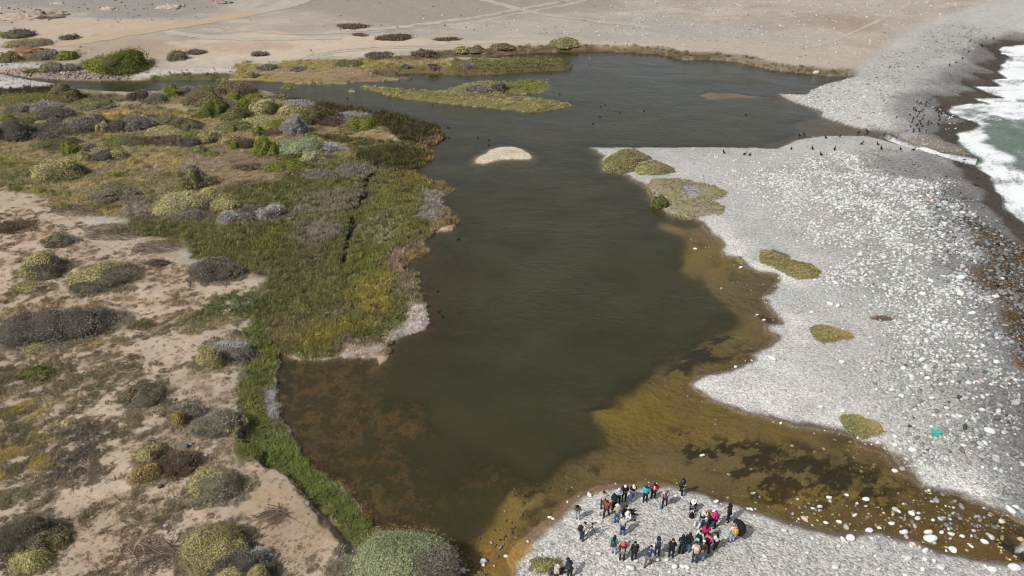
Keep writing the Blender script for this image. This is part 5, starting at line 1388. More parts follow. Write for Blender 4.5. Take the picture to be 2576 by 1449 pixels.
for s in SHRUBS:
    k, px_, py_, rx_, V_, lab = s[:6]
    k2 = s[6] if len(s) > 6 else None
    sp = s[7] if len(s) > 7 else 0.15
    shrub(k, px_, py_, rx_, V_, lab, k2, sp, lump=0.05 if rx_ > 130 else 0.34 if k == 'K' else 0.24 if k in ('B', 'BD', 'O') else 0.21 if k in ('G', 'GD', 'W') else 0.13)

# low mats of saltbush on the beach
def mat_shrub(outline, label, k, hgt, seed, grey=None, k3=None):
    p = lpoly(outline); r = np.random.default_rng(seed)
    c = p.mean(0); d0 = float(dep_of(c[1])); px_m = d0 / FOC * 2.516
    root = empty('saltbush_mat', (c[0], c[1], float(ground_z(c[0], c[1])[0])))
    tag(root, label, 'saltbush mat', 'saltbush mats on the beach')
    lo, hi = p.min(0), p.max(0)
    n0 = int(np.clip(np.prod(hi - lo) / px_m ** 2 * 5.0, 1500, 14000))
    q = r.uniform(lo, hi, (n0, 2))
    sd = sdist(p, q[:, 0], q[:, 1]) + 0.10 * r.normal(0, 1, n0) + 0.15 * fbm(q[:, 0], q[:, 1], 0.8, seed, 3)
    ok = sd > 0.0; q, sd = q[ok], sd[ok]
    bump = 0.75 + 0.35 * fbm(q[:, 0], q[:, 1], 0.8, seed + 3, 3)
    hz = hgt * 1.35 * (1 - np.exp(-sd / 0.6)) * bump
    P = np.stack([q[:, 0] - c[0], q[:, 1] - c[1], ground_z(q[:, 0], q[:, 1]) + hz - root.location.z], 1)
    t = np.clip(0.5 + 0.5 * fbm(q[:, 0], q[:, 1], 1.6, seed + 6, 3) + r.normal(0, 0.3, len(q)), 0, 1)[:, None]
    cc = C(*KCOL[k][0]) * t + C(*KCOL[k][1]) * (1 - t)
    if k3 is not None:
        e = sstep(0.2, 0.8, (q[:, 0] - lo[0]) / (hi[0] - lo[0]) + r.normal(0, 0.12, len(q)))[:, None]
        cc = cc * (1 - e) + C(*KCOL[k3][0]) * e
    cc = cc * np.clip(r.normal(1.75, 0.2, len(q)), 1.0, 2.4)[:, None]
    isg = np.zeros(len(q), bool)
    if grey is not None:
        gp = lpoly(grey); isg = sdist(gp, q[:, 0], q[:, 1]) + 0.12 * r.normal(0, 1, len(q)) > 0
    Nn = np.tile([0, 0, 1.0], (len(q), 1))
    for nm, s, fl in (('foliage', ~isg, 0.7), ('bare_twigs', isg, 0.3)):
        if s.sum() == 0: continue
        V1, Q1 = leaf_quads(P[s], Nn[s], np.full(s.sum(), max(0.05, 0.72 * px_m)), r, 0.45, fl)
        c4 = cc[s] if nm == 'foliage' else np.tile(C(136,132,134), (s.sum(), 1)) * np.clip(r.normal(1, 0.15, s.sum()), 0.6, 1.4)[:, None]
        me = mesh_np(nm, V1, Q1); attr_col(me, 'col', np.repeat(c4, 4, 0)); add(nm, me, M_LEAF, root)
mat_shrub([(1514,412),(1530,396),(1560,381),(1600,380),(1640,400),(1605,415),(1592,432),(1560,440),(1525,432)], 'dark olive mat at the tip of the beach spit', 'S', 0.6, 600, None, 'O')
mat_shrub([(1592,428),(1610,408),(1650,405),(1690,421),(1700,433),(1660,441),(1610,441)], 'pale sage mat right beside the dark olive one on the spit', 'L', 0.45, 610, None, 'O')
mat_shrub([(1620,470),(1640,452),(1690,450),(1740,457),(1800,470),(1832,486),(1815,500),(1790,505),(1827,520),(1815,540),(1770,545),(1740,556),(1700,551),(1678,530),(1685,510),(1660,495),(1630,487)],
          'large yellow green mat with grey hollows at the lagoon edge', 'M', 0.5, 620, [(1712,468),(1750,468),(1765,488),(1740,503),(1718,492)])
mat_shrub([(1908,642),(1915,628),(1945,630),(1980,640),(1990,655),(2040,665),(2068,685),(2060,700),(2010,704),(1980,690),(1935,670),(1910,660)], 'long S shaped olive mat alone on grey gravel', 'M', 0.4, 630, [(1935,632),(1975,638),(1985,650),(1950,645)])
mat_shrub([(2035,832),(2050,818),(2090,822),(2130,835),(2150,852),(2135,855),(2110,855),(2070,865),(2050,852)], 'leaf shaped green mat with rusty tip on grey gravel', 'S', 0.4, 640, None, 'GO')
mat_shrub([(2113,1062),(2120,1046),(2160,1045),(2200,1060),(2223,1082),(2205,1095),(2170,1107),(2145,1095),(2125,1080)], 'leaf shaped green mat beside the outlet stream', 'S', 0.45, 650, None, 'M')
mat_shrub([(2188,800),(2205,795),(2235,798),(2252,804),(2230,808),(2205,806)], 'thin withered grey mat on the cobble slope', 'K', 0.2, 660)
mat_shrub([(1838,655),(1860,646),(1878,660),(1862,666)], 'small green mat at the very edge of the brown shallows', 'S', 0.3, 670)

# heaps of dead branches on the sand
def brush_pile(cx_, cy_, rx_, ry_, n, label, seed):
    r = np.random.default_rng(seed)
    x0, y0, z0 = [float(v[0]) for v in land_pt(cx_, cy_)]
    s = dep_of(np.array([y0]))[0] / FOC
    A, Bv = rx_ * s, ry_ * s / math.sin(math.atan2(CAM_H, y0))
    root = empty('dead_brush_pile', (x0, y0, z0)); tag(root, label, 'brush pile', 'heaps of dead branches on the sand')
    for part, m in (('branch', 14), ('twigs', n)):
        V, T, cc = [], [], []
        for i in range(m):
            big = part == 'branch'
            a, d = r.uniform(0, 6.28), math.sqrt(r.random()) * 0.92
            p = np.array([A * d * math.cos(a), Bv * d * math.sin(a), 0.0])
            p[2] = r.uniform(0.02, 0.45) * (1 - d * d) + 0.03 + float(ground_z(x0 + p[0], y0 + p[1])[0]) - z0
            th = r.normal(-0.25, 0.7); Ln = r.uniform(0.8, 1.9) * (1.3 if big else 0.8); w = r.uniform(0.03, 0.05) if big else r.uniform(0.014, 0.028)
            dirv = np.array([math.cos(th), math.sin(th), r.normal(0, 0.10)])
            bend = np.array([-math.sin(th), math.cos(th), 0.25]) * r.normal(0, 0.18)
            k0 = len(V); c_ = C(*((172,152,134), (146,126,110), (124,106,94))[r.integers(0, 3)]) * r.uniform(0.8, 1.2)
            for j in range(4):
                f = j / 3 - 0.5
                q = p + dirv * Ln * f + bend * (0.25 - f * f) * Ln * 2
                ww = w * (1.1 - 0.8 * j / 3)
                for e in range(3):
                    an = e * 2.094 + 0.5
                    V.append(q + ww * (np.array([-math.sin(th), math.cos(th), 0]) * math.cos(an) + np.array([0, 0, 1]) * math.sin(an))); cc.append(c_)
            for j in range(3):
                for e in range(3):
                    T.append((k0 + j * 3 + e, k0 + j * 3 + (e + 1) % 3, k0 + j * 3 + 3 + (e + 1) % 3, k0 + j * 3 + 3 + e))
        me = mesh_np(part, V, T); attr_col(me, 'col', np.array(cc))
        o = add(part, me, M_WOOD, root)
        if part == 'twigs': o['kind'] = 'stuff'
brush_pile(205, 530, 78, 22, 420, 'grey brown heap of dead branches beside a bright green cushion', 700)
brush_pile(290, 585, 80, 26, 460, 'middle heap of dead branches at the marsh margin', 701)
brush_pile(400, 622, 62, 24, 360, 'nearest heap of dead branches at the marsh margin', 702)
brush_pile(690, 1300, 34, 22, 90, 'thin scatter of dead twigs on the bare sand terrace', 703)
brush_pile(395, 1390, 70, 30, 120, 'loose dead twigs on sand left of the large yellow dome', 704)
# boulders lying on the sand of the left bank
for px_, py_, w_, g_, lb in ((466,1120,20,0.45,'round dark grey boulder among white stones on the left bank'),(380,1112,22,0.30,'dark brown boulder beside the yellow shrub'),(481,1116,11,0.62,'pale boulder right of the round dark grey one'),
        (499,1127,12,0.72,'white stone below the dark boulders'),(492,1140,12,0.75,'angular white stone on the left bank'),(519,1144,13,0.7,'pale stone with dark side near the green strip'),(467,1157,9,0.75,'small white stone left of the others on the bank'),
        (596,1024,10,0.66,'flat pale stone at the edge of the green strip'),(418,1320,12,0.72,'flat white stone on bare sand'),(420,1336,12,0.72,'second flat white stone on bare sand'),(775,1264,17,0.55,'grey boulder set in the eroded bank edge'),
        (849,1400,12,0.6,'grey block on the sand by the great round bush'),(441,1004,10,0.5,'brown stone near the dark olive shrub'),(405,1222,14,0.35,'dark stump-like rock on the left bank')):
    x0, y0, z0 = [float(v[0]) for v in land_pt(px_, py_ + w_ * 0.25)]
    s = w_ * dep_of(np.array([y0]))[0] / FOC
    o = bpy.data.objects.new('boulder', ST_ONE[int(px_) % 8]); COL.objects.link(o)
    o.location = (x0, y0, z0 + s * 0.2); o.scale = (s, s * 0.85, s * 0.95); o.rotation_euler = (0, 0, px_ * 0.7)
    o.color = (*(lin1(g_ * 245) / LREF * np.array([1, 0.97, 0.93])), 1)
    tag(o, lb, 'boulder', 'boulders on the left bank')
# pink rock outcrops on the far slope, and the earth ramp at the left edge
def outcrop(px_, py_, rx_, V_, label, rgb, seed, name='rock_outcrop', cat='rock outcrop'):
    r = np.random.default_rng(seed)
    x0, y0, z0 = [float(v[0]) for v in land_pt(px_, py_)]
    s = dep_of(np.array([y0]))[0] / FOC; a = rx_ * s; b = a * 0.5; h = max(V_ * s * 0.8, 0.8)
    nu, nv = 46, 9
    V, Fq = [], []
    for j in range(nv):
        for i in range(nu):
            u = 2 * math.pi * i / nu; el = math.pi / 2 * j / (nv - 1)
            rr = 1 + 0.35 * fbm(np.array([math.cos(u) * 3 + j]), np.array([math.sin(u) * 3 + seed]), 1.0, seed % 50, 3)[0]
            V.append((a * math.cos(u) * math.cos(el) * rr, b * math.sin(u) * math.cos(el) * rr, h * math.sin(el) * rr * r.uniform(0.5, 1.2) - 0.2))
    for j in range(nv - 1):
        for i in range(nu):
            Fq.append((j * nu + i, j * nu + (i + 1) % nu, (j + 1) * nu + (i + 1) % nu, (j + 1) * nu + i))
    me = mesh_np(name, V, Fq)
    attr_col(me, 'col', C(*rgb) * r.uniform(0.75, 1.2, (len(V), 1)))
    o = add(name, me, M_ROCK, None, (x0, y0, z0)); tag(o, label, cat, 'pink rock outcrops on the far slope' if cat == 'rock outcrop' else None)
outcrop(70,46,74,20,'broad pinkish rock outcrop at the upper left corner',(182,164,150),810)
outcrop(140,38,30,14,'pinkish rock outcrop right of the broad one',(184,166,152),811)
outcrop(276,24,22,10,'pale pink rock alone on the grey slope',(196,178,164),812)
outcrop(430,20,34,11,'ragged pale outcrop under the top edge',(192,178,166),813)
outcrop(150,10,16,6,'small pale rock at the top left edge',(200,178,162),814)
outcrop(555,8,32,8,'low brown outcrop at the top edge',(170,150,134),815)
outcrop(78,128,52,9,'brick red earth ramp at the left edge by the shrubs',(146,110,84),816,'earth_ramp','earth ramp')

# ------------------------------------------------------------------ people
SKIN = (196, 152, 122)
_jobs = []
def skin_job(verts, edges, radii, root=0, levels=1):
    me = bpy.data.meshes.new('tmp'); me.from_pydata([tuple(v) for v in verts], edges, [])
    o = bpy.data.objects.new('tmp', me); COL.objects.link(o)
    md = o.modifiers.new('s', 'SKIN'); md.use_smooth_shade = True
    for i, rr in enumerate(radii):
        me.skin_vertices[0].data[i].radius = rr if isinstance(rr, tuple) else (rr, rr)
        me.skin_vertices[0].data[i].use_root = (i == root)
    sb = o.modifiers.new('d', 'SUBSURF'); sb.levels = levels; sb.render_levels = levels
    return o
def run_jobs():
    dg = bpy.context.evaluated_depsgraph_get(); dg.update()
    out = []
    for o in _jobs:
        out.append(bpy.data.meshes.new_from_object(o.evaluated_get(dg)))
    for o in _jobs:
        m = o.data; bpy.data.objects.remove(o); bpy.data.meshes.remove(m)
    _jobs.clear()
    return out
def skeleton(p):
    ln = math.radians(p.get('lean', 4)); tw = 0.0
    legs = p.get('legs', 'stand'); f = np.array
    up = f([0, math.sin(ln), math.cos(ln)]); fw = f([0, math.cos(ln), -math.sin(ln)])
    pel = {'stand': f([0, 0, 0.93]), 'step': f([0, 0, 0.91]), 'sit': f([0, 0, 0.15]), 'flat': f([0, 0, 0.14]), 'crouch': f([0, 0, 0.36])}[legs]
    J = {'pel': pel, 'spi': pel + up * 0.2, 'che': pel + up * 0.38, 'nec': pel + up * 0.53}
    ht = math.radians(p.get('head', 12)) + ln
    hu = f([0, math.sin(ht), math.cos(ht)]); hf = f([0, math.cos(ht), -math.sin(ht)])
    J['hea'] = J['nec'] + hu * 0.12 + hf * 0.015; J['top'] = J['nec'] + hu * 0.21
    J['hu'], J['hf'] = hu, hf
    arms = p.get('arms', 'down')
    for s, n in ((-1, 'L'), (1, 'R')):
        a = arms if isinstance(arms, str) else arms[0 if s < 0 else 1]
        sx = f([s, 0, 0])
        sh = J['che'] + up * 0.09 + sx * 0.18; J['sh' + n] = sh
        if a == 'down': el = sh + sx * 0.07 - up * 0.27 - fw * 0.03; wr = el + sx * 0.01 - f([0, 0, 0.24]) + fw * 0.05
        elif a == 'front': el = sh + sx * 0.07 - up * 0.26 + fw * 0.03; wr = el - sx * 0.16 + fw * 0.19 + up * 0.04
        elif a == 'face': el = sh + sx * 0.16 - up * 0.10 + fw * 0.14; wr = J['hea'] + hf * 0.15 + sx * 0.06 - hu * 0.02
        elif a == 'hip': el = sh + sx * 0.15 - up * 0.23 - fw * 0.05; wr = el - sx * 0.09 - up * 0.2 + fw * 0.08
        elif a == 'fwd': el = sh + sx * 0.02 - up * 0.2 + fw * 0.16; wr = el + fw * 0.22 - up * 0.06 - sx * 0.04
        elif a == 'reach': el = sh + sx * 0.02 - up * 0.12 + fw * 0.24; wr = el + fw * 0.24 - up * 0.08 - sx * 0.05
        J['el' + n], J['wr' + n] = el, wr
        d = wr - el; J['pa' + n] = wr + d / np.linalg.norm(d) * 0.075
        hip = pel + sx * 0.095 - f([0, 0, 0.05]); J['hi' + n] = hip
        if legs == 'stand': kn = f([s * 0.115, 0.02, 0.49]); an = f([s * 0.12, -0.01, 0.08])
        elif legs == 'step': q = 0.22 * s; kn = f([s * 0.10, 0.05 + q * 0.6, 0.49]); an = f([s * 0.11, q, 0.08])
        elif legs == 'sit': kn = f([s * 0.17, 0.36, 0.43]); an = f([s * 0.12, 0.56, 0.08])
        elif legs == 'flat': kn = f([s * 0.13, 0.43, 0.20]); an = f([s * 0.15, 0.82, 0.08])
        else: kn = f([s * 0.2, 0.34, 0.40]); an = f([s * 0.16, 0.06, 0.08])
        J['kn' + n], J['an' + n] = kn, an; J['to' + n] = an + f([s * 0.02, 0.14, -0.045])
    return J
def tube(V, Fq, mi, pts, rad, m, k=6):
    base = len(V); P = [np.array(q, float) for q in pts]
    for i, q in enumerate(P):
        d = P[min(i + 1, len(P) - 1)] - P[max(i - 1, 0)]; d /= np.linalg.norm(d) + 1e-9
        u = np.cross(d, [0.31, 0.2, 0.93]); u /= np.linalg.norm(u); w = np.cross(d, u)
        for e in range(k):
            a = 2 * math.pi * e / k; V.append(q + rad[i] * (u * math.cos(a) + w * math.sin(a)))
    for i in range(len(P) - 1):
        for e in range(k):
            Fq.append((base + i * k + e, base + i * k + (e + 1) % k, base + (i + 1) * k + (e + 1) % k, base + (i + 1) * k + e)); mi.append(m)
    for e0, rv in ((0, True), (len(P) - 1, False)):
        r_ = [base + e0 * k + e for e in range(k)]
        Fq.append(tuple(reversed(r_)) if rv else tuple(r_)); mi.append(m)
def ellipsoid(c, ax, rad, nu=10, nv=6, lo=-1.0):
    """part of an ellipsoid about c; ax: three axes; from height lo (of -1..1) up to its top"""
    V, Fq = [], []
    c = np.array(c)
    for j in range(nv + 1):
        zz = lo + (1 - lo) * (1 - math.cos(math.pi / 2 * j / nv) if lo > -0.9 else (1 - math.cos(math.pi * j / nv)) / 2)
        zz = min(max(zz, -1), 1); q = math.sqrt(max(0, 1 - zz * zz))
        for i in range(nu):
            a = 2 * math.pi * i / nu
            V.append(c + ax[0] * rad[0] * q * math.cos(a) + ax[1] * rad[1] * q * math.sin(a) + ax[2] * rad[2] * zz)
    for j in range(nv):
        for i in range(nu):
            Fq.append((j * nu + i, j * nu + (i + 1) % nu, (j + 1) * nu + (i + 1) % nu, (j + 1) * nu + i))
    Fq.append(tuple(range(nu))[::-1])
    return V, Fq
def pymesh(name, V, Fq, mat, smooth=True):
    me = bpy.data.meshes.new(name); me.from_pydata([tuple(v) for v in V], [], Fq); me.update()
    if smooth: me.polygons.foreach_set('use_smooth', np.ones(len(me.polygons), bool))
    if mat is not None: me.materials.append(mat)
    return me
PEOPLE = []
def queue_person(p):
    J = skeleton(p); p['J'] = J
    names = ['pel', 'spi', 'che', 'nec', 'hea', 'top'] + [a + s for s in 'LR' for a in ('sh', 'el', 'wr', 'pa', 'hi', 'kn', 'an', 'to')]
    ix = {n: i for i, n in enumerate(names)}
    R = dict(pel=0.12, spi=0.105, che=0.125, nec=0.052, hea=(0.078, 0.095), top=0.055, sh=0.06, el=0.042, wr=0.028, pa=(0.038, 0.018), hi=0.085, kn=0.055, an=0.038, to=(0.042, 0.026))
    rad = [R[n] if n in R else R[n[:-1]] for n in names]
    ed = [('pel', 'spi'), ('spi', 'che'), ('che', 'nec'), ('nec', 'hea'), ('hea', 'top')]
    for s in 'LR': ed += [('che', 'sh' + s), ('sh' + s, 'el' + s), ('el' + s, 'wr' + s), ('wr' + s, 'pa' + s), ('pel', 'hi' + s), ('hi' + s, 'kn' + s), ('kn' + s, 'an' + s), ('an' + s, 'to' + s)]
    _jobs.append(skin_job([J[n] for n in names], [(ix[a], ix[b]) for a, b in ed], rad))
    # jacket
    tee = p.get('tee', False); bulk = p.get('bulk', 1.0); long_ = p.get('coat', 0.0)
    up = (J['che'] - J['pel']) / 0.38
    nm = ['hem', 'spi', 'che', 'col'] + [a + s for s in 'LR' for a in ('sh', 'el', 'cu')]
    Jc = {'hem': J['pel'] - up * (0.02 + long_), 'spi': J['spi'], 'che': J['che'], 'col': J['nec'] - up * 0.02}
    for s in 'LR':
        Jc['sh' + s] = J['sh' + s]
        Jc['el' + s] = J['el' + s] if not tee else J['sh' + s] * 0.55 + J['el' + s] * 0.45
        Jc['cu' + s] = J['wr' + s] * 0.92 + J['el' + s] * 0.08 if not tee else J['sh' + s] * 0.35 + J['el' + s] * 0.65
    Rj = dict(hem=0.165, spi=0.155, che=0.165, col=0.085, sh=0.088, el=0.066 if not tee else 0.07, cu=0.052 if not tee else 0.066)
    rad = [(Rj[n] if n in Rj else Rj[n[:-1]]) * bulk for n in nm]
    ix = {n: i for i, n in enumerate(nm)}
    ed = [('hem', 'spi'), ('spi', 'che'), ('che', 'col')]
    for s in 'LR': ed += [('che', 'sh' + s), ('sh' + s, 'el' + s), ('el' + s, 'cu' + s)]
    _jobs.append(skin_job([Jc[n] for n in nm], [(ix[a], ix[b]) for a, b in ed], rad, 2))
    nm = ['pel'] + [a + s for s in 'LR' for a in ('hi', 'kn', 'an')]
    Rt = dict(pel=0.145, hi=0.108, kn=0.080, an=0.066); ix = {n: i for i, n in enumerate(nm)}
    ed = []
    for s in 'LR': ed += [('pel', 'hi' + s), ('hi' + s, 'kn' + s), ('kn' + s, 'an' + s)]
    _jobs.append(skin_job([J[n] for n in nm], [(ix[a], ix[b]) for a, b in ed], [Rt[n] if n in Rt else Rt[n[:-1]] for n in nm]))
    PEOPLE.append(p)
def finish_person(p, body, jacket, trousers):
    J = p['J']; hu, hf = J['hu'], J['hf']; hx = np.array([1.0, 0, 0])
    x, y, zz = [float(v[0]) for v in land_pt(*p['at'])]
    root = empty('person', (x, y, zz - 0.02), math.radians(p['rz'])); p['root'] = root
    k = p.get('h', 1.66) / 1.66; root.scale = (k, k, k)
    tag(root, p['label'], 'person', p.get('group', 'people gathered on the gravel spit'))
    # face and fingers belong to the body mesh
    V = [np.array(v.co) for v in body.vertices]; Fq = [tuple(q.vertices) for q in body.polygons]; mi = [0] * len(Fq)
    hc = J['hea']
    tube(V, Fq, mi, [hc + hf * 0.075 + hu * 0.03, hc + hf * 0.10 - hu * 0.005, hc + hf * 0.085 - hu * 0.015], [0.008, 0.016, 0.01], 0, 5)
    for s in (-1, 1):
        tube(V, Fq, mi, [hc + hf * 0.078 + hx * s * 0.035 + hu * 0.022, hc + hf * 0.09 + hx * s * 0.034 + hu * 0.022], [0.012, 0.009], 1, 6)
        tube(V, Fq, mi, [hc + hx * s * 0.085 + hu * 0.03, hc + hx * s * 0.098 + hu * 0.005, hc + hx * s * 0.088 - hu * 0.03], [0.012, 0.02, 0.010], 0, 5)
    tube(V, Fq, mi, [hc + hf * 0.082 - hx * 0.022 - hu * 0.045, hc + hf * 0.092 - hu * 0.045, hc + hf * 0.082 + hx * 0.022 - hu * 0.045], [0.005, 0.008, 0.005], 2, 5)
    for s, n in ((-1, 'L'), (1, 'R')):
        pa = J['pa' + n]; d = pa - J['wr' + n]; d /= np.linalg.norm(d)
        side = np.cross(d, [0, 0.3, 1.0]); side /= np.linalg.norm(side); cu = np.cross(side, d)
        for q, Lf in enumerate((0.066, 0.076, 0.072, 0.056)):
            o = (q - 1.5) * 0.019
            b0 = pa + side * o; tube(V, Fq, mi, [b0, b0 + d * Lf * 0.55 + cu * 0.008, b0 + d * Lf * 0.9 + cu * 0.028], [0.0095, 0.009, 0.006], 0, 5)
        b0 = pa - d * 0.035 + side * 0.03 * s; tube(V, Fq, mi, [b0, b0 + side * 0.028 * s + d * 0.025, b0 + side * 0.03 * s + d * 0.055 + cu * 0.012], [0.011, 0.010, 0.007], 0, 5)
    me = pymesh('body', V, Fq, cmat(SKIN, 0.6, 'skin'))
    me.materials.append(cmat((60, 50, 45), 0.4)); me.materials.append(cmat((160, 100, 90), 0.6))
    me.polygons.foreach_set('material_index', np.array(mi, np.int32))
    add('body', me, None, root)
    for m_, nm, rgb in ((jacket, p.get('top', 'jacket'), p['jc']), (trousers, 'trousers', p['tc'])):
        m_.materials.clear(); m_.materials.append(cmat(rgb, 0.85)); m_.name = nm
        m_.polygons.foreach_set('use_smooth', np.ones(len(m_.polygons), bool))
        add(nm, m_, None, root)
    for n in 'LR':
        Vs, Fs, q = [], [], []
        a, t = J['an' + n], J['to' + n]
        tube(Vs, Fs, q, [a - (t - a) * 0.35 - np.array([0, 0, 0.03]), a * 0.6 + t * 0.4 - np.array([0, 0, 0.015]), t + (t - a) * 0.1], [0.05, 0.056, 0.035], 0, 8)
        add('shoe', pymesh('shoe', Vs, Fs, cmat(p.get('shoe', (50, 50, 52)), 0.7)), None, root)
    ax = (hx, hf, hu); hcen = hc + hu * 0.02
    hair = p.get('hair', (38, 32, 30))
    Vh, Fh = ellipsoid(hcen - hf * 0.012, ax, (0.098, 0.108, 0.112), 12, 5, -0.15)
    if p.get('longhair'):
        V2, F2 = ellipsoid(hcen - hf * 0.06 - hu * 0.16, ax, (0.12, 0.065, 0.24), 10, 6, -1)
        Fh += [tuple(i + len(Vh) for i in q) for q in F2]; Vh = Vh + V2
    add('hair', pymesh('hair', Vh, Fh, cmat(hair, 0.6)), None, root)
    hat = p.get('hat')
    if hat:
        kd, rgb = hat; mt = cmat(rgb, 0.85)
        if kd == 'hood':
            Vh, Fh = ellipsoid(hcen - hf * 0.02, ax, (0.125, 0.125, 0.135), 12, 7, -0.75)
            V2, F2 = ellipsoid(J['nec'] - hf * 0.03, ax, (0.16, 0.13, 0.09), 12, 5, -1)
            Fh += [tuple(i + len(Vh) for i in q) for q in F2]; Vh = Vh + V2
            add('hood', pymesh('hood', Vh, Fh, mt), None, root)
        else:
            Vh, Fh = ellipsoid(hcen + hu * 0.01, ax, (0.108, 0.118, 0.118), 14, 5, 0.0)
            if kd in ('brim', 'cap'):
                b0 = len(Vh); rr = 0.19 if kd == 'brim' else 0.105
                m = 14
                for i in range(m):
                    a = 2 * math.pi * i / m
                    ex = 0.0 if kd == 'brim' else max(0, math.sin(a)) ** 2 * 0.10
                    c_ = hcen + hu * (0.018 - 0.02 * (kd == 'brim'))
                    dd = hx * math.cos(a) + hf * math.sin(a)
                    Vh.append(c_ + dd * 0.10); Vh.append(c_ + dd * (rr + ex) - hu * (0.018 + ex * 0.15)); 
                for i in range(m):
                    j = (i + 1) % m
                    Fh.append((b0 + 2 * i, b0 + 2 * j, b0 + 2 * j + 1, b0 + 2 * i + 1))
            add('hat' if kd == 'brim' else 'cap' if kd == 'cap' else 'beanie', pymesh('hat', Vh, Fh, mt), None, root)
    if p.get('scarf'):
        V2, F2 = ellipsoid(J['nec'] - hu * 0.01, ax, (0.13, 0.13, 0.07), 12, 5, -1)
        add('scarf', pymesh('scarf', V2, F2, cmat(p['scarf'], 0.85)), None, root)
    if p.get('vest'):
        up = (J['che'] - J['pel']) / 0.38; fw = np.cross(hx, up) * -1
        V2, F2 = ellipsoid(J['spi'] + up * 0.10 + np.array([0, math.cos(0.1), 0]) * 0.06, (hx, np.array([0, 1.0, 0]), up), (0.10, 0.135, 0.24), 12, 7, -1)
        add('shirt_front', pymesh('shirt_front', V2, F2, cmat(p['vest'], 0.85)), None, root)
    if p.get('print'):
        up = (J['che'] - J['pel']) / 0.38; bk = np.cross(up, hx); bk = -np.cross(hx, up)
        c_ = J['che'] - np.cross(up, hx) * -0.0
        nb = np.cross(up, hx); nb = nb / np.linalg.norm(nb)      # forward
        c_ = J['che'] - nb * 0.185
        Vq = [c_ + hx * sx * 0.09 + up * sy * 0.016 for sx, sy in ((-1, -1), (1, -1), (1, 1), (-1, 1))]
        Vq += [v - nb * 0.012 for v in Vq[:4]]
        add('back_print', pymesh('back_print', Vq, [(0, 1, 2, 3), (7, 6, 5, 4), (0, 4, 5, 1), (1, 5, 6, 2), (2, 6, 7, 3), (3, 7, 4, 0)], cmat((170, 176, 190)), False), None, root)
    return root
def world_pt(root, v):
    c, s = math.cos(root.rotation_euler.z), math.sin(root.rotation_euler.z); k = root.scale.x
    return Vector((root.location.x + k * (v[0] * c - v[1] * s), root.location.y + k * (v[0] * s + v[1] * c), root.location.z + k * v[2]))
def rounded_box(w, d, h, rnd=0.35, nu=14, nv=8):
    V, Fq = [], []
    def sp(t, e): return math.copysign(abs(t) ** e, t)
    for j in range(nv + 1):
        v = -math.pi / 2 + math.pi * j / nv
        for i in range(nu):
            u = 2 * math.pi * i / nu
            V.append((w / 2 * sp(math.cos(v), rnd) * sp(math.cos(u), rnd), d / 2 * sp(math.cos(v), rnd) * sp(math.sin(u), rnd), h / 2 * sp(math.sin(v), rnd)))
    for j in range(nv):
        for i in range(nu):
            Fq.append((j * nu + i, j * nu + (i + 1) % nu, (j + 1) * nu + (i + 1) % nu, (j + 1) * nu + i))
    return V, Fq
def backpack(loc, rz, rgb, label, size=1.0, tilt=0.0, cat='backpack', rgb2=None):
    root = empty('backpack', loc, rz); root.rotation_euler.x = tilt
    root.scale = (size,) * 3; tag(root, label, cat)
    V, Fq = rounded_box(0.32, 0.2, 0.46, 0.45); V = [(v[0], v[1], v[2] + 0.23) for v in V]
    add('bag_body', pymesh('bag_body', V, Fq, cmat(rgb, 0.8)), None, root)
    V, Fq = rounded_box(0.24, 0.1, 0.22, 0.45); V = [(v[0], v[1] - 0.11, v[2] + 0.15) for v in V]
    add('front_pocket', pymesh('front_pocket', V, Fq, cmat(rgb2 or tuple(int(q * 0.8) for q in rgb), 0.8)), None, root)
    for s in (-1, 1):
        V, Fq, q = [], [], []
        tube(V, Fq, q, [(s * 0.09, 0.09, 0.42), (s * 0.12, 0.17, 0.40), (s * 0.125, 0.17, 0.22), (s * 0.11, 0.10, 0.08)], [0.02] * 4, 0, 5)
        add('strap', pymesh('strap', V, Fq, cmat(tuple(int(q_ * 0.75) for q_ in rgb), 0.85)), None, root)
    return root
def wear_pack(p, rgb, label, size=0.95, rgb2=None, front=False, drop=0.0):
    J = p['J']; ln = math.radians(p.get('lean', 4))
    s_ = -1 if not front else 1
    off = np.array([0, s_ * 0.255 * math.cos(ln), 0.255 * math.sin(ln)])
    w = world_pt(p['root'], J['spi'] - (J['che'] - J['pel']) * (0.28 + drop) + off)
    b = backpack(w, p['root'].rotation_euler.z + (math.pi if front else 0), rgb, label, size * p['root'].scale.x, -ln if not front else ln, rgb2=rgb2)
    return b
def small_camera(loc, rz, label, lens=0.10):
    root = empty('camera_body', loc, rz); root.name = 'photo_camera'; tag(root, label, 'camera')
    V, Fq = rounded_box(0.15, 0.08, 0.10, 0.3); add('camera_body', pymesh('camera_body', V, Fq, cmat((40, 40, 42), 0.5)), None, root)
    V, Fq, q = [], [], []; tube(V, Fq, q, [(0, 0.03, 0), (0, 0.03 + lens, 0)], [0.04, 0.042], 0, 10)
    add('lens', pymesh('lens', V, Fq, cmat((48, 48, 50), 0.4)), None, root)
    return root

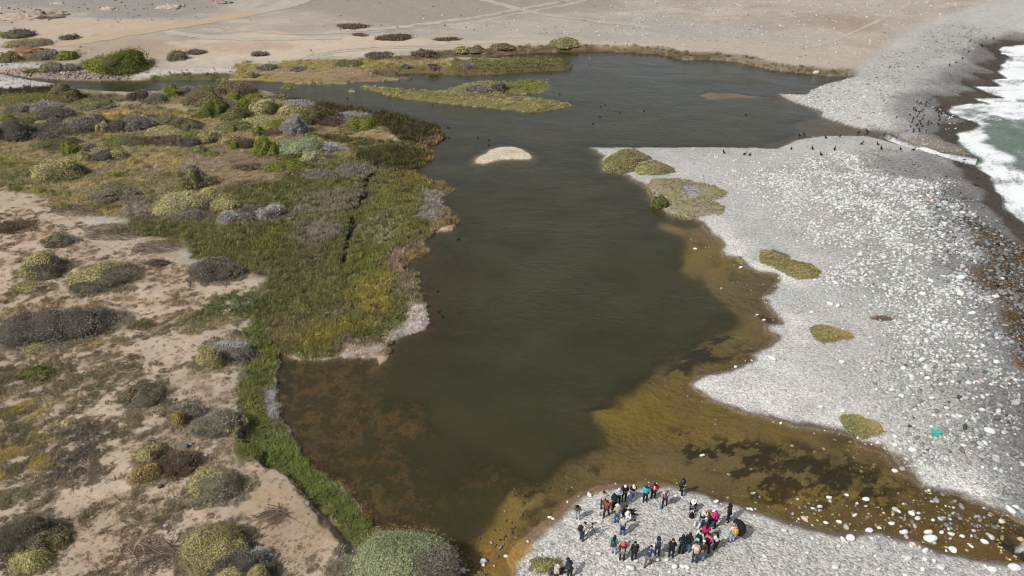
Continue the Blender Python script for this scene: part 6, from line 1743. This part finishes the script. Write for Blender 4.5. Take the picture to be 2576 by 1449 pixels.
BLK, JEAN, DJEAN, GREY = (46, 46, 48), (74, 104, 146), (54, 72, 102), (110, 110, 110)
P_ = lambda **k: queue_person(k)
P_(at=(1516,1281), rz=-10, arms='face', jc=(196,188,172), tc=DJEAN, hat=('cap',(48,56,76)), label='person in beige jacket and navy cap raising both hands to the face, back turned')
P_(at=(1525,1299), rz=150, arms='hip', legs='step', jc=(150,84,56), tc=BLK, coat=0.16, bulk=1.1, top='coat', hair=(70,44,34), longhair=1, shoe=(70,66,64), label='person in a rust brown coat with pale hem and black trousers')
P_(at=(1544,1284), rz=120, arms='front', jc=BLK, tc=(40,40,42), hat=('hood',(50,50,52)), coat=0.2, bulk=1.1, top='coat', label='person in a long black hooded coat behind the rust brown coat')
P_(at=(1554,1268), rz=175, arms='front', jc=(200,212,222), tc=BLK, hat=('beanie',(228,214,212)), scarf=(50,50,54), head=28, label='person in a pale blue patterned jacket with white cap and black collar')
P_(at=(1569,1260), rz=180, arms='front', jc=BLK, tc=(42,42,44), hat=('beanie',(244,244,244)), coat=0.1, bulk=1.08, head=26, label='person in black with a bright white hat holding a camera at the belly')
P_(at=(1589,1259), rz=190, legs='step', arms='front', tee=1, jc=(44,44,46), tc=JEAN, hat=('cap',(244,244,244)), top='t_shirt', shoe=(150,146,140), head=24, label='person in black T-shirt, white cap and blue jeans with folded arms')
P_(at=(1622,1262), rz=185, arms=('hip','front'), jc=(64,204,216), tc=BLK, bulk=1.1, hat=('hood',(48,60,80)), head=24, label='person in a turquoise jacket and black trousers facing the camera')
P_(at=(1642,1256), rz=180, arms='hip', jc=(150,42,58), tc=BLK, bulk=1.1, vest=(232,180,186), shoe=(226,222,218), head=22, label='person in a dark red jacket over a pink top, pale shoes')
P_(at=(1671,1273), rz=160, legs='step', arms='down', jc=(214,178,182), tc=BLK, vest=(120,66,140), hat=('beanie',(140,138,136)), head=26, label='person in pink and purple with grey cap and a blue bag, stepping forward')
P_(at=(1712,1244), rz=215, legs='step', arms='front', jc=(62,64,74), tc=BLK, coat=0.14, bulk=1.05, longhair=1, shoe=(240,238,236), label='long haired person in dark jacket and white shoes at the water edge')
P_(at=(1452,1307), rz=160, arms='front', lean=16, head=35, jc=(112,108,92), tc=(186,192,198), longhair=1, shoe=(214,210,206), label='person with long black hair in olive top and pale trousers, leftmost of the group')
P_(at=(1463,1359), rz=-60, arms='reach', lean=14, jc=(206,196,180), tc=DJEAN, head=20, label='person in beige top and jeans bending to a camera on a tripod')
P_(at=(1551,1314), rz=10, arms='front', jc=(192,180,166), tc=JEAN, hat=('brim',(244,232,206)), label='person with cream brimmed hat, beige top and jeans, back turned')
P_(at=(1569,1294), rz=-80, legs='flat', arms='front', lean=10, jc=(50,50,52), tc=BLK, label='person in black sitting on the gravel with legs stretched to the right')
P_(at=(1574,1310), rz=-75, legs='sit', arms='face', lean=8, jc=(238,240,246), tc=(180,190,214), hat=('hood',(250,250,250)), label='person in white hood sitting and holding a dark camera to the right')
P_(at=(1565,1345), rz=-15, arms='front', jc=(202,194,180), tc=JEAN, hat=('beanie',(44,50,70)), lean=8, head=26, shoe=(70,80,96), label='person in navy cap, beige jacket and jeans with a black waist bag')
P_(at=(1542,1394), rz=-30, arms='front', jc=(26,166,172), tc=(186,196,210), bulk=1.06, longhair=1, shoe=(236,236,236), label='person in teal jacket and pale blue trousers, back turned')
P_(at=(1564,1409), rz=-10, arms='front', jc=(120,44,56), tc=BLK, hat=('hood',(206,112,108)), label='person in dark red jacket with coral hood and black trousers')
P_(at=(1594,1409), rz=0, arms=('down','front'), jc=(52,52,54), tc=BLK, hair=(34,30,30), bulk=1.05, label='person all in black standing alone between coral hood and navy shirt')
P_(at=(1628,1424), rz=-30, legs='step', arms='fwd', lean=34, head=8, jc=(48,66,116), tc=(116,116,116), tee=1, top='shirt', print=1, label='person in navy shirt and grey trousers bending forward')
P_(at=(1652,1397), rz=-10, arms='front', jc=(206,200,242), tc=DJEAN, hat=('hood',(44,50,82)), bulk=1.06, coat=0.06, label='person in lavender jacket with navy head scarf')
P_(at=(1687,1402), rz=-20, arms='front', jc=(108,50,60), tc=BLK, label='person in burgundy jacket with a big black bag behind')
P_(at=(1713,1392), rz=-5, arms='front', jc=(46,48,50), tc=BLK, longhair=1, bulk=1.05, label='long haired person in black with grey pocket, right of the burgundy jacket')
P_(at=(1729,1387), rz=-25, arms='front', jc=(44,52,78), tc=(84,116,160), longhair=1, label='long haired person in navy jacket and light blue jeans')
P_(at=(1755,1380), rz=-35, arms='down', jc=(236,240,242), tc=DJEAN, label='person in white jacket with a black pack on the back')
P_(at=(1772,1364), rz=-5, arms='front', jc=(240,40,128), tc=BLK, longhair=1, bulk=1.06, label='person in bright pink jacket and black leggings, dark hair')
P_(at=(1777,1389), rz=-40, arms='front', jc=(232,92,160), tc=BLK, bulk=1.1, label='person in rose pink jacket with black pack at the right shoulder')
P_(at=(1798,1385), rz=30, arms='front', jc=(226,234,236), tc=BLK, longhair=1, shoe=(226,222,220), label='long haired person in white jacket and black trousers, right of the rose pink one')
P_(at=(1746,1415), rz=-10, legs='stand', arms='front', lean=22, jc=(222,220,212), tc=DJEAN, hair=(42,38,40), label='person in white sleeves bending with a beige backpack')
P_(at=(1763,1409), rz=-20, arms='front', lean=12, jc=(72,54,52), tc=(128,152,180), hat=('cap',(240,228,228)), label='person in dark brown top with white cap and light jeans')
P_(at=(1797,1328), rz=60, arms='front', lean=14, bulk=1.16, coat=0.12, jc=(246,36,150), tc=BLK, hat=('cap',(246,226,232)), label='person in magenta hooded coat with white cap')
P_(at=(1790,1312), rz=80, legs='crouch', arms='front', lean=10, jc=(46,46,48), tc=BLK, hat=('beanie',(100,112,118)), scarf=(206,100,106), label='person in black with grey cap and coral scarf behind the magenta coat')
P_(at=(1766,1301), rz=-100, legs='sit', arms='face', lean=14, jc=(218,214,212), tc=BLK, hat=('beanie',(206,206,210)), label='person with pale grey cap and pale top sitting with dark legs')
P_(at=(1757,1317), rz=150, legs='sit', arms='front', lean=24, jc=(176,186,196), tc=(214,218,226), hat=('hood',(186,194,204)), label='person in blue grey hoody sitting hunched forward')
P_(at=(1773,1330), rz=-20, legs='sit', arms='front', lean=10, jc=(36,62,64), tc=(40,46,48), hat=('cap',(188,240,228)), label='person in dark teal with a mint cap sitting on the gravel')
P_(at=(1743,1282), rz=150, legs='crouch', arms='front', lean=14, jc=(52,60,78), tc=(60,68,86), hat=('brim',(240,238,240)), vest=(240,186,186), label='person in navy with white brimmed hat and pink front, crouching alone')
P_(at=(1831,1312), rz=80, arms='front', jc=(42,42,44), tc=(40,40,42), coat=0.14, longhair=1, hat=('hood',(42,42,44)), h=1.72, label='person all in black standing by the stream, rightmost but one')
P_(at=(1840,1363), rz=20, arms='front', jc=(236,214,190), tc=(164,184,206), hat=('brim',(150,146,148)), label='person in cream top with yellow backpack and grey hat, rightmost of the group')
P_(at=(1397,1446), rz=-65, legs='flat', arms='front', lean=12, jc=(186,184,180), tc=(62,60,64), hat=('brim',(240,222,196)), label='person in cream hat and grey top sitting at the bottom edge')
P_(at=(1433,1455), rz=30, arms='front', lean=24, jc=(64,66,78), tc=(48,52,66), hat=('hood',(48,56,76)), label='person in navy hood leaning forward at the bottom edge')
meshes = run_jobs()
for i, p in enumerate(PEOPLE): finish_person(p, meshes[3 * i], meshes[3 * i + 1], meshes[3 * i + 2])
PX = {p['at']: p for p in PEOPLE}
wear_pack(PX[(1463,1359)], (54,50,48), 'black backpack worn by the person at the tripod')
wear_pack(PX[(1542,1394)], (96,80,84), 'grey purple backpack on the teal jacket')
wear_pack(PX[(1564,1409)], (160,154,148), 'light grey backpack on the person with coral hood', 0.9, drop=0.3)
wear_pack(PX[(1594,1409)], (44,44,46), 'black backpack on the person all in black', 0.9)
wear_pack(PX[(1652,1397)], (66,58,78), 'dark purple backpack on the lavender jacket', 0.95)
wear_pack(PX[(1687,1402)], (36,36,38), 'big black bag behind the burgundy jacket', 1.2)
wear_pack(PX[(1755,1380)], (38,42,52), 'black pack with mint top behind the white jacket', 1.1, (130,210,196))
wear_pack(PX[(1777,1389)], (34,34,36), 'black pack on the rose pink jacket', 1.0)
wear_pack(PX[(1746,1415)], (226,202,172), 'beige backpack with black straps on the bending person', 1.0)
wear_pack(PX[(1763,1409)], (176,104,80), 'tan leather bag on the person with white cap', 0.62, drop=0.4)
wear_pack(PX[(1772,1364)], (150,92,60), 'brown bag at the side of the bright pink jacket', 0.6, drop=0.5)
wear_pack(PX[(1840,1363)], (222,188,74), 'yellow backpack on the rightmost person', 0.9)
wear_pack(PX[(1565,1345)], (44,44,48), 'black waist bag on the navy capped person', 0.55, drop=0.75)
wear_pack(PX[(1729,1387)], (40,40,46), 'small black pack on the navy jacket', 0.7)
def on_ground(px_, py_):
    x, y, zz = land_pt(px_, py_); return Vector((float(x[0]), float(y[0]), float(zz[0])))
backpack(on_ground(1739,1302), 0.4, (40,40,42), 'round black backpack standing alone on the gravel', 1.0)
backpack(on_ground(1757,1345), -0.5, (214,226,222), 'white and green bag on the ground by the bright pink jacket', 0.9, rgb2=(40,72,64))
backpack(on_ground(1384,1446), 0.8, (110,84,130), 'purple bag beside the person sitting at the bottom edge', 0.7)
backpack(on_ground(1662,1280), 1.2, (70,140,206), 'blue bag beside the person in pink and purple', 0.55)
backpack(on_ground(1721,1234), 0.2, (150,220,70), 'lime green bag held by the long haired person at the water edge', 0.5)
J_ = PX[(1569,1260)]
small_camera(world_pt(J_['root'], J_['J']['spi'] + np.array([0, 0.27, 0.06])), J_['root'].rotation_euler.z, 'camera held at the belly of the person with bright white hat')
J_ = PX[(1574,1310)]
small_camera(world_pt(J_['root'], J_['J']['hea'] + np.array([0, 0.24, -0.02])), J_['root'].rotation_euler.z, 'long camera held by the sitting person in white hood', 0.22)
# tripod with camera
tp = on_ground(1487,1357)
root = empty('tripod', tp, math.radians(-60)); tag(root, 'black tripod with its legs spread on the gravel', 'tripod')
mt = cmat((44, 44, 46), 0.5)
for a in (90, 210, 330):
    V, Fq, q = [], [], []
    c_, s_ = math.cos(math.radians(a)), math.sin(math.radians(a))
    tube(V, Fq, q, [(0.03 * c_, 0.03 * s_, 1.25), (0.25 * c_, 0.25 * s_, 0.62), (0.46 * c_, 0.46 * s_, 0.0)], [0.024, 0.02, 0.014], 0, 6)
    add('leg', pymesh('leg', V, Fq, mt), None, root)
V, Fq, q = [], [], []; tube(V, Fq, q, [(0, 0, 0.85), (0, 0, 1.42)], [0.02, 0.02], 0, 8); add('centre_column', pymesh('centre_column', V, Fq, mt), None, root)
V, Fq, q = [], [], []; tube(V, Fq, q, [(0, 0, 1.40), (0, 0, 1.47)], [0.05, 0.04], 0, 8); add('head', pymesh('head', V, Fq, mt), None, root)
V, Fq, q = [], [], []; tube(V, Fq, q, [(0, 0, 1.44), (-0.05, -0.3, 1.34)], [0.014, 0.012], 0, 6); add('pan_handle', pymesh('pan_handle', V, Fq, mt), None, root)
small_camera(tp + Vector((0, 0, 1.53)), math.radians(-75), 'camera with long lens mounted on the tripod', 0.24)
# the black umbrella held over the rightmost person's shoulder
ux = on_ground(1853,1352)
root = empty('umbrella', ux + Vector((0, 0, 0.95)), 0.5); root.rotation_euler = (0.25, 0.75, -0.3)
tag(root, 'open black umbrella tilted behind the rightmost person', 'umbrella')
V, Fq = [], []; nu, nv = 16, 6
for s_, in ((1.0,), (0.97,)):
    for j in range(nv + 1):
        th = math.radians(62) * j / nv
        for i in range(nu):
            a = 2 * math.pi * i / nu; sc_ = 1 - (0.05 * (j / nv) ** 2 if i % 2 else 0)
            V.append((0.62 * s_ * math.sin(th) / math.sin(math.radians(62)) * math.cos(a) * sc_, 0.62 * s_ * math.sin(th) / math.sin(math.radians(62)) * math.sin(a) * sc_, 0.45 * (math.cos(th) - math.cos(math.radians(62))) / (1 - math.cos(math.radians(62))) * s_))
n_ = nu * (nv + 1)
for o_ in (0, n_):
    for j in range(nv):
        for i in range(nu):
            f_ = (o_ + j * nu + i, o_ + j * nu + (i + 1) % nu, o_ + (j + 1) * nu + (i + 1) % nu, o_ + (j + 1) * nu + i)
            Fq.append(f_ if o_ else f_[::-1])
add('canopy', pymesh('canopy', V, Fq, cmat((44, 44, 47), 0.7)), None, root)
V, Fq, q = [], [], []; tube(V, Fq, q, [(0, 0, 0.50), (0, 0, -0.45), (0.03, 0, -0.5), (0.06, 0, -0.46)], [0.008, 0.01, 0.014, 0.012], 0, 6)
add('shaft', pymesh('shaft', V, Fq, mt), None, root)
# sheet of paper lying by the bending person
pp = on_ground(1648,1414)
V, Fq = rounded_box(0.42, 0.2, 0.03, 0.25); o = add('white_board', pymesh('white_board', V, Fq, cmat((245,245,245))), None, None, pp + Vector((0, 0, 0.32))); o.rotation_euler = (0.1, 0.05, -0.5)
tag(o, 'white sheet held low in front of the person in navy shirt', 'sheet')

# teal crate stranded on the cobbles
cp = on_ground(2352, 1093)
root = empty('plastic_crate', cp + Vector((0, 0, 0.12)), 0.35); root.rotation_euler = (0.12, -0.1, -0.25); root.scale = (0.74,) * 3; tag(root, 'teal plastic crate lying on the grey cobbles', 'crate')
TEAL = cmat((84, 206, 186), 0.5)
def bar(nm, c, s):
    V = [(c[0] + sx * s[0] / 2, c[1] + sy * s[1] / 2, c[2] + sz * s[2] / 2) for sx in (-1, 1) for sy in (-1, 1) for sz in (-1, 1)]
    add(nm, pymesh(nm, V, [(0, 1, 3, 2), (4, 6, 7, 5), (0, 4, 5, 1), (2, 3, 7, 6), (0, 2, 6, 4), (1, 5, 7, 3)], TEAL, False), None, root)
for sx in (-1, 1):
    for sy in (-1, 1): bar('post', (sx * 0.40, sy * 0.27, 0.22), (0.07, 0.07, 0.44))
for zz in (0.03, 0.41):
    for sy in (-1, 1): bar('rail', (0, sy * 0.275, zz), (0.735, 0.05, 0.075))
    for sx in (-1, 1): bar('rail', (sx * 0.405, 0, zz), (0.05, 0.465, 0.075))
bar('crate_bottom', (0, 0, 0.02), (0.74, 0.48, 0.02))
for zz in (0.17, 0.28):
    for sx in (-1, 1): bar('slat', (sx * 0.405, 0, zz), (0.03, 0.465, 0.04))

# ------------------------------------------------------------------ birds
def bird_mesh(name, kind, seed):
    r = np.random.default_rng(seed); V, Fq, q = [], [], []
    if kind == 'cormorant':
        tube(V, Fq, q, [(0, -0.36, 0.10), (0, -0.26, 0.16), (0, -0.10, 0.26), (0, 0.06, 0.36), (0, 0.13, 0.46), (0, 0.13, 0.58), (0, 0.15, 0.66), (0, 0.20, 0.69), (0, 0.30, 0.67)],
             [0.03, 0.07, 0.13, 0.12, 0.07, 0.042, 0.045, 0.042, 0.008], 0, 8)
        for s in (-1, 1): tube(V, Fq, q, [(s * 0.06, -0.02, 0.22), (s * 0.07, 0.02, 0.0), (s * 0.08, 0.09, 0.0)], [0.03, 0.016, 0.02], 0, 5)
        for s in (-1, 1): tube(V, Fq, q, [(s * 0.10, 0.06, 0.38), (s * 0.13, -0.08, 0.27), (s * 0.07, -0.28, 0.17)], [0.03, 0.05, 0.015], 0, 5)
    elif kind == 'floating':
        tube(V, Fq, q, [(0, -0.24, 0.08), (0, -0.14, 0.08), (0, 0.02, 0.08), (0, 0.14, 0.10), (0, 0.17, 0.19), (0, 0.18, 0.25), (0, 0.22, 0.26), (0, 0.29, 0.25)],
             [0.02, 0.09, 0.13, 0.09, 0.04, 0.045, 0.04, 0.008], 0, 8)
    elif kind == 'gull':
        tube(V, Fq, q, [(0, -0.24, 0.17), (0, -0.12, 0.18), (0, 0.02, 0.20), (0, 0.12, 0.24), (0, 0.16, 0.32), (0, 0.20, 0.34), (0, 0.27, 0.32)], [0.02, 0.06, 0.09, 0.07, 0.045, 0.04, 0.008], 0, 8)
        for s in (-1, 1): tube(V, Fq, q, [(s * 0.03, 0, 0.14), (s * 0.03, 0.01, 0.0)], [0.012, 0.009], 0, 5)
    else:                                                       # heron
        tube(V, Fq, q, [(0, -0.30, 0.52), (0, -0.12, 0.60), (0, 0.08, 0.66), (0, 0.16, 0.80), (0, 0.10, 0.96), (0, 0.16, 1.06), (0, 0.38, 1.02)], [0.03, 0.10, 0.09, 0.04, 0.03, 0.045, 0.008], 0, 8)
        for s in (-1, 1): tube(V, Fq, q, [(s * 0.04, 0, 0.54), (s * 0.04, 0.03, 0.28), (s * 0.04, 0, -0.1)], [0.02, 0.014, 0.012], 0, 5)
    return pymesh(name, V, Fq, None)
M_BLACKB, M_GULL, M_HERON = cmat((34, 34, 36), 0.6, 'black_plumage'), cmat((225, 225, 225), 0.7, 'white_plumage'), cmat((150, 150, 152), 0.7, 'grey_plumage')
BM = {}
for k_, m_ in (('cormorant', M_BLACKB), ('floating', M_BLACKB), ('gull', M_GULL), ('heron', M_HERON)):
    BM[k_] = bird_mesh(k_, k_, 1); BM[k_].materials.append(m_)
def bird(kind, px_, py_, label, cat, group, rz=None, s=1.0, water=False):
    x, y, zz = land_pt(px_, py_, floor=0.0) if not water else (*[np.atleast_1d(v) for v in pix(px_, py_, 0.0)], np.zeros(1))
    o = bpy.data.objects.new({'cormorant': 'cormorant', 'floating': 'water_bird', 'gull': 'gull', 'heron': 'heron'}[kind], BM[kind]); COL.objects.link(o)
    o.location = (float(x[0]), float(y[0]), max(float(zz[0]), 0.0 if py_ > 0 and water else -2) - 0.015)
    o.rotation_euler = (0, 0, rng.uniform(0, 6.28) if rz is None else rz); o.scale = (s, s, s)
    return tag(o, label, cat, group)
Q4 = lambda x, y: (2108.5 + x / 5.5, 223.6 + y / 5.5)              # the close-up of the surf corner
FLOCK = [(1090,195),(1115,222),(1150,220),(1140,205),(1205,225),(1210,250),(1220,195),(1275,165),(1050,275),(1040,300),(1068,300),(1080,315),(1175,300),(1120,325),(1150,325),(1118,352),(1090,390),(990,370),
  (1040,415),(1030,435),(1020,470),(1115,460),(1135,455),(1165,425),(1185,380),(1080,515),(1100,505),(1138,495),(1000,530),(1165,530),(1120,570),(1040,575),(1035,605),(1120,600),(1210,600),(1245,470),(1285,485),(1245,505)]
for x_, y_ in FLOCK: bird('cormorant', *Q4(x_, y_), 'black cormorant in the dense flock on the dark shingle tongue', 'bird', 'cormorants of the flock on the dark shingle', s=0.72)
ORD2 = 'leftmost second third fourth fifth sixth seventh eighth ninth tenth eleventh twelfth thirteenth fourteenth fifteenth rightmost'.split()
def ordn(lst):
    for q, c_ in enumerate(sorted(lst)): yield (*c_, ORD2[q] if q in (0, len(lst) - 1) or q == 15 else ORD2[q] + ' from left')
for x_, y_, w_ in ordn(((1358,312),(1388,340),(1418,355),(1388,388),(1405,440),(1380,505),(1712,495))): bird('cormorant', *Q4(x_, y_), w_ + ' of the black cormorants between the dense flock and the surf', 'bird', 'cormorants between the flock and the surf', s=0.9)
for x_, y_, w_ in ordn(((1305,265),(1410,300),(1460,340),(1485,385),(1540,408),(1570,408),(1525,425),(1585,380),(1540,490),(1608,490),(1620,560),(1525,560),(1490,572),(1138,160),(1065,240),(1455,375))):
    bird('gull', *Q4(x_, y_), w_ + ' of the small white gulls on the dark shingle', 'bird', 'gulls on the dark shingle', s=0.9)
SPIT = [((1820,386),'lone black cormorant on the pale spit, leftmost of the row'),((1874,391),'black cormorant beside a crouching one on the spit'),((1886,393),'crouching black cormorant on the pale spit'),
 ((2043,376),'black cormorant with stretched neck on the pale spit below the shallows'),((2064,392),'black cormorant on the cobbles, nearest to the camera'),((2099,378),'black cormorant on pale cobbles right of the stretched one'),((2113,346),'tall black cormorant at the edge of the outlet shallows'),
 ((2076,349),'low black cormorant left of the tall one at the outlet'),((2010,344),'black cormorant wading in the shallows, left of two'),((2021,341),'black cormorant wading in the shallows, right of two'),((1990,378),'crouching black cormorant in the middle of the spit'),
 ((2168,364),'black cormorant spreading on the cobbles under the outlet'),((2207,366),'black cormorant on the cobbles beside the white water, left of three'),((2216,376),'black cormorant on the cobbles beside the white water, lower one'),((2264,378),'black cormorant on dark pebbles under the white water'),
 ((2298,380),'rightmost black cormorant under the white water'),((2180,333),'black cormorant on the wet outlet stones'),((2224,343),'black cormorant at the head of the white water'),((2160,337),'black cormorant on the brown shallow bar')]
for (x_, y_), l_ in SPIT: bird('cormorant', x_, y_, l_, 'bird', 'cormorants along the beach spit', s=1.0)
for x_, y_, w_ in ordn(((2440,105),(2468,116),(2470,120),(2436,133),(2420,150),(2404,160),(2388,166),(2498,99),(2480,98))): bird('cormorant', x_, y_, w_ + ' of the black cormorants on the far shingle', 'bird', 'cormorants on the far shingle', s=1.0)
for (x_, y_), l_ in (((874,249),'black water bird alone in the left arm of the lagoon'),((1088,266),'black water bird below the marsh island'),((1128,322),'black water bird by the reed point, upper one'),((1130,347),'black water bird by the reed point, lower one'),((1202,347),'black water bird above the shell islet, left'),
 ((1230,353),'black water bird above the shell islet, right'),((1229,367),'black water bird touching the shell islet'),((1408,237),'black water bird beside the tip of the marsh island'),((1387,186),'black water bird below the green peninsula'),((1511,270),'black water bird in open water, left one of a close pair'),
 ((1522,265),'black water bird in open water, right one of a close pair'),((1509,294),'black water bird under the close pair'),((1492,311),'black water bird farthest from the pair in open water'),((1559,285),'black water bird right of the close pair'),((1620,280),'black water bird in the middle of the wide upper lagoon'),
 ((1876,289),'black water bird near the beach point in the upper lagoon'),((1153,603),'black water bird off the stony marsh point'),((1101,735),'black water bird off the white crusted shore, topmost of three'),((1104,785),'black water bird off the white crusted shore, middle of three'),((1113,797),'black water bird off the white crusted shore, lowest of three')):
    bird('floating', x_, y_, l_, 'bird', 'water birds swimming on the lagoon', s=0.9, water=True)
bird('heron', 1484, 156, 'grey heron standing in the shallow water off the north bank', 'bird', None, 1.5, 1.3, water=True)
